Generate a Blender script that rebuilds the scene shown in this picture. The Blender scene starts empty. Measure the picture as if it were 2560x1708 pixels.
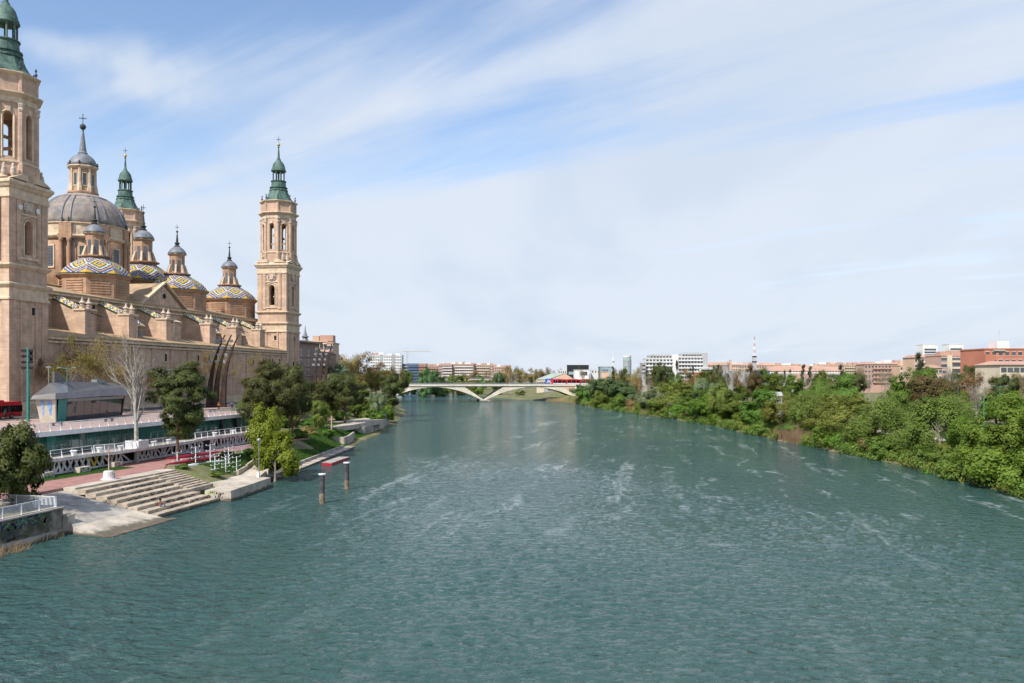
import bpy, math, random
import numpy as np
from mathutils import Vector, Matrix

sc = bpy.context.scene
COL = sc.collection
rnd = random.Random(7)

# ---------------------------------------------------------------- camera
# world frame: +Y follows the long side of the basilica (upstream), +X to the north bank, Z up, water at 0
CAM_H, FOC = 16.0, 2100.0 / 2560.0
YAW = math.atan(360.0 / 2100.0)
cd = bpy.data.cameras.new('camera')
cd.sensor_width = 36.0
cd.lens = 36.0 * FOC
cd.shift_y = 86.0 / 2560.0
cd.clip_start = 0.5
cd.clip_end = 20000
cam = bpy.data.objects.new('camera', cd)
cam.location = (0, 0, CAM_H)
cam.rotation_euler = (math.radians(90), 0, YAW)
COL.objects.link(cam)
sc.camera = cam

# ---------------------------------------------------------------- sky and sun
SUN_EL = math.radians(46)
SUN_AZ = math.atan2(-0.40, -0.92)          # measured from +Y towards +X
w = bpy.data.worlds.new('World'); sc.world = w; w.use_nodes = True
nt = w.node_tree; nt.nodes.clear()
def N(t, typ, **kw):
    n = t.nodes.new(typ)
    for k, v in kw.items():
        if k.startswith('i_'):
            n.inputs[k[2:].replace('_', ' ')].default_value = v
        else:
            setattr(n, k, v)
    return n
def MA(t, op, a, b=None, clamp=False):
    n = t.nodes.new('ShaderNodeMath'); n.operation = op; n.use_clamp = clamp
    for i, x in enumerate((a, b)):
        if x is None: continue
        if isinstance(x, (int, float)): n.inputs[i].default_value = x
        else: t.links.new(x, n.inputs[i])
    return n.outputs[0]
def MR(t, x, a, b, c, d, smooth=True):
    n = t.nodes.new('ShaderNodeMapRange'); n.interpolation_type = 'SMOOTHSTEP' if smooth else 'LINEAR'
    t.links.new(x, n.inputs[0])
    for i, q in zip((1, 2, 3, 4), (a, b, c, d)): n.inputs[i].default_value = q
    return n.outputs[0]
def MIX(t, fac, a, b):
    n = t.nodes.new('ShaderNodeMix'); n.data_type = 'RGBA'
    for s, x in ((n.inputs[0], fac), (n.inputs[6], a), (n.inputs[7], b)):
        if isinstance(x, (int, float)): s.default_value = x
        elif isinstance(x, tuple): s.default_value = x if len(x) == 4 else (*x, 1)
        else: t.links.new(x, s)
    return n.outputs[2]
sky = N(nt, 'ShaderNodeTexSky', sky_type='NISHITA', sun_disc=False, sun_elevation=SUN_EL, sun_rotation=SUN_AZ,
        altitude=200, air_density=1.0, dust_density=0.6, ozone_density=3.0)
tc = N(nt, 'ShaderNodeTexCoord')
sep = N(nt, 'ShaderNodeSeparateXYZ'); nt.links.new(tc.outputs['Generated'], sep.inputs[0])
zz = MA(nt, 'ADD', MA(nt, 'MAXIMUM', sep.outputs[2], 0.0), 0.10)
comb = N(nt, 'ShaderNodeCombineXYZ')
nt.links.new(MA(nt, 'DIVIDE', sep.outputs[0], zz), comb.inputs[0])
nt.links.new(MA(nt, 'DIVIDE', sep.outputs[1], zz), comb.inputs[1])
def cl_noise(rot, sx, sy, off, scale, detail, rough, dist=0.0):
    mp = N(nt, 'ShaderNodeMapping'); mp.vector_type = 'TEXTURE'
    mp.inputs['Rotation'].default_value = (0, 0, math.radians(rot))
    mp.inputs['Scale'].default_value = (sx, sy, 1)
    mp.inputs['Location'].default_value = off
    nt.links.new(comb.outputs[0], mp.inputs[0])
    n = N(nt, 'ShaderNodeTexNoise'); n.inputs['Scale'].default_value = scale
    n.inputs['Detail'].default_value = detail; n.inputs['Roughness'].default_value = rough
    n.inputs['Distortion'].default_value = dist
    nt.links.new(mp.outputs[0], n.inputs['Vector'])
    return n.outputs[0]
big = cl_noise(158, 2.0, 0.8, (3.1, 1.7, 0), 0.62, 3, 0.5, 0.4)
wisp = cl_noise(152, 2.9, 0.62, (0.4, 5.2, 0), 1.25, 6, 0.56, 0.5)
lens = cl_noise(96, 2.4, 0.8, (7.3, 2.2, 0), 0.9, 4, 0.5, 0.2)
def sky_dir(u, v):
    d = Vector(((u - 1280.0) / 2100.0, 1.0, (940.0 - v) / 2100.0)).normalized()
    return Vector((d.x * math.cos(YAW) - d.y * math.sin(YAW), d.x * math.sin(YAW) + d.y * math.cos(YAW), d.z))
wv_ = N(nt, 'ShaderNodeVectorMath', operation='MULTIPLY_ADD')       # ragged edges for the openings in the veil
nz_ = N(nt, 'ShaderNodeTexNoise'); nz_.inputs['Scale'].default_value = 5.0; nz_.inputs['Detail'].default_value = 4; nt.links.new(tc.outputs['Generated'], nz_.inputs['Vector'])
wv_.inputs[1].default_value = (0.22, 0.22, 0.12); nt.links.new(nz_.outputs['Color'], wv_.inputs[0]); nt.links.new(tc.outputs['Generated'], wv_.inputs[2])
low = MR(nt, sep.outputs[2], 0.02, 0.30, 0.30, 0.0)
cov = MA(nt, 'ADD', MA(nt, 'ADD', big, MA(nt, 'MULTIPLY', MA(nt, 'SUBTRACT', wisp, 0.5), 1.0)), low)
def patch(u, v, wide, amt):
    global cov
    dp = N(nt, 'ShaderNodeVectorMath', operation='DISTANCE'); nt.links.new(wv_.outputs[0], dp.inputs[0]); dp.inputs[1].default_value = sky_dir(u, v) + Vector((0.11, 0.11, 0.06))
    cov = MA(nt, 'ADD', cov, MR(nt, dp.outputs['Value'], 0.0, wide, amt, 0.0))
patch(520, 60, 0.36, -0.22); patch(1080, 20, 0.34, -0.17); patch(1500, -60, 0.3, -0.14)
patch(2150, 250, 0.55, 0.16); patch(1700, 560, 0.45, 0.10); patch(760, 480, 0.3, 0.12)
for u, v in ((110, 60), (190, 105), (275, 145), (370, 185), (450, 215)): patch(u, v, 0.05, 0.22)
for u, v in ((1680, 685), (1850, 672), (2020, 655), (2200, 640), (2380, 615), (2540, 598)): patch(u, v, 0.085, -0.075)
patch(1300, 400, 0.36, 0.15); patch(620, 330, 0.25, 0.08)
mask = MR(nt, cov, 0.24, 0.74, 0.06, 0.97)
thin = MR(nt, lens, 0.44, 0.66, 1.0, 0.45)
ccol = MIX(nt, thin, (0.42, 0.495, 0.60), (0.53, 0.58, 0.66))
bgA = N(nt, 'ShaderNodeBackground'); nt.links.new(sky.outputs[0], bgA.inputs[0]); bgA.inputs[1].default_value = 0.14
bgB = N(nt, 'ShaderNodeBackground'); nt.links.new(ccol, bgB.inputs[0]); bgB.inputs[1].default_value = 1.0
mx = N(nt, 'ShaderNodeMixShader'); nt.links.new(mask, mx.inputs[0])
nt.links.new(bgA.outputs[0], mx.inputs[1]); nt.links.new(bgB.outputs[0], mx.inputs[2])
wo = N(nt, 'ShaderNodeOutputWorld'); nt.links.new(mx.outputs[0], wo.inputs[0])

sl = bpy.data.lights.new('sun', 'SUN'); sl.energy = 4.2; sl.angle = math.radians(1.2); sl.color = (1.0, 0.94, 0.85)
so = bpy.data.objects.new('sun', sl); COL.objects.link(so)
sdir = Vector((math.sin(SUN_AZ) * math.cos(SUN_EL), math.cos(SUN_AZ) * math.cos(SUN_EL), math.sin(SUN_EL)))
so.rotation_euler = (-sdir).to_track_quat('-Z', 'Y').to_euler()
so.location = sdir * 300

vs = sc.view_settings; vs.view_transform = 'Standard'; vs.look = 'None'; vs.exposure = 0.50; vs.gamma = 1.0
vs.use_curve_mapping = False
sc.render.engine = 'CYCLES'
sc.cycles.max_bounces = 4; sc.cycles.diffuse_bounces = 3; sc.cycles.glossy_bounces = 2
sc.cycles.transmission_bounces = 4; sc.cycles.transparent_max_bounces = 6
sc.cycles.caustics_reflective = False; sc.cycles.caustics_refractive = False
sc.cycles.use_denoising = True
sc.cycles.sample_clamp_direct = 3.0; sc.cycles.sample_clamp_indirect = 3.0

# ---------------------------------------------------------------- helpers
ORG = {}
def link(o, parent=None):
    COL.objects.link(o)
    if parent is not None: o.parent = parent
    return o
def tag(o, label=None, cat=None, group=None, kind=None):
    for k, v in (('label', label), ('category', cat), ('group', group), ('kind', kind)):
        if v: o[k] = v
    return o
def thing(name, loc, label, cat, group=None, rz=0.0):
    o = bpy.data.objects.new(name, None); o.empty_display_size = 0.3
    o.location = loc; o.rotation_euler = (0, 0, rz); link(o)
    ORG[o.name] = Vector(loc)
    return tag(o, label, cat, group)
def inst(name, mesh, parent, loc, rz=0.0, scale=(1, 1, 1), rot=None):
    """an object that shares a mesh; loc in world metres"""
    o = bpy.data.objects.new(name, mesh)
    base = ORG[parent.name] if parent is not None else Vector((0, 0, 0))
    o.location = Vector(loc) - base
    o.rotation_euler = rot if rot else (0, 0, rz)
    o.scale = scale
    link(o, parent); ORG[o.name] = Vector(loc)
    return o
def copy_tree(o, parent=None):
    c = o.copy(); COL.objects.link(c); c.parent = parent
    ORG[c.name] = ORG.get(o.name, Vector((0, 0, 0))).copy()
    for ch in list(o.children): copy_tree(ch, c)
    return c
def np_mesh(name, V, Q, mats, smooth=False, mi=None):
    V = np.asarray(V, np.float32); Q = np.asarray(Q, np.int32)
    k = Q.shape[1]
    me = bpy.data.meshes.new(name)
    me.vertices.add(len(V)); me.vertices.foreach_set('co', V.ravel())
    me.loops.add(Q.size); me.loops.foreach_set('vertex_index', Q.ravel())
    me.polygons.add(len(Q))
    me.polygons.foreach_set('loop_start', np.arange(0, Q.size, k, dtype=np.int32))
    try: me.polygons.foreach_set('loop_total', np.full(len(Q), k, np.int32))
    except Exception: pass
    if mi is not None: me.polygons.foreach_set('material_index', np.asarray(mi, np.int32))
    if smooth: me.polygons.foreach_set('use_smooth', np.ones(len(Q), bool))
    me.update(calc_edges=True)
    for m in (mats if isinstance(mats, (list, tuple)) else [mats]): me.materials.append(m)
    return me
class MB:
    def __init__(s): s.v = []; s.f = []; s.m = []; s.uv = None
    def add(s, V, Fs, m=0):
        b = len(s.v); s.v.extend(tuple(p) for p in V)
        for f in Fs: s.f.append(tuple(b + i for i in f)); s.m.append(m)
        return s
    def box(s, x0, x1, y0, y1, z0, z1, m=0):
        if x0 > x1: x0, x1 = x1, x0
        if y0 > y1: y0, y1 = y1, y0
        return s.add([(x0,y0,z0),(x1,y0,z0),(x1,y1,z0),(x0,y1,z0),(x0,y0,z1),(x1,y0,z1),(x1,y1,z1),(x0,y1,z1)],
                     [(0,3,2,1),(4,5,6,7),(0,1,5,4),(1,2,6,5),(2,3,7,6),(3,0,4,7)], m)
    def obox(s, p, q, wid, z0, z1, m=0):
        """box whose axis runs from p to q in plan"""
        p = Vector((p[0], p[1], 0)); q = Vector((q[0], q[1], 0)); d = (q - p).normalized(); n = Vector((-d.y, d.x, 0)) * wid / 2
        c = [p - n, q - n, q + n, p + n]
        return s.prism([(a.x, a.y) for a in c], z0, z1, m)
    def prism(s, poly, z0, z1, m=0, top=None):
        n = len(poly); t = top or poly
        V = [(x, y, z0) for x, y in poly] + [(x, y, z1) for x, y in t]
        F = [tuple(range(n - 1, -1, -1)), tuple(range(n, 2 * n))] + [(i, (i + 1) % n, n + (i + 1) % n, n + i) for i in range(n)]
        return s.add(V, F, m)
    def prism3(s, bot, top, m=0):
        n = len(bot)
        F = [tuple(range(n - 1, -1, -1)), tuple(range(n, 2 * n))] + [(i, (i + 1) % n, n + (i + 1) % n, n + i) for i in range(n)]
        return s.add(list(bot) + list(top), F, m)
    def lathe(s, cx, cy, prof, n, phase=0.0, m=0, ap=False):
        k = 1.0 / math.cos(math.pi / n) if ap else 1.0
        V = []; F = []
        for r, z in prof:
            for i in range(n):
                a = phase + 2 * math.pi * i / n
                V.append((cx + r * k * math.cos(a), cy + r * k * math.sin(a), z))
        for j in range(len(prof) - 1):
            for i in range(n):
                F.append((j * n + i, j * n + (i + 1) % n, (j + 1) * n + (i + 1) % n, (j + 1) * n + i))
        F.append(tuple(range(n - 1, -1, -1))); F.append(tuple(range((len(prof) - 1) * n, len(prof) * n)))
        return s.add(V, F, m)
    def tube(s, pts, rad, n=6, m=0, cap=True):
        pts = [Vector(p) for p in pts]
        if isinstance(rad, (int, float)): rad = [rad] * len(pts)
        V = []; F = []
        for i, p in enumerate(pts):
            d = (pts[min(i + 1, len(pts) - 1)] - pts[max(i - 1, 0)])
            d = d.normalized() if d.length > 1e-9 else Vector((0, 0, 1))
            u = d.cross(Vector((0, 0, 1)) if abs(d.z) < 0.9 else Vector((1, 0, 0))).normalized(); v = d.cross(u)
            for j in range(n):
                a = 2 * math.pi * j / n
                V.append(tuple(p + (u * math.cos(a) + v * math.sin(a)) * rad[i]))
        for i in range(len(pts) - 1):
            for j in range(n):
                F.append((i * n + j, i * n + (j + 1) % n, (i + 1) * n + (j + 1) % n, (i + 1) * n + j))
        if cap: F.append(tuple(range(n - 1, -1, -1))); F.append(tuple(range((len(pts) - 1) * n, len(pts) * n)))
        return s.add(V, F, m)
    def arch(s, o, xd, wid, z0, z1, t, ow, a0, a1, m=0, n=8, cap=True):
        """wall panel with a round-headed opening; o = plan centre of its outer face, xd = plan direction, outward normal = xd rotated -90 deg"""
        xd = Vector((xd[0], xd[1], 0)).normalized(); nd = Vector((xd.y, -xd.x, 0)); o = Vector((o[0], o[1], 0))
        r = ow / 2
        ar = [(-r, a0), (-r, a1)] + [(-r * math.cos(math.pi * i / n), a1 + r * math.sin(math.pi * i / n)) for i in range(1, n)] + [(r, a1), (r, a0)]
        k = len(ar)
        outer = [(-wid/2, a0), (-wid/2, a1)] + [(-wid/2 + wid * i / n, z1) for i in range(1, n)] + [(wid/2, a1), (wid/2, a0)]
        outer[2] = (-wid/2, z1) if n > 2 else outer[2]; outer[n] = (wid/2, z1)
        def P(x, z, d): q = o + xd * x + nd * d; return (q.x, q.y, z)
        V = []
        for d in (0, -t):
            V += [P(x, z, d) for x, z in ar] + [P(x, z, d) for x, z in outer] + [P(-wid/2, z0, d), P(wid/2, z0, d)]
        h = 2 * k + 2; F = []
        for base, fl in ((0, False), (h, True)):
            for i in range(k - 1):
                q = (base + i, base + i + 1, base + k + i + 1, base + k + i); F.append(q if fl else q[::-1])
            q = (base + 2 * k, base + 2 * k + 1, base + 2 * k - 1, base + k - 1, base, base + k); F.append(q[::-1] if fl else q)
        for i in range(k - 1): F.append((i, h + i, h + i + 1, i + 1))
        F.append((k - 1, h + k - 1, h, 0))
        F.append((2*k, h + 2*k, h + 2*k + 1, 2*k + 1))
        for i in range(k - 1): F.append((k + i, k + i + 1, h + k + i + 1, h + k + i))
        F.append((k, h + k, h + 2*k, 2*k)); F.append((2*k - 1, 2*k + 1, h + 2*k + 1, h + 2*k - 1))
        return s.add(V, F, m)
    def mesh(s, name, mats, org=(0, 0, 0), smooth=False):
        me = bpy.data.meshes.new(name)
        ox, oy, oz = org
        me.from_pydata([(x - ox, y - oy, z - oz) for x, y, z in s.v], [], s.f)
        mats = mats if isinstance(mats, (list, tuple)) else [mats]
        for mm in mats: me.materials.append(mm)
        if any(s.m): me.polygons.foreach_set('material_index', s.m)
        if smooth: me.polygons.foreach_set('use_smooth', [True] * len(s.f))
        if s.uv:
            u = me.uv_layers.new(name='UVMap'); u.data.foreach_set('uv', [c for p in s.uv for c in p])
        me.update(); return me
    def build(s, name, mats, parent=None, loc=None, smooth=False):
        if parent is not None: org = ORG[parent.name]
        elif loc is not None: org = Vector(loc)
        else:
            a = np.array(s.v); org = Vector(((a[:,0].min() + a[:,0].max()) / 2, (a[:,1].min() + a[:,1].max()) / 2, a[:,2].min()))
        me = s.mesh(name, mats, org, smooth)
        o = bpy.data.objects.new(name, me)
        if parent is None: o.location = org
        link(o, parent); ORG[o.name] = Vector(org)
        return o
    def struct(s, name, mats, **kw): return tag(s.build(name, mats, **kw), kind='structure')
def at(u, z, h=0.0):
    """survey helper: ground position of a bearing u at distance z"""
    l = (u - 1280.0) / 2100.0 * z
    return Vector((-math.sin(YAW) * z + math.cos(YAW) * l, math.cos(YAW) * z + math.sin(YAW) * l, h))
def hz(v, z): return CAM_H + (940.0 - v) / 2100.0 * z

# ---------------------------------------------------------------- materials
MATS = {}
def mk(name, col, rough=0.8, var=0.18, scale=0.6, col2=None, bump=0.0, bscale=8.0, metal=0.0, streak=0.0, island=0.0, spec=0.3, stain=None, stain_amt=0.5, stain_scale=0.3, stain_lo=0.52, stain_hi=0.68, wave=None, wet=0.0, course=0.0):
    m = bpy.data.materials.new(name); m.use_nodes = True; t = m.node_tree
    b = t.nodes['Principled BSDF']; b.inputs['Roughness'].default_value = rough; b.inputs['Metallic'].default_value = metal
    b.inputs['Specular IOR Level'].default_value = spec
    g = N(t, 'ShaderNodeNewGeometry'); pos = g.outputs['Position']
    n1 = N(t, 'ShaderNodeTexNoise'); n1.inputs['Scale'].default_value = scale; n1.inputs['Detail'].default_value = 6; n1.inputs['Roughness'].default_value = 0.65
    t.links.new(pos, n1.inputs['Vector'])
    c2 = col2 or tuple(c * (1 - 1.6 * var) for c in col); c1 = tuple(min(1, c * (1 + var)) for c in col)
    out = MIX(t, MR(t, n1.outputs[0], 0.32, 0.70, 0, 1), c2, c1)
    if streak:
        mp = N(t, 'ShaderNodeMapping'); mp.inputs['Scale'].default_value = (1.3, 1.3, 0.10); t.links.new(pos, mp.inputs[0])
        n2 = N(t, 'ShaderNodeTexNoise'); n2.inputs['Scale'].default_value = 1.0; n2.inputs['Detail'].default_value = 4
        t.links.new(mp.outputs[0], n2.inputs['Vector'])
        out = MIX(t, MR(t, n2.outputs[0], 0.45, 0.75, 0, streak), out, tuple(c * 0.45 for c in col))
    if course:                                          # uneven brick courses
        mp = N(t, 'ShaderNodeMapping'); mp.inputs['Scale'].default_value = (0.35, 0.35, 3.2); t.links.new(pos, mp.inputs[0])
        n5 = N(t, 'ShaderNodeTexNoise'); n5.inputs['Scale'].default_value = 1.0; n5.inputs['Detail'].default_value = 5; n5.inputs['Roughness'].default_value = 0.75; t.links.new(mp.outputs[0], n5.inputs['Vector'])
        out = MIX(t, MR(t, n5.outputs[0], 0.42, 0.66, 0, course), out, tuple(c * 0.5 for c in col))
    if stain:
        n3 = N(t, 'ShaderNodeTexNoise'); n3.inputs['Scale'].default_value = stain_scale; n3.inputs['Detail'].default_value = 8; n3.inputs['Roughness'].default_value = 0.7
        t.links.new(pos, n3.inputs['Vector'])
        out = MIX(t, MR(t, n3.outputs[0], stain_lo, stain_hi, 0, stain_amt), out, stain)
    if wet:                                             # algae and silt left by the river's own level
        sz_ = N(t, 'ShaderNodeSeparateXYZ'); t.links.new(pos, sz_.inputs[0])
        hh_ = MA(t, 'ADD', sz_.outputs[2], MA(t, 'MULTIPLY', MA(t, 'SUBTRACT', n1.outputs[0], 0.5), 0.9))
        out = MIX(t, MR(t, hh_, wet * 0.35, wet, 0.85, 0.0), out, (0.07, 0.062, 0.04))
    if island:
        hs = N(t, 'ShaderNodeHueSaturation'); t.links.new(out, hs.inputs['Color'])
        t.links.new(MA(t, 'ADD', MA(t, 'MULTIPLY', g.outputs['Random Per Island'], 2 * island), 1 - island), hs.inputs['Value'])
        out = hs.outputs[0]
    t.links.new(out, b.inputs['Base Color'])
    hgt = None
    if wave:
        wv = N(t, 'ShaderNodeTexWave', bands_direction=wave[0]); wv.inputs['Scale'].default_value = wave[1]; wv.inputs['Distortion'].default_value = 0.3
        t.links.new(pos, wv.inputs['Vector']); hgt = wv.outputs[0]
        bp = N(t, 'ShaderNodeBump'); bp.inputs['Strength'].default_value = wave[2]; bp.inputs['Distance'].default_value = 0.12
        t.links.new(hgt, bp.inputs['Height']); t.links.new(bp.outputs[0], b.inputs['Normal'])
    elif bump:
        n4 = N(t, 'ShaderNodeTexNoise'); n4.inputs['Scale'].default_value = bscale; n4.inputs['Detail'].default_value = 4
        t.links.new(pos, n4.inputs['Vector'])
        bp = N(t, 'ShaderNodeBump'); bp.inputs['Strength'].default_value = bump; bp.inputs['Distance'].default_value = 0.1
        t.links.new(n4.outputs[0], bp.inputs['Height']); t.links.new(bp.outputs[0], b.inputs['Normal'])
    MATS[name] = m
    return m
def leafmat(name, c_dark, c_light, trans=0.35, rough=0.6):
    m = bpy.data.materials.new(name); m.use_nodes = True; t = m.node_tree; t.nodes.clear()
    g = N(t, 'ShaderNodeNewGeometry'); oi = N(t, 'ShaderNodeObjectInfo')
    n = N(t, 'ShaderNodeTexNoise'); n.inputs['Scale'].default_value = 0.45; n.inputs['Detail'].default_value = 2; t.links.new(g.outputs['Position'], n.inputs['Vector'])
    f = MA(t, 'ADD', MA(t, 'MULTIPLY', g.outputs['Random Per Island'], 0.55), MA(t, 'SUBTRACT', MA(t, 'MULTIPLY', n.outputs[0], 1.1), 0.35), True)
    c = MIX(t, f, c_dark, c_light)
    hs = N(t, 'ShaderNodeHueSaturation'); t.links.new(c, hs.inputs['Color'])
    t.links.new(MA(t, 'ADD', MA(t, 'MULTIPLY', oi.outputs['Random'], 0.05), 0.475), hs.inputs['Hue'])
    t.links.new(MA(t, 'ADD', MA(t, 'MULTIPLY', oi.outputs['Random'], 0.35), 0.82), hs.inputs['Value'])
    d = N(t, 'ShaderNodeBsdfPrincipled'); d.inputs['Roughness'].default_value = rough; d.inputs['Specular IOR Level'].default_value = 0.25
    t.links.new(hs.outputs[0], d.inputs['Base Color'])
    tr = N(t, 'ShaderNodeBsdfTranslucent'); t.links.new(hs.outputs[0], tr.inputs[0])
    mxs = N(t, 'ShaderNodeMixShader'); mxs.inputs[0].default_value = trans
    t.links.new(d.outputs[0], mxs.inputs[1]); t.links.new(tr.outputs[0], mxs.inputs[2])
    o = N(t, 'ShaderNodeOutputMaterial'); t.links.new(mxs.outputs[0], o.inputs[0])
    MATS[name] = m
    return m
def glassmat(name, col, rough=0.08, spec=0.6):
    return mk(name, col, rough=rough, var=0.25, scale=0.15, spec=spec)

brick = mk('brick wall', (0.56, 0.395, 0.29), 0.9, 0.15, 0.35, course=0.42, streak=0.45, bump=0.25, bscale=5, stain=(0.39, 0.265, 0.19), stain_amt=0.45, stain_scale=0.12)
brick_red = mk('red drum brick', (0.45, 0.285, 0.19), 0.9, 0.16, 0.5, course=0.4, streak=0.4, bump=0.2, bscale=5, stain=(0.20, 0.12, 0.08), stain_amt=0.6, stain_scale=0.25)
trim = mk('stone trim', (0.62, 0.485, 0.35), 0.85, 0.12, 0.7, streak=0.30, stain=(0.24, 0.18, 0.14), stain_amt=0.5, stain_scale=0.5)
trim_pale = mk('pale stone', (0.56, 0.46, 0.38), 0.85, 0.12, 0.9, streak=0.25, stain=(0.30, 0.24, 0.2), stain_amt=0.5)
rooftan = mk('tan roof tile', (0.46, 0.335, 0.21), 0.9, 0.14, 0.5, wave=('Y', 5.0, 0.5), stain=(0.30, 0.22, 0.15), stain_amt=0.5, stain_scale=0.2)
roofslate = mk('grey scale slate', (0.27, 0.225, 0.195), 0.8, 0.2, 0.45, col2=(0.17, 0.155, 0.155), wave=('Z', 2.2, 0.35), stain=(0.33, 0.26, 0.20), stain_amt=0.5, stain_scale=0.6)
lead = mk('lead sheet', (0.17, 0.185, 0.21), 0.55, 0.2, 0.8, streak=0.2, spec=0.5)
copper = mk('green copper', (0.085, 0.15, 0.122), 0.65, 0.22, 0.6, col2=(0.035, 0.075, 0.066), streak=0.6, spec=0.4)
copper_dark = mk('dark bronze', (0.05, 0.055, 0.05), 0.6, 0.3, 1.0)
gold = mk('gilt', (0.75, 0.5, 0.16), 0.35, 0.1, 1.0, metal=0.8)
ironm = mk('dark iron', (0.03, 0.03, 0.032), 0.5, 0.2, 1.0)
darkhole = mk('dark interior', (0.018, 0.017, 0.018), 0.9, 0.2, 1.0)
winglass = glassmat('grey window glass', (0.10, 0.115, 0.125), 0.12)
white = mk('white paint', (0.74, 0.75, 0.77), 0.5, 0.07, 0.8, streak=0.12)
whitew = mk('weathered white paint', (0.62, 0.60, 0.60), 0.7, 0.14, 0.9, streak=0.2, stain=(0.35, 0.27, 0.25), stain_amt=0.5, stain_scale=0.8)
concrete = mk('pale concrete', (0.47, 0.415, 0.345), 0.9, wet=0.42, var=0.15, scale=0.5, bump=0.2, bscale=3, stain=(0.24, 0.20, 0.17), stain_amt=0.65, stain_scale=0.45)
concrete_grey = mk('grey concrete', (0.36, 0.33, 0.30), 0.9, wet=0.42, var=0.18, scale=0.5, bump=0.2, bscale=3, stain=(0.14, 0.125, 0.12), stain_amt=0.75, stain_scale=0.35)
# ---------------------------------------------------------------- terrain, river, paving
XL = np.array([(-100,-58),(60,-58.5),(76,-58.5),(110,-56),(120,-58),(132,-59.5),(152,-62.5),(178,-66.5),(195,-71),(222,-75),(246,-81),(270,-86),(350,-106),(430,-134),(499,-160),(600,-205),(700,-262),(859,-335),(1000,-430),(1050,-460)], float)
XR = np.array([(-100,52),(100,50),(122,48.4),(140,45.5),(156,45),(177,40),(206,33.4),(232,27.3),(276,20),(311,8.6),(358,-6.6),(376,-14),(431,-32),(493,-46),(540,-72),(570,-96),(600,-116),(690,-152),(859,-220),(1000,-330),(1050,-430)], float)
def xl(y): return np.interp(y, XL[:,0], XL[:,1])
def xr(y): return np.interp(y, XR[:,0], XR[:,1])
def sst(a, b, x):
    t = np.clip((x - a) / (b - a), 0, 1); return t * t * (3 - 2 * t)
def ground(x, y):
    x = np.asarray(x, float); y = np.asarray(y, float)
    wob = 1.2 * np.sin(y * 0.21 + 0.6 * np.sin(y * 0.07)) + 0.7 * np.sin(y * 0.53 + 1.0)
    dr = x - xr(y) + wob * np.clip((y - 100) / 60, 0, 1) * 0.8
    hr = -1.6 + 1.9 * sst(-2.5, 0.8, dr) + 3.2 * sst(0.6, 7.5, dr) + 1.6 * sst(30, 80, dr) + 1.0 * sst(120, 400, dr)
    hr = np.where((y > 525) & (y < 760), -1.6 + 1.9 * sst(-2, 1, dr) + 1.6 * sst(1, 16, dr) + 3.0 * sst(22, 60, dr), hr)
    dl = xl(y) - x
    near = -1.6 + 4.5 * sst(0.6, 9.5, -58.3 - x) + 5.35 * (x < -82.2)
    near = np.where(y < 75.8, np.where(x < -60.2, 2.45, -1.6) + 5.9 * (x < -82.2), near)
    mid = -1.6 + 1.85 * sst(-1.2, 0.3, dl) + 2.85 * sst(0.8, 8.5, dl) + 5.35 * (x < -82.2)
    far = -1.6 + 1.9 * sst(-1.5, 0.2, dl) + 3.0 * sst(1.8, 8.5, dl) + 5.1 * sst(np.interp(y, [178, 230, 285], [22, 15, 4]), np.interp(y, [178, 230, 285], [31, 23, 12]), dl)
    k = sst(158, 178, y)
    hl = np.where(y < 106, near, mid * (1 - k) + far * k)
    dz = 0.18 * np.sin(x * 0.31 + y * 0.17) * np.sin(y * 0.23 - x * 0.11)
    h = np.where(x > (xl(y) + xr(y)) / 2, hr, hl)
    h = h + np.where(h > 0.6, dz * np.clip((h - 0.6), 0, 1) * (x > -40), 0)
    closed = sst(985, 1045, y)
    return h * (1 - closed) + 5.0 * closed
xs = np.concatenate([np.linspace(-5000, -400, 24), np.arange(-390, -130, 10.0), np.arange(-130, -92, 2.0), np.arange(-92, -52, 0.5), np.arange(-52, -30, 2.0), np.arange(-30, 70, 1.0), np.arange(70, 120, 3.0), np.arange(120, 420, 15.0), np.linspace(430, 5000, 24)])
ys = np.concatenate([np.arange(-100, 40, 10.0), np.arange(40, 300, 1.25), np.arange(300, 620, 4.0), np.arange(620, 1100, 10.0), np.linspace(1120, 9000, 26)])
GX, GY = np.meshgrid(xs, ys)
GZ = ground(GX, GY)
ny, nx = GX.shape
idx = np.arange(nx * ny).reshape(ny, nx)
Q = np.stack([idx[:-1,:-1].ravel(), idx[:-1,1:].ravel(), idx[1:,1:].ravel(), idx[1:,:-1].ravel()], 1)
soil = mk('bank soil and grass', (0.085, 0.125, 0.035), 0.95, 0.25, 0.35, col2=(0.13, 0.105, 0.06), bump=0.5, bscale=2.5, stain=(0.24, 0.19, 0.125), stain_amt=0.8, stain_scale=0.09, stain_lo=0.5, stain_hi=0.6)
te = bpy.data.objects.new('terrain', np_mesh('terrain', np.stack([GX, GY, GZ], -1).reshape(-1, 3), Q, soil, smooth=True)); link(te)
tag(te, kind='structure')
ORG['terrain'] = Vector((0, 0, 0))
def gz(x, y): return float(ground(x, y))

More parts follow.
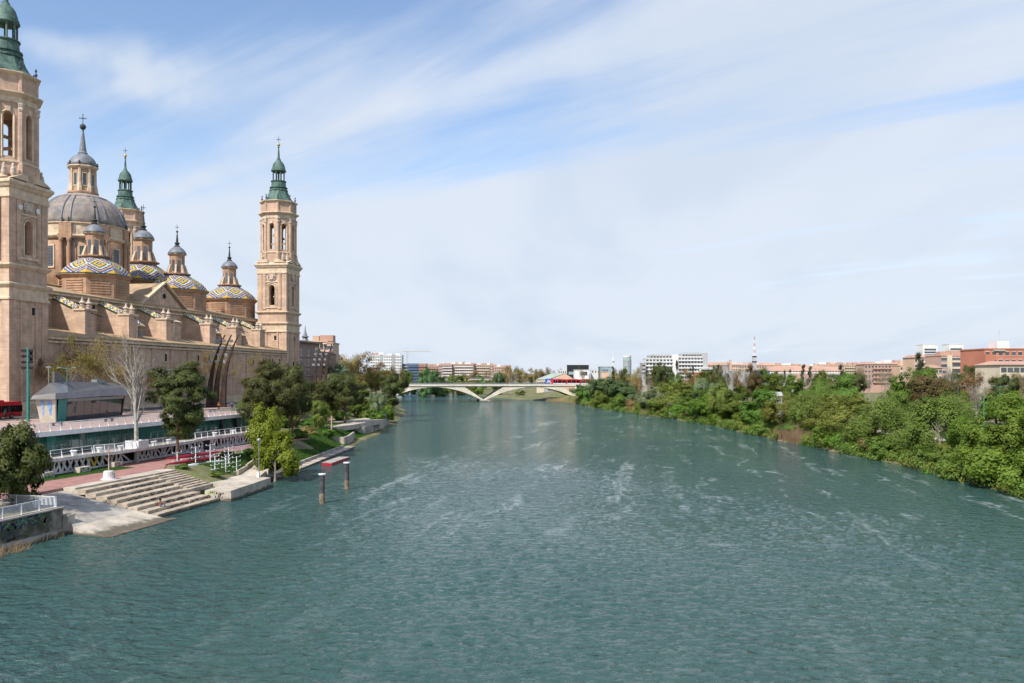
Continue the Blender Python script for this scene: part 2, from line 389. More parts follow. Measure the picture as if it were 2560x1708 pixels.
# river
wm = bpy.data.materials.new('river water'); wm.use_nodes = True; t = wm.node_tree
b = t.nodes['Principled BSDF']
b.inputs['IOR'].default_value = 1.333; b.inputs['Specular IOR Level'].default_value = 0.5
geo = N(t, 'ShaderNodeNewGeometry')
def wmap(rz, sx, sy):
    mp = N(t, 'ShaderNodeMapping'); mp.inputs['Rotation'].default_value = (0, 0, math.radians(rz)); mp.inputs['Scale'].default_value = (sx, sy, 1)
    t.links.new(geo.outputs['Position'], mp.inputs[0]); return mp.outputs[0]
def wn(vec, scale, detail=3, rough=0.55, dist=0.0):
    n = N(t, 'ShaderNodeTexNoise'); n.inputs['Scale'].default_value = scale; n.inputs['Detail'].default_value = detail
    n.inputs['Roughness'].default_value = rough; n.inputs['Distortion'].default_value = dist; t.links.new(vec, n.inputs['Vector']); return n.outputs[0]
v1 = wmap(14, 0.62, 1.0)
v2 = wmap(-38, 0.75, 1.0)
waves = MA(t, 'ADD', MA(t, 'MULTIPLY', wn(v1, 0.8, 3, 0.5, 0.5), 1.0), MA(t, 'MULTIPLY', wn(v2, 1.7, 4, 0.6, 0.4), 0.55))
gust = wn(wmap(8, 0.022, 0.011), 1.0, 5, 0.62, 0.8)          # wind patches
gst = MR(t, gust, 0.36, 0.66, 0.62, 1.0)
ysep = N(t, 'ShaderNodeSeparateXYZ'); t.links.new(geo.outputs['Position'], ysep.inputs[0])
bp = N(t, 'ShaderNodeBump')
t.links.new(MA(t, 'MULTIPLY', gst, 0.82), bp.inputs['Strength']); t.links.new(waves, bp.inputs['Height'])
t.links.new(MR(t, ysep.outputs[1], 40, 210, 1.15, 2.3), bp.inputs['Distance'])
t.links.new(bp.outputs[0], b.inputs['Normal'])
t.links.new(MR(t, gust, 0.36, 0.7, 0.06, 0.12), b.inputs['Roughness'])
# foam and scum lines drawn out along the current
warp = N(t, 'ShaderNodeTexNoise'); warp.inputs['Scale'].default_value = 0.05; warp.inputs['Detail'].default_value = 3
t.links.new(geo.outputs['Position'], warp.inputs['Vector'])
va = N(t, 'ShaderNodeVectorMath', operation='SUBTRACT'); t.links.new(warp.outputs['Color'], va.inputs[0]); va.inputs[1].default_value = (0.5, 0.5, 0.5)
vb = N(t, 'ShaderNodeVectorMath', operation='SCALE'); t.links.new(va.outputs[0], vb.inputs[0]); vb.inputs['Scale'].default_value = 4.5
vc = N(t, 'ShaderNodeVectorMath', operation='ADD'); t.links.new(vb.outputs[0], vc.inputs[0]); t.links.new(geo.outputs['Position'], vc.inputs[1])
mpf = N(t, 'ShaderNodeMapping'); mpf.inputs['Rotation'].default_value = (0, 0, math.radians(7)); mpf.inputs['Scale'].default_value = (0.13, 0.0075, 1); t.links.new(vc.outputs[0], mpf.inputs[0])
ridge = MA(t, 'ABSOLUTE', MA(t, 'SUBTRACT', wn(mpf.outputs[0], 1.0, 3, 0.5), 0.5))
line = MR(t, ridge, 0.0, 0.036, 1.0, 0.0)
brk = MR(t, wn(wmap(6, 0.22, 0.026), 1.0, 4, 0.6), 0.46, 0.62, 0.0, 1.0)
fine = MR(t, wn(wmap(5, 0.9, 1.5), 1.0, 5, 0.7), 0.36, 0.66, 0.15, 1.0)
sy = N(t, 'ShaderNodeSeparateXYZ'); t.links.new(geo.outputs['Position'], sy.inputs[0])
zone = MA(t, 'MULTIPLY', MR(t, sy.outputs[1], 60, 130, 0.15, 1.0), MR(t, sy.outputs[0], -52, -38, 0.0, 1.0))
foam = MA(t, 'MULTIPLY', MA(t, 'MULTIPLY', line, brk), MA(t, 'MULTIPLY', fine, zone))
deep = MIX(t, gst, (0.031, 0.066, 0.043), (0.030, 0.076, 0.073))
t.links.new(MIX(t, MA(t, 'MULTIPLY', foam, 0.50), deep, (0.62, 0.68, 0.72)), b.inputs['Base Color'])
# near water carries real waves, the rest is level
wxs = np.arange(-62.0, 54.01, 0.21); wys = np.concatenate([np.arange(24.0, 80.0, 0.17), np.arange(80.0, 170.01, 0.36)])
WX, WY = np.meshgrid(wxs, wys); WZ = np.zeros_like(WX); wr = np.random.default_rng(11)
for i in range(64):
    lam = wr.uniform(0.46, 1.7); th_ = math.radians(wr.normal(96, 34)); k_ = 2*math.pi/lam; amp = 0.0058*lam**0.9; ph = wr.uniform(0, 6.28)
    WZ += amp*np.sin(k_*(WX*math.cos(th_) + WY*math.sin(th_)) + ph + 0.5*np.sin(0.13*WX + 0.09*WY + i))
mod = 0.72 + 0.28*np.sin(WX*0.11 + 1.3*np.sin(WY*0.05))*np.sin(WY*0.083 + 0.8*np.sin(WX*0.06))
fade = np.clip((WY - 24)/4, 0, 1)*np.clip((170 - WY)/125, 0, 1)*np.clip((WX + 62)/6, 0, 1)*np.clip((54 - WX)/6, 0, 1)
WZ = WZ*mod*fade; WZ = WZ + 0.35*np.maximum(WZ, 0)*np.abs(WZ)/0.05*0.3
wny, wnx = WX.shape; wi = np.arange(wnx*wny).reshape(wny, wnx)
WV = np.stack([WX, WY, WZ], -1).reshape(-1, 3); WQ = np.stack([wi[:-1,:-1].ravel(), wi[:-1,1:].ravel(), wi[1:,1:].ravel(), wi[1:,:-1].ravel()], 1)
x0_, x1_, y0_, y1_ = wxs[0], wxs[-1], wys[0], wys[-1]
OV = np.array([(-480,-100,0),(140,-100,0),(140,y0_,0),(-480,y0_,0),(-480,y1_,0),(140,y1_,0),(140,1060,0),(-480,1060,0),(x0_,y0_,0),(x1_,y0_,0),(x0_,y1_,0),(x1_,y1_,0)], float)
OQ = np.array([(0,1,2,3),(4,5,6,7),(3,8,10,4),(9,2,5,11)]) + len(WV)
rv = bpy.data.objects.new('river', np_mesh('river', np.concatenate([WV, OV]), np.concatenate([WQ, OQ]), wm, smooth=True)); link(rv); tag(rv, kind='structure')

# distant hills beyond the city
hill = mk('distant hills', (0.16, 0.19, 0.17), 1.0, 0.2, 0.003)
HV = []; HQ = []
for i in range(90):
    u = -400 + i * 40; z = 7000
    p = at(u, z); top = 30 + 95 * (0.5 + 0.5 * math.sin(i * 0.23)) * (0.6 + 0.4 * math.sin(i * 0.71 + 1)) * (1.0 if u < 1250 else 0.25)
    q = at(u, z + 900)
    HV += [(p.x, p.y, 0), (p.x + (q.x - p.x) * .5, p.y + (q.y - p.y) * .5, top), (q.x, q.y, 0)]
for i in range(89):
    a = 3 * i; HQ += [(a, a + 3, a + 4, a + 1), (a + 1, a + 4, a + 5, a + 2)]
ho = bpy.data.objects.new('hills', np_mesh('hills', HV, HQ, hill, smooth=True)); link(ho); tag(ho, kind='structure')

# ---- promenade deck and its surfaces (south bank, level 8.55)
PR = 8.55
redpave = mk('dusty red paving', (0.335, 0.175, 0.155), 0.9, 0.14, 0.7, bump=0.1, bscale=6, stain=(0.24, 0.14, 0.12), stain_amt=0.5, stain_scale=0.4)
pinkpave = mk('pinkish promenade paving', (0.40, 0.285, 0.25), 0.9, 0.14, 0.6, stain=(0.28, 0.2, 0.175), stain_amt=0.5, stain_scale=0.3)
asphalt = mk('asphalt', (0.075, 0.073, 0.072), 0.9, 0.2, 0.8)
mb = MB(); mb.prism([(-80.0, 40), (-80.0, 163), (-84, 166), (-119.6, 166), (-119.6, 40)], 8.05, PR)
mb.struct('promenade', [pinkpave])
mb = MB(); mb.prism([(-98.5, 166.02), (-98.5, 225), (-102.5, 285), (-119.6, 285), (-119.6, 166.02)], 8.1, PR - 0.005)
mb.struct('pavement', [pinkpave])
mb = MB(); mb.prism([(-106.5, 40), (-106.5, 285), (-117.0, 285), (-117.0, 40)], 8.2, PR + 0.012)
mb.struct('road', [asphalt])
for x in (-106.3, -117.2):
    mb = MB(); mb.box(x - 0.15, x + 0.15, 40, 285, 8.3, PR + 0.13); mb.struct('kerb', [concrete])
mb = MB()
for k in range(24): mb.box(-111.85, -111.7, 60 + k * 9, 64 + k * 9, PR + 0.0161, PR + 0.0162 + 0.0005)
mb.struct('road_markings', [white])
mb = MB(); mb.box(-80.0, -79.65, 40, 163, 7.95, PR + 0.05); mb.struct('promenade_edge', [white])

# ---- lower quay: red path, concrete bands, lawn
LQ = 3.2
mb = MB(); mb.prism([(-66.9, 60), (-66.9, 106), (-70, 112), (-71, 165), (-77.1, 165), (-77.1, 108), (-71.6, 107), (-73.2, 90), (-73.6, 60)], 2.2, LQ)
mb.struct('quay_path', [redpave])
lawnm = mk('lawn turf', (0.055, 0.115, 0.02), 1.0, 0.3, 1.5, bump=0.8, bscale=6)
mb = MB(); mb.prism([(-71.7, 106.8), (-77.1, 107.9), (-77.1, 60), (-73.7, 60), (-73.3, 90)], 2.2, LQ + 0.02)
mb.struct('lawn', [lawnm])
mb = MB(); mb.prism([(-65.3, 86.05), (-64.6, 105.3), (-66.9, 106), (-66.9, 86.05)], 1.6, LQ + 0.01)
mb.struct('quay_kerb_band', [concrete])
# ---------------------------------------------------------------- the basilica
GB = 8.4
bas = thing('basilica', (-156, 208, GB), 'huge pink brick basilica with four towers, tiled domes and one big grey dome', 'basilica')
P8 = math.radians(22.5)
def sq(h): return [(-h,-h),(h,-h),(h,h),(-h,h)]
def pt(mb, name, mats, parent, smooth=False): return mb.build(name, mats, parent, smooth=smooth)

def urn_mesh():
    m = MB(); m.lathe(0,0,[(.38,0),(.38,.25),(.2,.4),(.2,.55),(.5,1.0),(.55,1.5),(.42,1.9),(.5,2.0),(.3,2.25),(.22,2.5),(.3,2.75),(.12,3.1)],10)
    return m.mesh('urn', trim_pale, smooth=True)
URN = urn_mesh()
def finial_mesh():
    m = MB(); m.lathe(0,0,[(.3,0),(.3,.2),(.13,.35),(.13,.6),(.3,.85),(.3,1.05),(.1,1.25),(.1,1.45),(.22,1.65),(.18,1.9),(.04,2.2)],8)
    return m.mesh('finial', copper_dark, smooth=True)
FIN = finial_mesh()
def win_mesh(name, w_, h_, arched=False, mat=None, frame=0.12, bars=(1, 3)):
    """window: dark glass set in a frame, local x across, z up, facing -y"""
    m = MB(); m.box(-w_/2, w_/2, -0.02, 0.12, 0, h_, 0)
    for x in (-w_/2 - frame/2, w_/2 + frame/2): m.box(x - frame/2, x + frame/2, -0.1, 0.1, -frame, h_ + frame, 1)
    m.box(-w_/2 - frame, w_/2 + frame, -0.14, 0.1, -frame - .05, -0.0, 1); m.box(-w_/2 - frame, w_/2 + frame, -0.12, 0.1, h_, h_ + frame, 1)
    for i in range(1, bars[0] + 1): x = -w_/2 + w_ * i / (bars[0] + 1); m.box(x - .03, x + .03, -0.05, 0.0, 0, h_, 2)
    for i in range(1, bars[1] + 1): z = h_ * i / (bars[1] + 1); m.box(-w_/2, w_/2, -0.045, 0.0, z - .03, z + .03, 2)
    return m.mesh(name, [mat or winglass, trim, ironm])
SMALLWIN = win_mesh('window', 0.95, 1.7, mat=darkhole, frame=.22, bars=(0, 0))
def cross_mesh(s=1.0):
    m = MB(); m.box(-.05*s,.05*s,-.05*s,.05*s,0,2.2*s); m.box(-.62*s,.62*s,-.05*s,.05*s,1.25*s,1.36*s)
    for dx, dz in ((-.62,1.3),(.62,1.3),(0,2.2)): m.box((dx-.09)*s,(dx+.09)*s,-.09*s,.09*s,(dz-.09)*s,(dz+.09)*s)
    for a in range(4):
        c, d = math.cos(a*math.pi/2+.78), math.sin(a*math.pi/2+.78); m.tube([(0,0,1.3*s),(c*.42*s,0,1.3*s+d*.42*s)],.03*s,4)
    return m.mesh('cross', ironm)
CROSS = cross_mesh()

def tower(cx, cy):
    """square shaft, arched stage, octagonal belfry, copper spire"""
    m = MB(); h = 5.0
    m.prism(sq(h), GB, 33.2); m.prism(sq(h - .003), 33.2, 52.0 if False else 37.3)
    for sx in (-1, 1):
        for sy in (-1, 1):
            c = h - .68
            m.box(sx*c - .85, sx*c + .85, sy*c - .85, sy*c + .85, GB, 30.6)
            m.box(sx*(c-2.3) - .3, sx*(c-2.3) + .3, sy*(h+.12) - .12, sy*(h+.12) + .1, GB + 2, 30.6); m.box(sx*(h+.12) - .12, sx*(h+.12) + .1, sy*(c-2.3) - .3, sy*(c-2.3) + .3, GB + 2, 30.6)
            m.box(sx*c - .8, sx*c + .8, sy*c - .8, sy*c + .8, 37.3, 51.8)
            m.box(sx*(c-1.65) - .55, sx*(c-1.65) + .55, sy*(h+.12) - .15, sy*(h+.12) + .1, 38.0, 50.0); m.box(sx*(h+.12) - .15, sx*(h+.12) + .1, sy*(c-1.65) - .55, sy*(c-1.65) + .55, 38.0, 50.0)
    for k in range(4):
        a = k * math.pi / 2; nx_, ny_ = math.cos(a), math.sin(a)
        m.arch((nx_*(h-.02), ny_*(h-.02)), (-ny_, nx_), 2*h - .1, 37.3, 52.0, 1.3, 1.9, 39.4, 44.9)
    m.prism(sq(h - 1.2), 37.3, 39.2); m.prism(sq(h - .8), 51.0, 52.0)
    m.box(-3.7, 3.7, -.2, .2, 41.6, 42.1); m.box(-.2, .2, -3.7, 3.7, 42.12, 42.5)
    # octagonal belfry
    ap = 5.12; wdt = 2 * ap * math.tan(P8)
    m.lathe(0, 0, [(ap + .12, 53.4), (ap + .12, 56.7)], 8, P8, ap=True)
    for k in range(8):
        a = k * math.pi / 4; nx_, ny_ = math.cos(a), math.sin(a)
        m.arch((nx_*ap, ny_*ap), (-ny_, nx_), wdt - .02, 56.7, 69.4, .95, 1.5, 57.9, 65.6)
        av = a + P8; r = ap / math.cos(P8)
        m.lathe(r * math.cos(av) * .985, r * math.sin(av) * .985, [(.62, 53.4), (.62, 56.5), (.45, 56.7), (.45, 68.2)], 6, av)
    m.lathe(0, 0, [(4.0, 53.4), (4.0, 57.0)], 8, P8, ap=True)
    m.box(-4.3, 4.3, -.18, .18, 60.0, 60.6); m.box(-.18, .18, -4.3, 4.3, 62.3, 62.9); m.lathe(0, 0, [(4.3, 66.9), (4.3, 69.3)], 8, P8, ap=True)
    m.lathe(0, 0, [(ap, 70.3), (ap, 73.7)], 8, P8, ap=True)
    for k in range(8):
        a = k * math.pi / 4 + P8; m.lathe(5.4 * math.cos(a), 5.4 * math.sin(a), [(.42, 70.3), (.42, 73.6)], 6, a)
    me = m.mesh('tower', brick)
    o = bpy.data.objects.new('tower', me); o.location = Vector((cx, cy, 0)) - ORG[bas.name]; link(o, bas); ORG[o.name] = Vector((cx, cy, 0))
    def sub(mb, name, mat, smooth=False):
        q = bpy.data.objects.new(name, mb.mesh(name, mat, smooth=smooth)); link(q, o); return q
    def subi(name, mesh, loc, rz=0, s=1.0):
        q = bpy.data.objects.new(name, mesh); q.location = loc; q.rotation_euler = (0, 0, rz); q.scale = (s, s, s); link(q, o); return q
    sub(MB().lathe(0,0,[(5.1,GB-.1),(5.62,GB-.1),(5.62,GB+2.2),(5.35,GB+2.6),(5.1,GB+2.6)],4,math.pi/4,ap=True), 'plinth', trim)
    P4 = math.pi / 4
    sub(MB().lathe(0,0,[(5.1,30.3),(5.4,30.5),(5.4,30.9),(5.15,31.0),(5.2,32.6),(5.45,32.9),(5.75,33.3),(5.75,33.6),(5.2,33.8)],4,P4,ap=True), 'cornice', trim)
    sub(MB().lathe(0,0,[(5.1,36.4),(5.4,36.7),(5.65,37.0),(5.65,37.25),(5.2,37.4)],4,P4,ap=True), 'cornice', trim)
    sub(MB().lathe(0,0,[(5.1,49.6),(5.35,49.8),(5.35,50.3),(5.2,50.4),(5.2,51.5),(5.5,51.8),(5.7,52.2),(5.95,52.5),(5.95,52.95),(5.2,53.45)],4,P4,ap=True), 'cornice', trim)
    sub(MB().lathe(0,0,[(5.0,56.5),(5.45,56.7),(5.45,57.0),(5.0,57.15)],8,P8,ap=True), 'cornice', trim)
    sub(MB().lathe(0,0,[(5.0,68.1),(5.3,68.2),(5.3,69.2),(5.75,69.6),(6.15,69.9),(6.15,70.2),(5.2,70.45)],8,P8,ap=True), 'cornice', trim)
    sub(MB().lathe(0,0,[(5.0,73.3),(5.5,73.6),(5.8,73.9),(5.8,74.1),(4.9,74.3)],8,P8,ap=True), 'cornice', trim)
    for k in range(4):
        a = k * P4 * 2; c, s_ = math.cos(a), math.sin(a); rz = a + math.pi / 2
        # frame round the arched opening
        f = MB()
        for r0, pr in ((1.25, .22), (1.8, .12)):
            pts = [(-r0, 39.0), (-r0, 44.9)] + [(-r0*math.cos(math.pi*i/8), 44.9 + r0*math.sin(math.pi*i/8)) for i in range(1, 8)] + [(r0, 44.9), (r0, 39.0)]
            f.tube([(x, -pr*.3, z) for x, z in pts], .2, 4)
        f.box(-2.6, 2.6, -.25, .05, 38.4, 38.9); f.box(-2.4, 2.4, -.2, .05, 46.9, 47.3)
        if k == 0: AF = f.mesh('arch_frame', trim)
        subi('arch_frame', AF, (c*(h), s_*(h), 0), rz)
        # carved shield
        if k == 0:
            f = MB(); rr = random.Random(3)
            f.prism3([(x, -.05, z) for x, z in ((-.8,47.7),(0,47.4),(.8,47.7),(1.0,49.0),(.7,49.6),(-.7,49.6),(-1.0,49.0))][::-1], [(x*.7, -.5, 48.6+(z-48.6)*.7) for x, z in ((-.8,47.7),(0,47.4),(.8,47.7),(1.0,49.0),(.7,49.6),(-.7,49.6),(-1.0,49.0))][::-1])
            for i in range(16):
                a2 = 2*math.pi*i/16; f.tube([(1.15*math.cos(a2), 0, 48.6+1.15*math.sin(a2)), (1.35*math.cos(a2), -.3, 48.6+1.35*math.sin(a2))], .22, 5)
            SH = f.mesh('shield', trim_pale)
        subi('shield', SH, (c*(h), s_*(h), 0), rz)
        # shaft windows
        subi('window', SMALLWIN, (c*(h+.02) - s_*1.2, s_*(h+.02) + c*1.2, 27.8), rz, .9)
        subi('window', SMALLWIN, (c*(h+.02) - s_*.4, s_*(h+.02) + c*.4, 18.5), rz, 1.35)
        # broken pediment over the big cornice and urns at the belfry foot
        if k == 0:
            f = MB()
            for sx in (-1, 1): f.prism3([(sx*1.0,-.6,53.4),(sx*5.2,-.6,53.4),(sx*2.6,-.6,54.5),(sx*1.3,-.6,54.5)][::sx], [(sx*1.0,.6,53.4),(sx*5.2,.6,53.4),(sx*2.6,.6,54.5),(sx*1.3,.6,54.5)][::sx])
            PE = f.mesh('pediment', trim)
        subi('pediment', PE, (c*5.25, s_*5.25, 0), rz)
    for k in range(4):
        a = k * P4 * 2 + P4
        for d in (-.75, .75): subi('urn', URN, (6.0*math.cos(a) - d*math.sin(a), 6.0*math.sin(a) + d*math.cos(a), 53.3), a, 1.0)
    for k in range(8):
        a = k * P4 + P8; subi('finial', FIN, (5.35*math.cos(a), 5.35*math.sin(a), 74.1), a)
        r0 = 1.02
        if k == 0:
            f = MB(); pts = [(-r0, 57.6), (-r0, 65.6)] + [(-r0*math.cos(math.pi*i/6), 65.6 + r0*math.sin(math.pi*i/6)) for i in range(1, 6)] + [(r0, 65.6), (r0, 57.6)]
            f.tube([(x, 0, z) for x, z in pts], .17, 4); f.box(-.4,.4,-.3,.05,66.4,67.3); BF = f.mesh('arch_frame', trim)
            f = MB(); f.lathe(0,0,[(.5,66.6),(.62,67.0),(.5,67.3),(.68,67.9),(.68,68.15)],6); CA = f.mesh('capital', trim_pale)
        subi('arch_frame', BF, (ap*math.cos(k*P4), ap*math.sin(k*P4), 0), k*P4 + math.pi/2)
        subi('capital', CA, (5.5*math.cos(a), 5.5*math.sin(a), 0), a)
    sub(MB().lathe(0,0,[(4.75,74.2),(4.55,74.6),(3.9,75.3),(3.35,76.3),(2.95,77.4),(2.75,77.9)],8,P8,ap=True), 'spire_roof', copper)
    sub(MB().lathe(0,0,[(2.6,77.8),(3.05,78.0),(3.05,78.35),(2.65,78.5),(2.65,78.8),(2.95,78.95),(2.95,79.2),(2.45,79.35),(2.3,81.0),(2.55,81.1),(2.55,81.35),(.6,81.4)],16), 'spire_drum', copper)
    for k in range(8):
        a = k * P4; q = MB()
        if k == 0: q.lathe(0,0,[(.28,81.35),(.2,81.6),(.2,84.2),(.28,84.5)],8); LC = q.mesh('lantern_column', copper)
        subi('lantern_column', LC, (1.9*math.cos(a), 1.9*math.sin(a), 0))
    sub(MB().lathe(0,0,[(.28,81.35),(.28,84.5)],8), 'lantern_core', copper_dark)
    sub(MB().lathe(0,0,[(.6,84.4),(2.2,84.4),(2.5,84.7),(2.5,84.9),(2.2,85.05),(2.35,85.4),(2.15,85.6),(2.05,86.3),(1.75,87.2),(1.25,87.9),(.8,88.3),(.75,88.6),(.35,88.8)],16), 'spire_dome', copper, True)
    sub(MB().lathe(0,0,[(.7,88.5),(.75,88.7),(.5,88.9),(.38,89.6),(.28,91.2),(.2,92.6),(.34,92.8),(.34,93.0),(.15,93.2)],10), 'spire_needle', copper)
    sub(MB().lathe(0,0,[(.05,93.15),(.35,93.3),(.5,93.6),(.52,93.75),(.4,94.05),(.1,94.25)],12), 'ball', gold, True)
    subi('cross', CROSS, (0, 0, 94.2), 0.4, .95)
    return o
TW = tower(-125.0, 144.8)
for cx, cy in ((-125.0, 265.0), (-184.5, 269.0), (-184.5, 144.8)):
    c = copy_tree(TW, bas); c.location = Vector((cx, cy, 0)) - ORG[bas.name]; ORG[c.name] = Vector((cx, cy, 0))
# white floodlight discs on the near tower
f = MB(); f.lathe(0,0,[(.05,0),(.5,0),(.55,.12),(.4,.16),(.02,.2)],14); DISC = f.mesh('lamp_disc', white)
for y in (-2.3, 2.3):
    q = bpy.data.objects.new('lamp_disc', DISC); q.location = (5.12, y, 48.3); q.rotation_euler = (0, math.pi/2, 0); link(q, TW)

# walls and roofs
XN, XO = -131.8, -120.0
mb = MB(); mb.box(-191.0, XO, 149.85, 259.9, GB - .1, 23.7)
for k in range(14): mb.box(XO - .3, XO + .22, 153.5 + k*7.9, 154.6 + k*7.9, GB, 23.4)
pt(mb, 'wall', brick, bas)
mb = MB(); mb.box(-181.2, XN, 144.0, 266.5, 23.7, 34.4)
pt(mb, 'wall', brick, bas)
mb = MB(); mb.box(-181.0, -130.2, 140.6, 149.8, GB - .1, 30.0); mb.box(-181.0, -130.2, 260.0, 269.0, GB - .1, 30.0)
pt(mb, 'wall', brick, bas)
mb = MB(); mb.box(-119.9, -119.3, 149.9, 259.8, GB - .1, GB + 2.0); pt(mb, 'plinth', trim, bas)
mb = MB()
mb.box(XO - .6, XO + .45, 149.86, 259.88, 22.7, 23.1); mb.box(XO - .6, XO + .8, 149.84, 259.92, 23.4, 24.0); pt(mb, 'cornice', trim, bas)
mb = MB(); mb.box(XN - .5, XN + .35, 149.9, 266.6, 33.0, 33.4); mb.box(XN - .6, XN + .75, 149.9, 266.7, 34.0, 34.6); pt(mb, 'cornice', trim, bas)
mb = MB(); mb.prism3([(-119.0,149.9,24.0),(-119.0,259.85,24.0),(XN+.01,259.85,24.0),(XN+.01,149.9,24.0)], [(-119.0,149.9,24.25),(-119.0,259.85,24.25),(XN+.01,259.85,26.9),(XN+.01,149.9,26.9)]); pt(mb, 'roof', rooftan, bas)
mb = MB()
mb.prism3([(-130.8,149.7,34.6),(-130.8,267,34.6),(-182,267,34.6),(-182,149.7,34.6)], [(-130.8,149.7,34.8),(-130.8,267,34.8),(-156.5,267,40.2),(-156.5,149.7,40.2)])
mb.add([(-156.5,149.7,40.2),(-156.5,267,40.2),(-182,267,34.8),(-182,149.7,34.8)], [(0,1,2,3)])
pt(mb, 'roof', rooftan, bas)
# transept gable
mb = MB(); g0, g1, gm = 198.0, 218.8, 208.4
mb.add([(-131.4,g0+.8,34.5),(-131.4,g1-.8,34.5),(-131.4,gm,40.3),(-150,g0+.8,34.5),(-150,g1-.8,34.5),(-150,gm,40.3)], [(0,1,2),(3,5,4),(0,3,4,1),(1,4,5,2),(2,5,3,0)])
gab = pt(mb, 'gable', brick, bas)
mb = MB()
for ya, yb in ((g0, gm), (g1, gm)):
    s_ = 1 if yb > ya else -1
    mb.prism3([(-130.7,ya-.3*s_,34.45),(-130.7,yb,41.0),(-130.7,yb,41.5),(-130.7,ya-.3*s_,34.95)][::s_], [(-131.75,ya-.3*s_,34.45),(-131.75,yb,41.0),(-131.75,yb,41.5),(-131.75,ya-.3*s_,34.95)][::s_])
mb.build('gable_coping', trim, gab)
mb = MB()
for ya in (g0, g1): mb.add([(-131.2,ya,34.65),(-131.2,gm,41.12),(-155,gm,41.12),(-155,ya,34.65)], [(0,1,2,3)])
pt(mb, 'roof', rooftan, bas)
mb = MB(); mb.lathe(0,0,[(.75,0),(.75,.14)],18); OC = mb.mesh('oculus', darkhole)
mb = MB(); mb.lathe(0,0,[(.95,0),(.95,.1)],18); OCF = mb.mesh('oculus_frame', trim)
for me_, nm, x in ((OC, 'oculus', -131.38), (OCF, 'oculus_frame', -131.42)):
    q = bpy.data.objects.new(nm, me_); q.location = Vector((x, gm, 37.6)) - ORG[bas.name]; q.rotation_euler = (0, math.pi/2, 0); link(q, gab)

# coping tiles: bands of glazed tile
def bandmat(name, axis, scale, cols):
    m = bpy.data.materials.new(name); m.use_nodes = True; t = m.node_tree; b = t.nodes['Principled BSDF']; b.inputs['Roughness'].default_value = .35
    g = N(t, 'ShaderNodeNewGeometry'); s = N(t, 'ShaderNodeSeparateXYZ'); t.links.new(g.outputs['Position'], s.inputs[0])
    u = MA(t, 'FRACT', MA(t, 'MULTIPLY', MA(t, 'ADD', s.outputs[0], MA(t, 'MULTIPLY', MA(t, 'PINGPONG', s.outputs[1], 0.5), 1.2)), scale))
    r = N(t, 'ShaderNodeValToRGB'); r.color_ramp.interpolation = 'CONSTANT'; e = r.color_ramp.elements
    while len(e) < len(cols): e.new(.5)
    for i, c in enumerate(cols): e[i].position = i / len(cols); e[i].color = (*c, 1)
    t.links.new(u, r.inputs[0]); t.links.new(r.outputs[0], b.inputs['Base Color']); return m
TY, TG, TB, TWh = (.58,.36,.05), (.035,.11,.022), (.045,.065,.24), (.52,.52,.47)
coptile = bandmat('glazed coping tile', 0, .55, [TY, TG, TWh, TB, TY, TWh])
edgeg = mk('glazed green edge tile', (0.035, 0.075, 0.04), 0.35, 0.2, 1.0)
def pinnacle_mesh():
    m = MB(); m.lathe(0,0,[(.8,0),(.8,.9),(1.0,1.0),(1.0,1.2),(.55,1.3),(.5,1.5),(.95,1.9),(1.0,2.1),(.5,2.5),(.3,3.2),(.34,3.35),(.12,3.5),(.04,4.1)],8,P8)
    return m.mesh('pinnacle', trim_pale)
PIN = pinnacle_mesh()
for yb in (167.5, 183.0, 198.5, 219.6, 234.6, 250.0):
    t2 = 1.5; m = MB()
    m.prism3([(XN+.02,yb-t2,24.0),(-126.2,yb-t2,24.0),(-126.2,yb+t2,24.0),(XN+.02,yb+t2,24.0)], [(XN+.02,yb-t2,33.2),(-126.2,yb-t2,30.6),(-126.2,yb+t2,30.6),(XN+.02,yb+t2,33.2)])
    m.box(-126.2, -123.4, yb-t2-.25, yb+t2+.25, 23.9, 30.4)
    bt = pt(m, 'buttress', brick, bas)
    m = MB(); m.prism3([(XN+.03,yb-t2-.3,33.2),(-126.1,yb-t2-.3,30.6),(-126.1,yb+t2+.3,30.6),(XN+.03,yb+t2+.3,33.2)], [(XN+.03,yb-t2-.3,33.45),(-126.1,yb-t2-.3,30.85),(-126.1,yb+t2+.3,30.85),(XN+.03,yb+t2+.3,33.45)], 1)
    m.add([(XN+.03,yb-t2-.2,33.46),(-126.1,yb-t2-.2,30.86),(-126.1,yb,31.7),(XN+.03,yb,34.3),(-126.1,yb+t2+.2,30.86),(XN+.03,yb+t2+.2,33.46)], [(0,1,2,3),(3,2,4,5),(1,4,2)])
    m.build('coping', [coptile, edgeg], bt)
    m = MB(); m.box(-126.4, -123.1, yb-t2-.5, yb+t2+.5, 30.4, 30.8); m.build('pier_cap', trim, bt)
    for d in (-1.1, 1.1): inst('pinnacle', PIN, bt, (-124.6, yb + d, 30.8), .2, (.72, .72, .66))
    m = MB(); m.tube([(-124.5,yb+.3,30.3),(-120.6,yb+.3,29.0)], .1, 5); m.build('water_spout', ironm, bt)
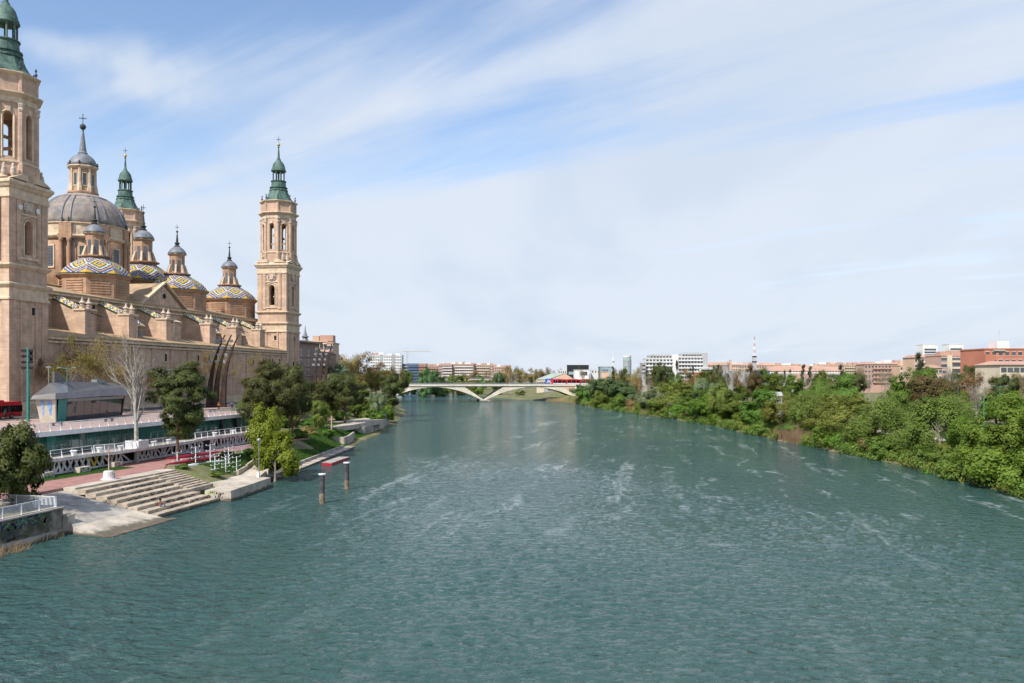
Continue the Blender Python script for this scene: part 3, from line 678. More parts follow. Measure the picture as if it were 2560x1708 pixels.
# small octagonal turrets and a chimney block on the aisle roof
for y in (187.6, 224.6, 239.4):
    m = MB(); m.lathe(-125.5,y,[(1.3,24),(1.3,27.6),(1.6,27.8),(1.6,28.1)],8,P8); tt = pt(m, 'turret', brick_red, bas)
    m = MB(); m.lathe(-125.5,y,[(1.9,28.1),(1.9,28.25),(1.0,29.0),(.25,29.7),(.2,30.2),(.05,30.4)],8,P8); m.build('turret_roof', [coptile], tt)
    for k in range(8):
        a = k*math.pi/4 + P8*0
        if k == 0: m = MB(); m.box(-.3,.3,-.04,.05,0,1.5); TWIN = m.mesh('window', winglass)
        inst('window', TWIN, tt, (-125.5 + 1.22*math.cos(a), y + 1.22*math.sin(a), 25.7), a + math.pi/2)
m = MB(); m.prism3([(-129.5,203.6,25),(-125.4,203.6,25),(-125.4,206.6,25),(-129.5,206.6,25)], [(-129.5,203.6,31.6),(-125.4,203.6,30.2),(-125.4,206.6,30.2),(-129.5,206.6,31.6)]); ch = pt(m, 'roof_block', brick, bas)
m = MB(); m.prism3([(-129.6,203.3,31.6),(-125.1,203.3,30.2),(-125.1,206.9,30.2),(-129.6,206.9,31.6)], [(-129.6,203.3,31.8),(-125.1,203.3,30.4),(-125.1,206.9,30.4),(-129.6,206.9,31.8)]); m.build('block_cap', trim, ch)
# windows of the aisle and of the nave wall
for y in (176, 191, 206, 211.5, 217, 222.5, 237, 243.5, 250, 255):
    inst('window', SMALLWIN, bas, (XO + .02, y, 19.6), math.pi/2, (1, 1, 1.1))
m = MB(); m.box(-.5,.5,-.05,.1,0,.8); m.lathe(0,0,[(.01,.8),(.01,.8)],3); LUN = m.mesh('window', darkhole)
for y0 in (158.5, 174.5):
    for k in range(5): inst('window', LUN, bas, (XN + .05, y0 + k*1.35, 32.0), math.pi/2)
# pointed portal near the far tower
m = MB(); pr_ = []
for r0 in (3.0, 2.4, 1.8):
    pts = [(-r0, GB)] + [(-r0, 13.0)] + [(-r0 + 2*r0*.5*(1-math.cos(math.pi*i/12*.5*2))*.5*2 if False else -r0*math.cos(math.pi*i/10), 13.0 + 1.25*r0*math.sin(math.pi*i/10)) for i in range(1,10)] + [(r0, 13.0), (r0, GB)]
    m.tube([(XO + .25 + (3.0-r0)*.0, 253.5 + x, z) for x, z in pts], .24, 5)
m.build('portal', trim, bas)
m = MB(); m.prism3([(XO+.05,251.8,GB),(XO+.05,255.2,GB),(XO+.05,255.2,13),(XO+.05,253.5,15.1),(XO+.05,251.8,13)], [(XO+.12,251.8,GB),(XO+.12,255.2,GB),(XO+.12,255.2,13),(XO+.12,253.5,15.1),(XO+.12,251.8,13)]); m.build('door', darkhole, bas)

# ---- octagonal domes of glazed tile
def diamondmat():
    m = bpy.data.materials.new('diamond glazed tile'); m.use_nodes = True; t = m.node_tree; b = t.nodes['Principled BSDF']; b.inputs['Roughness'].default_value = .6; b.inputs['Specular IOR Level'].default_value = .2
    uvn = N(t, 'ShaderNodeUVMap'); uvn.uv_map = 'UVMap'; s = N(t, 'ShaderNodeSeparateXYZ'); t.links.new(uvn.outputs[0], s.inputs[0])
    def quant(x, k): return MA(t, 'DIVIDE', MA(t, 'FLOOR', MA(t, 'MULTIPLY', x, k)), k)
    U = quant(MA(t, 'ABSOLUTE', s.outputs[0]), 16.0); Vv = quant(s.outputs[1], 26.0)
    d = MA(t, 'ADD', U, MA(t, 'DIVIDE', MA(t, 'ABSOLUTE', MA(t, 'SUBTRACT', Vv, 0.56)), 0.36))
    r = N(t, 'ShaderNodeValToRGB'); r.color_ramp.interpolation = 'CONSTANT'; e = r.color_ramp.elements
    seq = [(0,TWh),(.07,TB),(.26,TY),(.56,TG),(.76,TWh),(1.0,TB),(1.2,TY),(1.36,TB),(1.62,TWh),(1.75,TB),(1.95,TY)]
    while len(e) < len(seq): e.new(.5)
    for i, (p, c) in enumerate(seq): e[i].position = p / 2.2; e[i].color = (*c, 1)
    t.links.new(MA(t, 'DIVIDE', d, 2.2), r.inputs[0])
    n = N(t, 'ShaderNodeTexNoise'); n.inputs['Scale'].default_value = 3.0; g = N(t, 'ShaderNodeNewGeometry'); t.links.new(g.outputs['Position'], n.inputs['Vector'])
    c = MIX(t, MR(t, n.outputs[0], .35, .7, 0, .22), r.outputs[0], (.12, .10, .08))
    wv = N(t, 'ShaderNodeTexWave', bands_direction='Z'); wv.inputs['Scale'].default_value = 1.6; t.links.new(g.outputs['Position'], wv.inputs['Vector'])
    bp = N(t, 'ShaderNodeBump'); bp.inputs['Strength'].default_value = .4; bp.inputs['Distance'].default_value = .1; t.links.new(wv.outputs[0], bp.inputs['Height']); t.links.new(bp.outputs[0], b.inputs['Normal'])
    t.links.new(c, b.inputs['Base Color']); return m
DIA = diamondmat()
def tile_dome(cx, cy, ze, ap, s=1.0, drum0=33.0):
    """drum, tiled gores, lantern; s scales the lantern"""
    dr = MB(); dr.lathe(cx,cy,[(ap-.45,drum0),(ap-.45,ze-.1)],8,P8,ap=True)
    d = pt(dr, 'dome_drum', brick_red, bas)
    wf = 2*(ap-.45)*math.tan(P8)
    slab = MB()
    for i in range(6): slab.box(-wf*.36 + (.5 if i % 2 else 0)*0, wf*.36, -.14, .1, i*.62, i*.62 + .3)
    LV = slab.mesh('louvre_course', brick_red)
    corner = MB(); corner.box(-.5,.5,-.14,.1,-1.2,3.6); CO = corner.mesh('pilaster', brick_red)
    for k in range(8):
        a = k*math.pi/4; c, s_ = math.cos(a), math.sin(a)
        inst('louvre_course', LV, d, (cx+c*(ap-.43), cy+s_*(ap-.43), ze-4.7), a+math.pi/2)
        a2 = a + P8; R = (ap-.45)/math.cos(P8)
    m = MB(); m.lathe(cx,cy,[(ap-.5,ze-.9),(ap-.1,ze-.6),(ap+.1,ze-.3),(ap+.35,ze-.15),(ap+.35,ze+.05),(ap-.3,ze+.12)],8,P8,ap=True); m.build('dome_cornice', [brick_red], d)
    m = MB(); m.lathe(cx,cy,[(ap-.2,ze+.06),(ap+.42,ze+.06),(ap+.42,ze+.26),(ap-.1,ze+.36)],8,P8,ap=True); m.build('eave_tiles', [edgeg], d)
    hgt = 4.3 * s; rt = 3.1 * s
    prof = [(1.0,0),(.965,.12),(.915,.25),(.85,.39),(.77,.53),(.68,.66),(.58,.78),(.48,.89),(.40,1.0)]
    tg = MB(); tg.uv = []
    for k in range(8):
        a0 = k*math.pi/4 - P8; a1 = a0 + math.pi/4
        for j in range(len(prof) - 1):
            for i in range(4):
                quad = []
                for (ii, jj) in ((i, j), (i+1, j), (i+1, j+1), (i, j+1)):
                    R = (prof[jj][0]*ap if jj else ap) / math.cos(P8); f = ii / 4
                    x = (math.cos(a0)*(1-f) + math.cos(a1)*f)*R; y = (math.sin(a0)*(1-f) + math.sin(a1)*f)*R
                    quad.append((cx+x, cy+y, ze + .3 + prof[jj][1]*hgt)); tg.uv.append((2*f-1, prof[jj][1]))
                b0 = len(tg.v); tg.v += quad; tg.f.append((b0, b0+1, b0+2, b0+3)); tg.m.append(0)
    dome = pt(tg, 'tiled_dome', [DIA], bas)
    z0 = ze + .3 + hgt
    m = MB(); m.lathe(cx,cy,[(rt*.9,z0-.5),(rt*1.05,z0+.1),(rt*1.25,z0+.35),(rt*1.25,z0+.6),(rt*.8,z0+.7)],16); m.build('lantern_base', [brick_red], dome)
    rb = 2.15*s; hb = 5.6*s
    m = MB(); m.lathe(cx,cy,[(rb,z0+.5),(rb,z0+.6+hb)],8,P8); lt = m.build('lantern', [brick_red], dome)
    LW = MB(); LW.box(-.38*s,.38*s,-.06,.08,0,3.3*s); LWM = LW.mesh('lantern_window', winglass)
    SC_ = MB(); SC_.prism3([(-.25*s,-.2,0),(.25*s,-.2,0),(.25*s,-1.1*s,0),(-.25*s,-1.1*s,0)][::-1], [(-.22*s,-.1,2.6*s),(.22*s,-.1,2.6*s),(.22*s,-.25,2.6*s),(-.22*s,-.25,2.6*s)][::-1]); SCM = SC_.mesh('scroll_buttress', trim)
    for k in range(8):
        a = k*math.pi/4; inst('lantern_window', LWM, dome, (cx+math.cos(a)*rb*.925, cy+math.sin(a)*rb*.925, z0+1.3), a+math.pi/2)
        a += P8; inst('scroll_buttress', SCM, dome, (cx+math.cos(a)*rb*.98, cy+math.sin(a)*rb*.98, z0+.6), a+math.pi/2)
    zt = z0+.6+hb
    m = MB(); m.lathe(cx,cy,[(rb*.9,zt-.3),(rb*1.15,zt-.1),(rb*1.25,zt+.1),(rb*1.25,zt+.25),(rb,zt+.3)],8,P8); m.build('lantern_cornice', [trim], dome)
    m = MB(); m.lathe(cx,cy,[(rb*1.25,zt+.25),(rb*1.18,zt+.7*s),(rb*1.02,zt+1.3*s),(rb*.78,zt+1.9*s),(rb*.5,zt+2.35*s),(rb*.28,zt+2.55*s)],16); m.build('cupola', [lead], dome, smooth=True)
    z1 = zt + 2.5*s
    m = MB(); m.lathe(cx,cy,[(.75*s,z1),(.9*s,z1+.2*s),(.45*s,z1+.5*s),(.7*s,z1+.95*s),(.8*s,z1+1.05*s),(.35*s,z1+1.4*s),(.3*s,z1+2.2*s),(.14*s,z1+4.0*s),(.1*s,z1+4.2*s)],10); m.build('lantern_spire', [copper_dark], dome)
    m = MB(); m.lathe(cx,cy,[(.05,z1+4.15*s),(.3*s,z1+4.3*s),(.34*s,z1+4.5*s),(.22*s,z1+4.75*s),(.04,z1+4.8*s)],10); m.build('ball', [copper_dark], dome, smooth=True)
    inst('cross', CROSS, dome, (cx, cy, z1+4.75*s), .4, (.8*s, .8*s, .8*s))
for cy in (191.7, 228.8, 259.8): tile_dome(-140.0, cy, 41.0, 8.0)
tile_dome(-156.5, 237.2, 45.0, 8.2, 1.22)
tile_dome(-156.5, 181.0, 45.0, 8.2, 1.22)
tile_dome(-173.0, 228.8, 41.0, 8.0); tile_dome(-173.0, 191.7, 41.0, 8.0)

# ---- the great central dome
cx, cy = -156.5, 209.3; R = 11.4
m = MB(); m.lathe(cx,cy,[(R-.3,36),(R-.3,56.0)],32); dr = pt(m, 'dome_drum', brick_red, bas, True)
m = MB(); m.lathe(cx,cy,[(R-.4,52.3),(R+.3,52.6),(R+.6,53.0),(R+.6,53.3),(R,53.5),(R-.1,53.6),(R-.1,56.2),(R+.3,56.5),(R+.3,56.7),(R-.5,56.9)],32); m.build('dome_cornice', [trim], dr)
DW = win_mesh('window', 2.1, 5.4, frame=.35, bars=(2, 6))
m = MB()
for x in (-1.0, 1.0): m.lathe(x,-.45,[(.6,38),(.6,42.5),(.5,42.7),(.42,51.2),(.62,51.9),(.62,52.4)],10)
m.box(-1.8,1.8,-.5,.3,36,42.4); m.box(-1.75,1.75,-.95,.2,52.4,53.5); m.box(-1.6,1.6,-.5,.3,53.5,56.4)
COLP = m.mesh('column_pair', brick_red)
m = MB(); m.tube([(0,-.15,40),(0,-.15,56)], .09, 6); PIPE = m.mesh('downpipe', lead)
for k in range(8):
    a = k*math.pi/4 - 0.12
    inst('window', DW, dr, (cx+math.cos(a)*(R-.25), cy+math.sin(a)*(R-.25), 45.0), a+math.pi/2)
    a2 = a + P8
    inst('column_pair', COLP, dr, (cx+math.cos(a2)*(R-.2), cy+math.sin(a2)*(R-.2), 0), a2+math.pi/2)
    inst('downpipe', PIPE, dr, (cx+math.cos(a2+.19)*(R-.1), cy+math.sin(a2+.19)*(R-.1), 0), a2+.19+math.pi/2)
    for d_ in (-.07, .07): inst('ball_finial', FIN, dr, (cx+math.cos(a2+d_)*(R+.1), cy+math.sin(a2+d_)*(R+.1), 56.4), 0, (.9, .9, .75))
prof = [(R-.2,56.6)] + [((R-.2)*math.cos(th) + .0, 56.8 + 9.6*math.sin(th)) for th in [i*math.radians(6.2) for i in range(1, 10)]]
m = MB(); m.lathe(cx,cy,prof,32); gd = pt(m, 'great_dome', roofslate, bas, True)
rb_ = MB()
rb_.tube([((r+.02), 0, z+.02) for r, z in prof], .26, 5)
RIB = rb_.mesh('rib', [lead])
for k in range(8):
    for d_ in (-.1, .1): inst('rib', RIB, gd, (cx, cy, 0), k*math.pi/4 + P8 - .12 + d_)
zt = prof[-1][1]; rt = prof[-1][0]
m = MB(); m.lathe(cx,cy,[(rt-.6,zt-.6),(rt+.35,zt-.2),(rt+.35,zt+.1),(4.6,zt+1.0),(3.7,zt+1.3)],16); m.build('dome_collar', [roofslate], gd)
m = MB(); m.lathe(cx,cy,[(3.9,65.3),(3.9,66.0),(4.1,66.2),(4.1,66.6),(3.3,66.9),(3.15,73.0)],8,P8); ml = m.build('lantern', [brick_red], gd)
LW = win_mesh('lantern_window', 1.0, 3.3, frame=.2, bars=(1, 4))
for k in range(8):
    a = k*math.pi/4; inst('lantern_window', LW, gd, (cx+math.cos(a)*3.02, cy+math.sin(a)*3.02, 68.3), a+math.pi/2)
    a += P8; q = MB(); q.lathe(0,0,[(.75,66.4),(.7,67.6),(.42,69.0),(.36,73.2)],6)
    if k == 0: LP = q.mesh('pilaster', [trim])
    inst('pilaster', LP, gd, (cx+math.cos(a)*3.15, cy+math.sin(a)*3.15, 0), a)
m = MB(); m.lathe(cx,cy,[(3.0,72.8),(3.6,73.1),(4.05,73.5),(4.05,73.8),(3.3,74.0)],8,P8); m.build('lantern_cornice', [trim], gd)
m = MB(); m.lathe(cx,cy,[(3.7,73.9),(3.6,74.6),(3.25,75.5),(2.6,76.4),(1.7,77.1),(1.0,77.5)],16); m.build('cupola', [lead], gd, smooth=True)
for k in range(8): a = k*math.pi/4 + P8; inst('ball_finial', FIN, gd, (cx+math.cos(a)*3.75, cy+math.sin(a)*3.75, 73.7), 0, (1,1,.6))
m = MB(); m.lathe(cx,cy,[(1.1,77.4),(1.3,77.6),(1.0,78.0),(.75,79.5),(.42,82.5),(.25,83.8),(.35,84.0),(.15,84.2)],10); m.build('lantern_spire', [lead], gd)
m = MB(); m.lathe(cx,cy,[(.05,84.1),(.6,84.4),(.85,85.0),(.6,85.6),(.05,85.9)],12); m.build('ball', [copper_dark], gd, smooth=True)
inst('cross', CROSS, gd, (cx, cy, 85.8), .4, (1.3, 1.3, 1.2))
# ---------------------------------------------------------------- south bank: pavilion under the promenade
teal = glassmat('teal glass', (0.018, 0.075, 0.068), 0.06, 0.7)
teal2 = glassmat('lighter teal glass', (0.03, 0.17, 0.155), 0.1, 0.6)
tealpaint = mk('sea green paint', (0.03, 0.22, 0.19), 0.5, 0.12, 1.0)
yellow = mk('yellow paint', (0.62, 0.44, 0.05), 0.6, 0.15, 1.0)
rust = mk('rusted steel', (0.05, 0.024, 0.017), 0.8, 0.35, 0.7, col2=(0.022, 0.014, 0.012))
red = mk('red paint', (0.50, 0.018, 0.025), 0.35, 0.1, 0.8)
redboat = mk('crimson boat hull', (0.36, 0.02, 0.05), 0.4, 0.1, 0.8)
lampgrey = mk('grey lamp metal', (0.25, 0.26, 0.27), 0.4, 0.1, 1.0, metal=0.4)
black = mk('black rubber', (0.02, 0.02, 0.021), 0.7, 0.2, 1.0)
pav = thing('pavilion', (-79, 120, 3.2), 'long riverside pavilion with teal glass front, terrace and white lattice wall', 'pavilion')
mb = MB(); mb.prism([(-76.2,80),(-76.2,104),(-75.0,107),(-75.0,127),(-76.2,130),(-76.2,162),(-80.2,162),(-80.2,80)], 5.02, 5.3); mb.build('terrace_slab', [concrete_grey], pav)
mb = MB()
for p, q in (((-76.15,80),(-76.15,104.05)),((-76.15,104),(-74.95,107)),((-74.95,107),(-74.95,127)),((-74.95,127),(-76.15,130)),((-76.15,130),(-76.15,162))): mb.obox(p, q, .16, 4.96, 5.37)
mb.build('terrace_edge', [whitew], pav)
mb = MB(); mb.box(-82.0,-80.6,80,162.2,4.9,8.05); mb.box(-80.75,-78.3,79.8,80.0,3.2,8.0); mb.build('back_wall', [darkhole], pav)
mb = MB(); mb.box(-80.58,-80.4,80.0,81.56,5.02,8.03); 
pane = MB(); pane.box(-.03,.03,-.78,.78,0,2.7); PANE = pane.mesh('glass_pane', [teal]); PANE2 = pane.mesh('glass_pane', [teal2])
mul = MB(); mul.box(-.05,.06,-.035,.035,0,2.72); MUL = mul.mesh('mullion', [tealpaint])
for k in range(50):
    y = 82 + k*1.6
    inst('glass_pane', PANE2 if k in (12, 33, 44) else PANE, pav, (-80.45, y, 5.32))
    inst('mullion', MUL, pav, (-80.44, y + .8, 5.32))
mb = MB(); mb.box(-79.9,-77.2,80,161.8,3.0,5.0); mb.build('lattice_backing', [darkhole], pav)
mb = MB(); mb.box(-76.75,-76.55,82,161.8,3.0,3.5); mb.box(-76.75,-76.55,82,161.8,4.85,5.02); mb.build('lattice_rail', [whitew], pav)
bar = MB(); bar.box(-.05,.05,-.14,.14,-.5,.5); BAR = bar.mesh('lattice_bar', [whitew]); BARY = bar.mesh('lattice_bar', [yellow])
rr = random.Random(5); y = 84.0
while y < 161.5:
    if 112.4 < y < 114.2 or 133 < y < 135.2: y += .5; continue
    for tilt in ((-.45, .45) if rr.random() < .7 else (rr.choice((-.7, -.3, .3, .7)),)):
        tt = tilt * rr.uniform(.6, 1.5); L = 1.42 / math.cos(tt)
        inst('lattice_bar', BARY if 103.8 < y < 106.2 and rr.random() < .7 else BAR, pav, (-76.65 + rr.uniform(-.02, .02), y + rr.uniform(-.2, .2), 4.18), scale=(1, rr.uniform(.85, 1.25), L), rot=(tt, 0, 0))
    y += rr.uniform(.8, 1.25)
mb = MB(); mb.box(-77.6,-76.5,133.2,135.2,3.2,5.0); mb.build('doorway', [darkhole], pav)
for y in (146.5, 152.0):
    mb = MB(); mb.prism3([(-80.36,y-.35,5.05),(-80.36,y+.35,5.05),(-79.9,y+.35,5.05),(-79.9,y-.35,5.05)], [(-80.36,y-1.2,8.0),(-80.36,y-.5,8.0),(-79.9,y-.5,8.0),(-79.9,y-1.2,8.0)]); mb.build('leaning_column', [ironm], pav)

# ---- railings
def railing(path, n_rail, h, label, gap=2.0, lean=.18, mat=None, post_w=.07, nm='railing'):
    """path: 3-D points of the foot line"""
    P = [Vector(p) for p in path]; mat = mat or white
    t_ = thing(nm, tuple(P[0]), label, 'railing')
    d0 = (P[-1] - P[0]).normalized(); out = Vector((d0.y, -d0.x, 0))
    for i in range(len(P) - 1):
        L = (P[i+1] - P[i]).length; n = max(1, round(L / gap)); d = (P[i+1] - P[i]) / n
        for k in range(n + (1 if i == len(P) - 2 else 0)):
            a = P[i] + d * k
            m = MB(); q = out * lean
            dd = d.normalized() * post_w / 2; wd = out * .10
            m.prism3([tuple(a - dd - wd*0), tuple(a + dd - wd*0), tuple(a + dd - wd*1.4), tuple(a - dd - wd*1.4)], [tuple(a - dd + q*-1 + Vector((0,0,h))), tuple(a + dd - q + Vector((0,0,h))), tuple(a + dd - q - out*.06 + Vector((0,0,h))), tuple(a - dd - q - out*.06 + Vector((0,0,h)))])
            m.build('post', [mat], t_)
    for r in range(n_rail):
        z = h * (1 - r * .82 / max(1, n_rail)); off = -out * (lean * z / h + .05)
        m = MB(); m.tube([tuple(p + off + Vector((0,0,z))) for p in P], .04 if r == 0 else .022, 5); m.build('rail', [mat], t_)
    return t_
railing([(-79.8,62,PR+.05),(-79.8,163,PR+.05)], 6, 1.1, 'long white railing along the edge of the upper promenade')
railing([(-76.2,84,5.37),(-76.2,104,5.37)], 2, 1.05, 'open white terrace railing with two bars above the lawn')
railing([(-76.2,104.4,5.37),(-75.0,107.2,5.37),(-75.0,126.8,5.37)], 6, 1.05, 'many-barred white railing round the jutting terrace beside the tall bare tree')
railing([(-76.2,130.2,5.37),(-76.2,161.8,5.37)], 2, 1.05, 'open terrace railing at the far end, behind the pine trunk')
railing([(-59.75,36,2.62),(-59.75,76.0,2.62)], 9, 1.15, 'white multi-bar railing on top of the mossy retaining wall', gap=2.4, lean=.05)
railing([(-60.0,76.1,2.62),(-66.6,76.1,2.7)], 9, 1.15, 'short white railing beside the top of the boat ramp', gap=2.4, lean=.05)
railing([(-69.2,118,3.22),(-68.2,131,3.22),(-67.4,142,3.22)], 6, 1.1, 'white railing beside the red quay path behind the boat racks', gap=1.8)

# ---- planters, box and blocks
pot = MB(); pot.lathe(0,0,[(.34,0),(.5,.72),(.6,.74),(.6,.88),(.5,.9),(.45,.8)],14); POT = pot.mesh('planter', [white], smooth=False)
W_ord = ['first','second','third','fourth','fifth','sixth','seventh','eighth','ninth','tenth','eleventh','twelfth','thirteenth','fourteenth','fifteenth','sixteenth','seventeenth','eighteenth','nineteenth','twentieth','twenty-first','twenty-second','twenty-third','twenty-fourth','twenty-fifth','twenty-sixth']
for i, (x, y) in enumerate(((-76.9,101),(-76.9,106.3),(-75.8,109.4),(-75.7,117.4),(-75.7,121.4),(-76.9,137.5),(-76.9,144.2),(-76.9,150.4),(-76.9,155.2))):
    o = inst('planter', POT, None, (x, y, 5.3), scale=(.78,.78,.82)); tag(o, 'white round plant pot on the terrace, %s counting from the lawn end' % W_ord[i], 'planter', 'plant pots along the terrace')
tb = thing('tree_box', (-75.9,113.4,5.3), 'white slatted box round the trunk of the tall bare tree', 'planter box')
sl_ = MB(); sl_.box(-.04,.04,-.11,.11,0,1.15); SLA = sl_.mesh('slat', [white])
for k in range(10):
    for s_ in (0, 1): inst('slat', SLA, tb, (-76.9 + 2.0*s_, 112.3 + k*.245, 5.31))
    for s_ in (0, 1): inst('slat', SLA, tb, (-76.85 + k*.215, 112.18 + 2.42*s_, 5.31), math.pi/2)
def scrawl(parent, o, xd, up, w_, h_, col, seed, n=7, r=.035):
    """sprayed strokes lying on a face"""
    q = random.Random(seed); m = MB(); o = Vector(o); xd = Vector(xd).normalized(); up = Vector(up).normalized(); nn = xd.cross(up)
    for k in range(n):
        x = w_ * (k + q.uniform(0, .6)) / n; pts = []
        zz_ = q.uniform(.1, .9)
        for j in range(q.randint(4, 7)):
            pts.append(o + xd * (x + q.uniform(-.5, .5) * w_ / n * 1.3) + up * (h_ * min(1, max(0, zz_))) + nn * .004); zz_ += q.choice((-1, 1)) * q.uniform(.25, .6); zz_ = min(1, max(0, zz_))
        for a_, b_ in zip(pts[:-1], pts[1:]):
            if (b_ - a_).length < .02: continue
            sd = (b_ - a_).normalized().cross(nn) * r
            m.add([tuple(a_ - sd), tuple(b_ - sd), tuple(b_ + sd), tuple(a_ + sd)], [(0,1,2,3)])
    return m.build('graffiti', [col], parent)
ink = mk('dark blue spray paint', (0.035, 0.05, 0.10), 0.8, 0.3, 2.0)
inkk = mk('black spray paint', (0.03, 0.03, 0.032), 0.8, 0.3, 2.0)
inkg = mk('green spray paint', (0.10, 0.28, 0.17), 0.8, 0.3, 2.0)
inkp = mk('pink spray paint', (0.55, 0.16, 0.30), 0.8, 0.3, 2.0)
inkl = mk('pale lime spray paint', (0.42, 0.55, 0.22), 0.8, 0.3, 2.0)
for i, (x, y, l) in enumerate(((-75.4,94.0,2.0),(-75.1,100.4,2.2),(-75.0,107.2,1.8))):
    t_ = thing('concrete_block', (x, y, LQ), ['low graffitied concrete block on the lawn nearest the leafy bush', 'low graffitied concrete block in the middle of the lawn edge', 'rounded concrete block where the lawn meets the path'][i], 'concrete block')
    m = MB(); m.prism([(x-.45,y-l/2),(x+.35,y-l/2+.1),(x+.45,y+l/2-.1),(x-.35,y+l/2)], LQ-.1, LQ+.72); m.build('block', [concrete], t_)
    scrawl(t_, (x+.41, y-l/2+.25, LQ+.1), (.05,1,0), (0,0,1), l-.5, .5, inkg if i < 2 else inkp, 20+i, 6, .05)
t_ = thing('lamp_post_stump', (-66.8,94.1,LQ), 'rusty broken post in a white conical graffitied concrete foot', 'post')
m = MB(); m.lathe(-66.8,94.1,[(.95,LQ),(.92,LQ+.08),(.72,LQ+.1),(.58,LQ+1.0),(.5,LQ+1.05)],16); m.build('foot', [whitew], t_)
m = MB(); m.tube([(-66.8,94.1,LQ+1),(-66.8,94.1,LQ+2.9),(-66.8,94.1,LQ+4.1)], [.07,.065,.05], 8); m.build('post', [mk('peeling orange paint', (.45,.30,.22), .7, .3, 3.0)], t_)
scrawl(t_, (-66.2,93.75,LQ+.2), (.2,1,0), (-.15,0,1), .6, .3, inkp, 41, 5, .05); scrawl(t_, (-66.28,93.7,LQ+.55), (.2,1,0), (-.15,0,1), .7, .35, inkg, 42, 5, .05)

# ---- steps, ramp, quay platform, retaining walls
st = tag(thing('stone_steps', (-60, 95, 0), None, None), kind='structure')
cstep = [mk('worn step concrete %d' % i, c, .9, .16, .9, bump=.25, bscale=4, stain=(.19,.16,.135), stain_amt=.7, stain_scale=.7, stain_lo=.48, stain_hi=.62, wet=.4) for i, c in enumerate(((.46,.385,.30),(.415,.345,.265),(.435,.355,.27)))]
for i in range(8):
    z1 = .45 + .365*i; x0 = -55.0 - 1.28*i; x1 = x0 - 1.34; ye = 99.4 if z1 < 1.3 else 105.2 - .1*(7-i)
    m = MB(); ja = rr.uniform(-.05, .05); nseg = 5
    ycut = [86.06] + sorted(rr.uniform(88, ye-2) for _ in range(nseg-1)) + [ye]
    for k in range(nseg):
        if ycut[k+1] - ycut[k] < .4: continue
        dz = rr.uniform(-.025, .015); dx = rr.uniform(-.06, .06)
        m = MB(); m.prism([(x0+dx, ycut[k]), (x0+dx*.5, ycut[k+1]-.02), (x1, ycut[k+1]-.02), (x1, ycut[k])], (-1.0 if i == 0 else z1-.55), z1+dz)
        m.build('step', [cstep[rr.randrange(3)]], st)
    if z1 > 1.3 and i < 8:
        m = MB(); m.prism([(x0-.66, 100.4-.25*(7-i)), (x0-.66, ye-.1), (x1+.02, ye-.1), (x1+.02, 100.1-.25*(7-i))], z1-.1, z1+.185); m.build('half_step', [cstep[i % 3]], st)
    if i < 7: scrawl(st, (x0-1.28+.075, 88+rr.uniform(0,3), z1+.06), (0,1,0), (0,0,1), rr.uniform(7, 9), .20, inkk, 60+i, 13, .028)
m = MB(); m.prism3([(-68.2,76.5,2.0),(-68.2,85.95,2.0),(-57.9,85.95,-1),(-57.9,76.5,-1)], [(-68.2,76.5,3.21),(-68.2,85.95,3.21),(-57.9,85.95,.82),(-57.9,76.5,.82)]); m.struct('boat_ramp', [concrete_grey])
m = MB(); m.prism3([(-57.85,75.9,-1),(-57.85,86.0,-1),(-53.6,86.3,-1.4),(-53.9,75.5,-1.4)], [(-57.85,75.9,.80),(-57.85,86.0,.86),(-53.6,86.3,-.05),(-53.9,75.5,-.05)]); m.struct('ramp_slab', [concrete])
m = MB(); m.prism([(-54.3,75.3),(-53.2,75.6),(-52.9,86.4),(-53.7,86.6)], -1.4, .06); m.struct('ramp_toe', [mk('wet brown concrete', (.16,.12,.09), .5, .3, .9)])
qp = tag(MB().prism([(-53.4,99.5),(-54.8,113.6),(-60.5,115.2),(-61.2,106.9),(-57.0,105.4),(-57.0,99.5)], -1.2, 1.35).build('quay_platform', [concrete]), kind='structure')
scrawl(qp, (-55.6,99.495,.35), (1,0,0), (0,0,1), 1.2, .75, inkk, 81, 8, .04); scrawl(qp, (-56.9,99.495,.75), (1,0,0), (0,0,1), 1.3, .45, inkl, 82, 7, .05)
scrawl(qp, (-53.78,103.2,.55), (-.099,.995,0), (0,0,1), .7, .7, inkk, 83, 5, .06); scrawl(qp, (-54.34,108.9,.55), (-.099,.995,0), (0,0,1), .8, .7, inkk, 84, 5, .06)
m = MB()
for k in range(9): y = 101 + k*1.45; x = -53.4 - (y-99.5)*.0993; m.box(x-.01, x+.012, y, y+.05, -.1, 1.3)
m.build('wall_joint', [concrete_grey], qp)
pp = [(-60.6,115.1),(-61.2,119),(-62.6,124),(-64.6,129.5),(-66.8,134)]
m = MB()
for i in range(4):
    a_, b_ = pp[i], pp[i+1]; za, zb = 1.36+.42*i, 1.36+.42*(i+1)
    m.prism3([(a_[0],a_[1],za-.8),(b_[0],b_[1],zb-.8),(b_[0]+3.0,b_[1]+.6,zb-.8),(a_[0]+3.6,a_[1]-.5,za-.8)][::-1], [(a_[0],a_[1],za),(b_[0],b_[1],zb),(b_[0]+3.0,b_[1]+.6,zb),(a_[0]+3.6,a_[1]-.5,za)][::-1])
m.struct('footpath', [concrete])
m = MB()
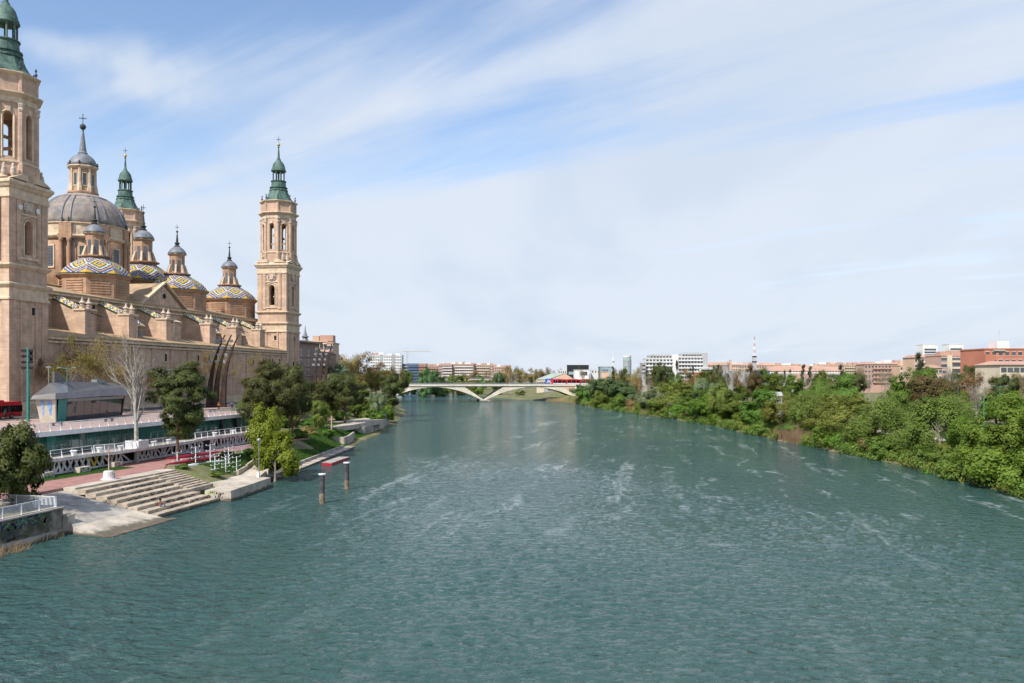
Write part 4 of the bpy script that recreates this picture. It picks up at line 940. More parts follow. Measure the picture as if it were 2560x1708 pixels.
for i in range(3):
    a_, b_ = pp[i], pp[i+1]; za, zb = 1.36+.42*i, 1.36+.42*(i+1)
    d = Vector((b_[0]-a_[0], b_[1]-a_[1])).normalized(); n_ = Vector((-d.y, d.x))*.3
    m.prism3([(a_[0],a_[1],za-.5),(b_[0],b_[1],zb-.5),(b_[0]+n_.x,b_[1]+n_.y,zb-.5),(a_[0]+n_.x,a_[1]+n_.y,za-.5)], [(a_[0],a_[1],za+.75),(b_[0],b_[1],zb+.55),(b_[0]+n_.x,b_[1]+n_.y,zb+.55),(a_[0]+n_.x,a_[1]+n_.y,za+.75)])
tag(m.build('low_wall', [concrete]), 'low curved concrete wall beside the path up from the quay platform', 'wall')
mossy = mk('mossy stained wall', (.24,.215,.185), .95, .22, .8, bump=.3, bscale=3, streak=.5, stain=(.045,.055,.025), stain_amt=.85, stain_scale=.5, stain_lo=.46, stain_hi=.6, wet=.5)
rw = thing('retaining_wall', (-59.8,56,0), 'mossy grey river wall with dark graffiti and a white railing on top', 'wall')
m = MB(); m.box(-60.2,-59.3,30,76.3,-1.2,2.6); m.box(-67.2,-60.2,75.75,76.3,-1.2,2.6); m.build('wall', [mossy], rw)
m = MB(); m.box(-59.35,-58.75,30,76.2,-1.4,.5); m.build('footing', [concrete_grey], rw)
m = MB(); m.box(-60.3,-59.15,30,76.4,2.6,2.74); m.build('coping', [concrete_grey], rw)
m = MB(); m.box(-59.6,-58.75,76.35,77.35,-1.2,1.75); m.box(-59.65,-58.7,76.3,77.4,1.75,1.9); m.build('pillar', [concrete], rw)
scrawl(rw, (-59.295,57,1.55), (0,1,0), (0,0,1), 17, .95, ink, 91, 22, .075); scrawl(rw, (-59.294,55,.7), (0,1,0), (0,0,1), 16, .7, ink, 92, 12, .05); scrawl(rw, (-59.293,66,1.9), (0,1,0), (0,0,1), 8, .6, inkg, 93, 9, .05)
# quay strip below the grass bank
m = MB(); yy = np.arange(121, 181, 3.0)
for a_, b_ in zip(yy[:-1], yy[1:]):
    xa, xb = float(xl(a_)), float(xl(b_))
    m.prism([(xa+.5,a_),(xb+.5,b_),(xb-1.3,b_),(xa-1.3,a_)], -1.2, .36)
m.struct('quay_strip', [concrete])
m = MB()
for a_, b_ in zip(yy[:-2], yy[1:-1]):
    xa, xb = float(xl(a_)), float(xl(b_)); m.prism([(xa-1.3,a_),(xb-1.3,b_),(xb-1.75,b_),(xa-1.75,a_)], -.5, .85)
m.struct('quay_kerb', [concrete_grey])
def lwall(pts, z0, z1, label, thick=.45, joints=True):
    t_ = thing('river_wall', (pts[0][0], pts[0][1], 0), label, 'wall')
    for p, q in zip(pts[:-1], pts[1:]):
        L = math.dist(p, q); n = max(1, round(L/3.4))
        for k in range(n):
            a_ = (p[0]+(q[0]-p[0])*k/n, p[1]+(q[1]-p[1])*k/n); b_ = (p[0]+(q[0]-p[0])*(k+.985)/n, p[1]+(q[1]-p[1])*(k+.985)/n)
            m = MB(); m.obox(a_, b_, thick, z0, z1 + rr.uniform(-.03,.03)); m.build('wall_panel', [concrete_grey if rr.random() < .5 else concrete], t_)
    return t_
lwall([(-74.2,179.6),(-69.6,181.0),(-70.8,187.5),(-74.0,199)], -1, 2.15, 'angular concrete river wall at the end of the grass bank')
wl2 = lwall([(-81,210.5),(-76.4,213),(-81.8,246)], -1, 2.5, 'long panelled river wall below the dark pine and the path')
scrawl(wl2, (-76.15,214,.8), (-.16,.987,0), (0,0,1), 8, 1.1, ink, 95, 10, .05)
lwall([(-82.5,244),(-85.5,262)], -1, 4.2, 'graffitied white wall above the river behind the small waterside pine', .4)
m = MB(); m.prism([(-77,206),(-78,236),(-86,240),(-88,206),(-84,188),(-80,187)], 2.2, 3.42); m.struct('bank_path', [concrete])
# river posts
for (x, y, h_, lab) in ((-41.4,100.1,3.6,'nearer dark mooring post with white cap standing in the river'),(-43.1,113.1,3.7,'farther dark mooring post with white cap standing in the river'),(-58.8,131.5,1.5,'short stained stone post at the water edge by the leafy tree')):
    t_ = thing('mooring_post', (x, y, -.5), lab, 'post')
    m = MB(); m.lathe(x,y,[(.34,1.25 if h_>2 else .5),(.34,h_)],14); m.build('shaft', [mk('dark weathered steel', (.075,.075,.078), .7, .3, 1.5, streak=.4)] if h_ > 2 else [concrete_grey], t_)
    m = MB(); m.lathe(x,y,[(.36,-1.5),(.36,1.25 if h_>2 else .5)],14); m.build('foot', [mk('pale waterline stain', (.22,.165,.12), .8, .3, 1.5, streak=.3)], t_)
    if h_ > 2: m = MB(); m.lathe(x,y,[(.3,h_-.15),(.47,h_-.02),(.48,h_+.1),(.05,h_+.14)],14); m.build('cap', [white], t_)
t_ = thing('floating_dock', (-58.4,147.8,0), 'low grey floating dock with red sides moored at the bank', 'dock')
dk = [(-58.9,142.3),(-56.9,142.0),(-57.9,153.6),(-60.0,153.3)]
m = MB(); m.prism(dk, -.2, .45); m.build('float', [redboat], t_)
for k in range(6):
    a_, b_ = k/6, (k+.97)/6; L_ = lambda p, q, f: (p[0]+(q[0]-p[0])*f, p[1]+(q[1]-p[1])*f)
    m = MB(); m.prism([L_(dk[0],dk[3],a_), L_(dk[1],dk[2],a_), L_(dk[1],dk[2],b_), L_(dk[0],dk[3],b_)], .45, .52); m.build('deck_board', [concrete_grey], t_)

# ---- boat racks and rowing shells
def boat_rack(x, y, h_, lab, n=3, sides=(1, -1)):
    z = gz(x, y); t_ = thing('boat_rack', (x, y, z), lab, 'boat rack')
    m = MB(); m.box(x-.045,x+.045,y-.045,y+.045,z-.3,z+h_); m.build('post', [white], t_)
    m = MB(); m.box(x-.06,x+.06,y-1.1,y+1.1,z+.02,z+.14); m.build('foot', [white], t_)
    for k in range(n):
        zz_ = z + h_*(.35 + .6*k/max(1, n-1))
        for s_ in sides: m = MB(); m.box(x-.03,x+.03,y,y+s_*1.15,zz_-.03,zz_+.03); m.box(x-.03,x+.03,y+s_*1.1,y+s_*1.16,zz_,zz_+.2); m.build('arm', [white], t_)
for i, (x, y, h_, n) in enumerate(((-67.6,110.5,2.0,2),(-66.2,113.0,2.6,3),(-65.6,116.0,2.7,3),(-64.0,118.5,2.7,4),(-62.6,112.0,2.0,3),(-61.8,113.6,2.4,4),(-62.0,117.2,2.3,3))):
    boat_rack(x, y, h_, 'white steel boat rack on the grass, %s counting up from the steps' % W_ord[i], n)
def shell(p, q, r, z, mat, lab):
    p = Vector((*p, z)); q = Vector((*q, z)); t_ = thing('rowing_shell', tuple(p), lab, 'boat')
    d = (q - p); m = MB(); n = 14; m.tube([p + d*(i/n) for i in range(n+1)], [max(.02, r*math.sin(math.pi*(i/n))**.5) for i in range(n+1)], 8); m.build('hull', [mat], t_)
    m = MB(); c = p + d*.5; u = d.normalized(); m.tube([c - u*1.4 + Vector((0,0,r*.9)), c + Vector((0,0,r*1.05)), c + u*1.4 + Vector((0,0,r*.9))], [.05,.22,.05], 6); m.build('cockpit', [black], t_)
shell((-68.4,108.5), (-66.5,121.0), .24, 4.25, redboat, 'upper red rowing shell on the racks')
shell((-68.0,108.0), (-66.1,120.2), .24, 3.55, redboat, 'lower red rowing shell on the racks')
shell((-66.4,107.6), (-64.6,118.8), .28, 3.1, white, 'white rowing shell on the racks below the red ones')

# ---- lamps
def lamp_simple(x, y, z, h_, lab, mat=None, arms=1):
    t_ = thing('street_lamp', (x, y, z), lab, 'street lamp'); mat = mat or lampgrey
    m = MB(); m.tube([(x,y,z),(x,y,z+h_*.4),(x,y,z+h_)], [.11,.08,.06], 8); m.build('pole', [mat], t_)
    for s_ in ((1,) if arms == 1 else (1, -1)):
        m = MB(); m.tube([(x,y,z+h_-.3),(x+s_*1.3,y,z+h_-.05)], .04, 6); m.build('arm', [mat], t_)
        m = MB(); m.prism([(x+s_*1.2,y-.16),(x+s_*1.9,y-.12),(x+s_*1.9,y+.12),(x+s_*1.2,y+.16)][::s_], z+h_-.12, z+h_+.05); m.build('lamp_head', [lampgrey], t_)
    return t_
t_ = thing('street_lamp', (-56.6,113.6,1.35), 'thin grey lamp post standing on the quay platform', 'street lamp')
m = MB(); m.tube([(-56.6,113.6,1.3),(-56.6,113.6,6.6)], [.09,.06], 8); m.build('pole', [lampgrey], t_)
m = MB(); m.lathe(-56.6,113.6,[(.1,6.5),(.3,6.6),(.3,6.75),(.22,6.95),(.05,7.0)],10); m.build('lamp_head', [lampgrey], t_)
m = MB(); m.prism([(-56.75,113.2),(-56.45,113.2),(-56.5,113.5),(-56.7,113.5)], 1.34, 2.1); m.build('bracket', [white], t_)
for (x, y, h_, lab, ar) in ((-104.5,135.5,9.0,'green street lamp behind the kiosk roof',2),(-104.0,221,9.5,'green street lamp between the basilica and the umbrella pine',2),(-100,258,9.5,'green street lamp by the brown brick block',2),(-104.0,168,9.0,'green street lamp beside the pale bare tree',2)):
    lamp_simple(x, y, PR, h_, lab, tealpaint, ar)
def flood_mesh():
    m = MB(); m.lathe(0,0,[(.12,-.25),(.3,-.1),(.42,.2),(.42,.3),(.36,.32)],10); m.box(-.46,.46,-.04,.04,-.04,.04); return m.mesh('floodlight', [ironm])
FLO = flood_mesh()
t_ = thing('floodlight_mast', (-102,123,PR), 'tall sea-green mast carrying a cluster of black floodlights', 'floodlight mast')
m = MB(); m.tube([(-102,123,PR),(-102,123,20.6)], [.24,.19], 10); m.build('pole', [tealpaint], t_)
for r_ in range(4):
    z = 20.2 - r_*.95
    m = MB(); m.box(-102.95,-101.05,122.96,123.04,z-.03,z+.03); m.build('crossbar', [ironm], t_)
    for x in (-102.85,-102.45,-101.55,-101.15): inst('floodlight', FLO, t_, (x,122.85,z), scale=(.62,.62,.62), rot=(math.radians(105), 0, rr.uniform(-.4,.4)))
t_ = thing('grey_pole', (-101.4,127,PR), 'slim grey lamp post just behind the sea-green floodlight mast', 'street lamp')
m = MB(); m.tube([(-101.4,127,PR),(-101.4,127,17.5)], [.13,.09], 8); m.build('pole', [lampgrey], t_)
m = MB(); m.box(-101.9,-100.9,126.9,127.1,17.4,17.6); m.build('lamp_head', [lampgrey], t_)

# ---- rusted light sculptures
BOXF = MB().prism3([(-.32,-.12,-.28),(.32,-.12,-.28),(.32,.22,-.28),(-.32,.22,-.28)], [(-.32,-.22,.28),(.32,-.22,.28),(.32,.12,.28),(-.32,.12,.28)])
BOXFM = BOXF.mesh('floodlight', [mk('pale lamp housing', (.30,.31,.32), .4, .1, 1.0)])
def sculpture(x, y, lean, lab, hmax):
    t_ = thing('light_sculpture', (x, y, PR), lab, 'sculpture')
    rd = Vector((math.cos(YAW), math.sin(YAW), 0)); fd = Vector((-rd.y, rd.x, 0))
    for k in range(3):
        b0 = Vector((x, y, PR)) + rd*(k-1)*1.62 + fd*(.25*abs(k-1)); m = MB(); n = 12; ring = []
        ctr = []
        for i in range(n+1):
            f = i/n; c = b0 + rd*(lean*f**2.4) + Vector((0,0,hmax*f)); w_ = .56*(1-f)**1.2 + .13; d_ = .45*(1-f) + .1
            if i == 0: w_ = .72
            ring.append([tuple(c - rd*w_ - fd*d_), tuple(c + rd*w_ - fd*d_), tuple(c + rd*w_ + fd*d_), tuple(c - rd*w_ + fd*d_)]); ctr.append(c)
        for i in range(n): m.prism3(ring[i], ring[i+1])
        m.build('mast', [rust], t_)
        for j in range(4):
            f = .62 + .095*j; c = b0 + rd*(lean*f**2.4) + Vector((0,0,hmax*f))
            m = MB(); m.tube([c, c - rd*.75 + Vector((0,0,.12))], .05, 5); m.build('bracket', [ironm], t_)
            inst('floodlight', BOXFM, t_, tuple(c - rd*.95 - fd*.1 + Vector((0,0,.15))), YAW + .2*j, (1.15, 1.15, 1.15))
sculpture(-102.6, 184.0, 3.7, 'three rusty curved steel blades with floodlights, in front of the basilica', 17.2)
sculpture(-103.0, 247.0, 2.2, 'three straighter rusty steel blades with floodlights, beyond the far tower', 17.4)

# ---- visitor kiosk with folded roof
ko = Vector((-94.9,120.4,PR)); ex = Vector((-.187,.982,0)); ey = Vector((-.982,-.187,0))
def K(a_, b_, z): return tuple(ko + ex*a_ + ey*(b_*.58) + Vector((0,0,z)))
kiosk = thing('kiosk', tuple(ko), 'visitor kiosk with folded grey metal roof, beige walls and glass front', 'kiosk')
zinc = [mk('zinc sheet %d' % i, c, .5, .12, .5, streak=.15, spec=.5) for i, c in enumerate(((.115,.11,.108),(.16,.157,.155),(.22,.225,.245)))]
beige = mk('beige panel', (.50,.46,.38), .8, .1, .8)
m = MB(); m.prism3([K(0,0,0),K(0,4.2,0),K(.3,4.2,0),K(.3,0,0)][::-1], [K(-.7,-.5,3.7),K(-.7,4.9,3.7),K(-.3,4.9,3.7),K(-.3,-.5,3.7)][::-1]); m.build('wall', [beige], kiosk)
m = MB(); m.prism3([K(.3,3.9,0),K(.3,4.2,0),K(24,4.2,0),K(24,3.9,0)][::-1], [K(.3,4.5,3.7),K(.3,4.8,3.7),K(24,4.8,3.7),K(24,4.5,3.7)][::-1]); m.build('wall', [darkhole], kiosk)
m = MB(); m.prism3([K(23.4,0,0),K(23.4,4.2,0),K(24,4.2,0),K(24,0,0)][::-1], [K(24,-.5,3.7),K(24,4.8,3.7),K(24.6,4.8,3.7),K(24.6,-.5,3.7)][::-1]); m.build('wall', [rust], kiosk)
bluep = mk('blue poster print', (.05,.20,.48), .5, .35, 1.6, col2=(.35,.45,.6))
for b0, w_ in ((3.1, 1.0), (1.15, 1.35)):
    m = MB(); m.prism3([K(-.09,b0+.1,.55),K(-.09,b0-.1,.55),K(-.05,b0-.1,.55),K(-.05,b0+.1,.55)], [K(-.73,b0+w_/2,3.5),K(-.73,b0-w_/2,3.5),K(-.69,b0-w_/2,3.5),K(-.69,b0+w_/2,3.5)]); m.build('banner', [bluep], kiosk)
m = MB(); m.prism3([K(.4,.02,0),K(3.2,.02,0),K(3.2,-.04,0),K(.4,-.04,0)][::-1], [K(.4,-.42,3.68),K(3.2,-.42,3.68),K(3.2,-.48,3.68),K(.4,-.48,3.68)][::-1]); m.build('door', [tealpaint], kiosk)
kg = glassmat('dark shop glass', (.035,.045,.05), .05, .7)
for k in range(7):
    a_ = 3.3 + k*2.86
    m = MB(); m.prism3([K(a_,.02,0),K(a_+2.78,.02,0),K(a_+2.78,-.03,0),K(a_,-.03,0)][::-1], [K(a_,-.42,3.2),K(a_+2.78,-.42,3.2),K(a_+2.78,-.47,3.2),K(a_,-.47,3.2)][::-1]); m.build('glass_pane', [kg], kiosk)
m = MB(); m.prism3([K(3.2,-.36,3.22),K(23.9,-.36,3.22),K(23.9,-.5,3.22),K(3.2,-.5,3.22)][::-1], [K(3.2,-.45,3.7),K(23.9,-.45,3.7),K(23.9,-.58,3.7),K(3.2,-.58,3.7)][::-1]); m.build('lintel', [lampgrey], kiosk)
E0,E1,E2,E3 = K(-1.4,5.6,3.72),K(-1.2,-1.0,3.72),K(25.6,-1.0,3.9),K(25.6,5.6,3.9)
U0,U1,U1b,U2,U3 = K(-1.0,5.3,4.3),K(-.9,-.8,4.7),K(3.0,-.8,4.75),K(25.2,-.7,5.3),K(25.2,5.4,5.3)
R1,NT,R2,R3 = K(1.6,3.0,6.3),K(1.2,.6,5.35),K(6.0,2.2,6.5),K(22.5,2.4,6.2)
for i, f_ in enumerate(((E0,E1,U1,U0),(E1,E2,U2,U1b,U1),(E2,E3,U3,U2),(E3,E0,U0,U3),(U0,U1,NT,R1),(U1,U1b,NT),(NT,U1b,R2),(R1,NT,R2),(U1b,U2,R3,R2),(U2,U3,R3),(U3,U0,R1,R2,R3),(E3,E2,E1,E0))):
    m = MB(); m.add(f_, [tuple(range(len(f_)))]); m.build('roof_facet', [zinc[(i*2+i//3) % 3]], kiosk)
m = MB(); m.prism3([K(3.0,3.0,6.0),K(3.0,3.6,6.0),K(7.6,3.6,6.0),K(7.6,3.0,6.0)][::-1], [K(3.0,3.0,8.2),K(3.0,3.6,8.2),K(4.2,3.6,8.2),K(4.2,3.0,8.2)][::-1]); m.build('roof_vent', [zinc[0]], kiosk)
m = MB(); m.box(*sorted((K(17,2.5,0)[0],K(19.5,3.6,0)[0])), *sorted((K(17,2.5,0)[1],K(19.5,3.6,0)[1])), PR+6.1, PR+6.8); m.build('roof_unit', [lampgrey], kiosk)

# ---- bus
bus = thing('bus', (-111.6,125.4,PR+.02), 'red city bus with black window band passing in front of the basilica', 'bus')
bx0, bx1, by0, by1 = -112.85, -110.35, 119.8, 131.8; zb = PR + .02
m = MB(); m.prism([(bx0,by0+.2),(bx0+.2,by0),(bx1-.2,by0),(bx1,by0+.2),(bx1,by1-.25),(bx1-.25,by1),(bx0+.25,by1),(bx0,by1-.25)][::-1][::-1], zb+.32, zb+2.75); m.prism([(bx0+.1,by0+.2),(bx1-.1,by0+.2),(bx1-.1,by1-.25),(bx0+.1,by1-.25)], zb+2.75, zb+2.95); m.build('body', [red], bus)
m = MB(); m.box(bx0+.35,bx1-.35,122.4,127.9,zb+2.95,zb+3.25); m.build('roof_unit', [red], bus)
bwin = glassmat('black bus glass', (.012,.013,.015), .05, .7)
for k in range(7): m = MB(); m.box(bx1,bx1+.025,by0+.6+k*1.62,by0+.6+k*1.62+1.54,zb+1.15,zb+2.3); m.build('window', [bwin], bus)
m = MB(); m.box(bx0+.25,bx1-.25,by1,by1+.03,zb+1.0,zb+2.5); m.build('windscreen', [bwin], bus)
for y in (122.4, 129.2):
    for x in (bx0+.14, bx1-.14):
        m = MB(); m.lathe(0,0,[(.2,-.14),(.45,-.14),(.48,-.08),(.48,.08),(.45,.14),(.2,.14)],18); q = inst('wheel', m.mesh('wheel',[black]), bus, (x,y,zb+.48), rot=(0,math.pi/2,0))
        m = MB(); m.lathe(0,0,[(.05,-.15),(.27,-.15),(.27,.15),(.05,.15)],12); r_ = bpy.data.objects.new('rim', m.mesh('rim',[lampgrey])); link(r_, q)

# ---- people
def skin_obj(name, pts, edges, rad, mat, parent, sub=2):
    me = bpy.data.meshes.new(name); me.from_pydata(pts, edges, []); me.materials.append(mat)
    o = bpy.data.objects.new(name, me); link(o, parent); ORG[o.name] = ORG[parent.name]
    s = o.modifiers.new('skin', 'SKIN'); s.use_smooth_shade = True
    if not me.skin_vertices: 
        me.attributes.new  # layer is made with the modifier below
    try: layer = me.skin_vertices[0]
    except Exception:
        bpy.context.view_layer.objects.active = o; bpy.ops.mesh.customdata_skin_add(); layer = me.skin_vertices[0]
    for i, r in enumerate(rad): layer.data[i].radius = (r, r); layer.data[i].use_root = (i == 0)
    o.modifiers.new('sub', 'SUBSURF').levels = sub; o.modifiers['sub'].render_levels = sub
    return o
skinm = mk('skin', (.45,.28,.20), .6, .05, 3.0); hairm = mk('black hair', (.015,.012,.011), .5, .2, 4.0)
def person(x, y, z, rz, lab, top, leg, pose='walk', s=1.0):
    t_ = thing('person', (x, y, z), lab, 'person', rz=rz); t_.scale = (s, s, s)
    if pose == 'sit':      # seated on a step, knees drawn up; local -y is forward
        hip, kn, ft, ch, nk, hd = .12, (.0,-.42,.52), (0,-.5,.06), (0,.02,.52), (0,-.04,.68), (0,-.09,.84)
        B = [(0,0,.12),(0,.02,.34),(0,0,.54),nk,(0,-.08,.78),(0,-.1,.92)]; E_ = [(0,1),(1,2),(2,3),(3,4),(4,5)]; Rr = [.15,.14,.15,.06,.1,.09]
        for sx in (-1, 1):
            b0 = len(B); B += [(sx*.1,-.05,.1),(sx*.11,-.40,.46),(sx*.1,-.44,.08),(sx*.1,-.58,.03)]; E_ += [(0,b0),(b0,b0+1),(b0+1,b0+2),(b0+2,b0+3)]; Rr += [.1,.075,.05,.04]
            b0 = len(B); B += [(sx*.19,0,.54),(sx*.22,-.14,.36),(sx*.06,-.36,.5)]; E_ += [(2,b0),(b0,b0+1),(b0+1,b0+2)]; Rr += [.065,.05,.035]
        C_ = [(0,.0,.08),(0,.03,.32),(0,0,.56)]; CE = [(0,1),(1,2)]; CR = [.19,.175,.17]
        for sx in (-1, 1):
            b0 = len(C_); C_ += [(sx*.2,0,.54),(sx*.23,-.14,.36),(sx*.09,-.32,.47)]; CE += [(2,b0),(b0,b0+1),(b0+1,b0+2)]; CR += [.085,.07,.055]
        hz0 = (0,-.06,.86)
    else:
        f = .22 if pose == 'walk' else .32
        lean = -.25 if pose == 'ride' else 0; zl = .18 if pose == 'ride' else 0
        B = [(0,0,.95),(0,lean*.3,1.15),(0,lean*.8,1.4),(0,lean,1.5),(0,lean*1.1,1.58),(0,lean*1.15,1.72)]; E_ = [(0,1),(1,2),(2,3),(3,4),(4,5)]; Rr = [.15,.13,.16,.06,.1,.09]
        for sx in (-1, 1):
            b0 = len(B); k_ = sx*f
            B += [(sx*.1,0,.88),(sx*.1,-.06-k_*.35 - (.2 if pose == 'ride' else 0),.5+zl),(sx*.1,k_,.1+(.2 if pose == 'ride' and sx > 0 else 0)+zl*.5),(sx*.1,k_-.15,.04+(.2 if pose == 'ride' and sx > 0 else 0)+zl*.5)]; E_ += [(0,b0),(b0,b0+1),(b0+1,b0+2),(b0+2,b0+3)]; Rr += [.105,.075,.055,.045]
            b0 = len(B); hand = (sx*.22,-.62,1.08) if pose == 'ride' else (sx*.26,-k_*.9-.05,.85)
            B += [(sx*.21,lean*.8,1.4),(sx*.25,lean*.6+k_*.2-.05,1.14),hand]; E_ += [(2,b0),(b0,b0+1),(b0+1,b0+2)]; Rr += [.065,.05,.038]
        C_ = [(0,0,.92),(0,lean*.3,1.15),(0,lean*.8,1.41)]; CE = [(0,1),(1,2)]; CR = [.175,.155,.18]
        for sx in (-1, 1):
            b0 = len(C_); k_ = sx*f; hand = (sx*.22,-.5,1.14) if pose == 'ride' else (sx*.255,-k_*.6-.05,.95)
            C_ += [(sx*.21,lean*.8,1.4),(sx*.25,lean*.6+k_*.2-.05,1.14),hand]; CE += [(2,b0),(b0,b0+1),(b0+1,b0+2)]; CR += [.085,.07,.055]
        hz0 = (0,lean*1.1+.03,1.66)
    skin_obj('body', B, E_, Rr, leg, t_); skin_obj('coat', C_, CE, CR, top, t_)
    m = MB(); m.lathe(hz0[0],hz0[1]-.045,[(.03,hz0[2]-.13),(.085,hz0[2]-.1),(.1,hz0[2]-.02),(.08,hz0[2]+.07)],10); f_ = bpy.data.objects.new('face', m.mesh('face', [skinm], smooth=True)); link(f_, t_)
    m = MB(); m.lathe(hz0[0],hz0[1]+.03,[(.06,hz0[2]-.28),(.11,hz0[2]-.14),(.13,hz0[2]-.02),(.125,hz0[2]+.06),(.08,hz0[2]+.13),(.02,hz0[2]+.15)],10); f_ = bpy.data.objects.new('hair', m.mesh('hair', [hairm], smooth=True)); link(f_, t_)
    return t_
orange = mk('rust orange coat', (.34,.10,.03), .8, .12, 4.0); jean = mk('grey blue jeans', (.12,.15,.22), .8, .15, 5.0)
pinkc = mk('pale pink jacket', (.60,.30,.42), .8, .1, 4.0); blackc = mk('black clothes', (.02,.02,.023), .8, .2, 4.0)
person(-56.75, 89.2, .80, math.radians(115), 'person in a rust orange coat sitting on the lowest steps by the water', orange, jean, 'sit', 1.12)
person(-92.5, 138.5, PR, math.radians(70), 'pedestrian in a pale pink jacket beside the glass kiosk', pinkc, jean)
person(-90.5, 127.0, PR, math.radians(200), 'pedestrian in black by the promenade railing near the kiosk', blackc, blackc)
person(-93.0, 168.0, PR, math.radians(20), 'pedestrian in an orange top on the promenade before the rusty blades', orange, blackc)
person(-94.5, 176.5, PR, math.radians(190), 'pedestrian in grey-blue walking behind the umbrella pine', jean, blackc)
person(-86.0, 143.5, PR, math.radians(15), 'pedestrian in grey-blue on the open promenade past the kiosk', jean, jean)
person(-85.2, 144.3, PR, math.radians(15), 'pedestrian in pink beside the one in grey-blue past the kiosk', pinkc, blackc)
cyc = person(-107.6, 124.4, PR+.12, math.radians(180), 'cyclist in black riding beside the red bus', blackc, blackc, 'ride')
bk = thing('bicycle', (-107.6,126.8,PR), 'dark bicycle ridden beside the red bus', 'bicycle')
def ringm(R_, r_):
    m = MB(); n = 20; pts = [(0, R_*math.cos(2*math.pi*i/n), R_*math.sin(2*math.pi*i/n)) for i in range(n+1)]; m.tube(pts, r_, 5, cap=False); return m.mesh('wheel', [black])
RW = ringm(.34, .03)
for y in (126.25, 127.3): inst('wheel', RW, bk, (-107.6, y, PR+.36))
m = MB(); hb = PR+.36
for a_, b_ in (((126.25,hb),(126.45,hb+.55)),((126.45,hb+.5),(127.0,hb+.45)),((126.8,hb-.05),(127.0,hb+.5)),((126.45,hb+.45),(126.8,hb-.05)),((126.8,hb-.05),(127.3,hb)),((127.3,hb),(127.0,hb+.45))): m.tube([(-107.6,a_[0],a_[1]),(-107.6,b_[0],b_[1])], .025, 6)
m.build('frame', [ironm], bk)
m = MB(); m.tube([(-107.85,126.5,hb+.68),(-107.6,126.45,hb+.62),(-107.35,126.5,hb+.68)], .02, 6); m.build('handlebar', [ironm], bk)
m = MB(); m.prism([(-107.68,126.95),(-107.6,126.8),(-107.52,126.95),(-107.5,127.15),(-107.7,127.15)], hb+.52, hb+.58); m.build('saddle', [black], bk)
bk.location.y -= 2.2
# benches along the promenade
def bench(x, y, lab):
    t_ = thing('bench', (x, y, PR), lab, 'bench')
    m = MB(); m.box(x-.25,x+.25,y-1.1,y+1.1,PR+.42,PR+.5); m.build('seat', [ironm], t_)
    for d in (-.8, .8): m = MB(); m.box(x-.2,x+.2,y+d-.06,y+d+.06,PR,PR+.42); m.build('leg', [ironm], t_)
for i, (x, y) in enumerate(((-88,112),(-88,124),(-90,160),(-90,172),(-88,151))):
    bench(x, y, 'low dark bench on the promenade, %s from the floodlight mast end' % ['second','third','fifth','sixth','fourth'][i] if i else 'low dark bench on the promenade nearest the floodlight mast')
# ---------------------------------------------------------------- trees
def leaf_geo(P, Nr, sx, sy, rng, roll=None):
    n = len(P); Nr = Nr / (np.linalg.norm(Nr, axis=1, keepdims=True) + 1e-9)
    ref = np.tile([0., 0., 1.], (n, 1)); ref[np.abs(Nr[:,2]) > .9] = [1., 0, 0]
    T = np.cross(Nr, ref); T /= np.linalg.norm(T, axis=1, keepdims=True); B = np.cross(Nr, T)
    a = rng.uniform(0, 2*np.pi, n)[:,None] if roll is None else roll
    U = T*np.cos(a) + B*np.sin(a); V = -T*np.sin(a) + B*np.cos(a)
    sx = sx * rng.uniform(.65, 1.35, n)[:,None]; sy = sy * rng.uniform(.65, 1.35, n)[:,None]
    c = np.stack([P - U*sx*.5, P - V*sy*.5 + U*sx*.05, P + U*sx*.5, P + V*sy*.5 + U*sx*.05], 1)
    return c.reshape(-1, 3), np.arange(4*n).reshape(n, 4)
def unit(rng, n):
    v = rng.normal(size=(n, 3)); return v / np.linalg.norm(v, axis=1, keepdims=True)
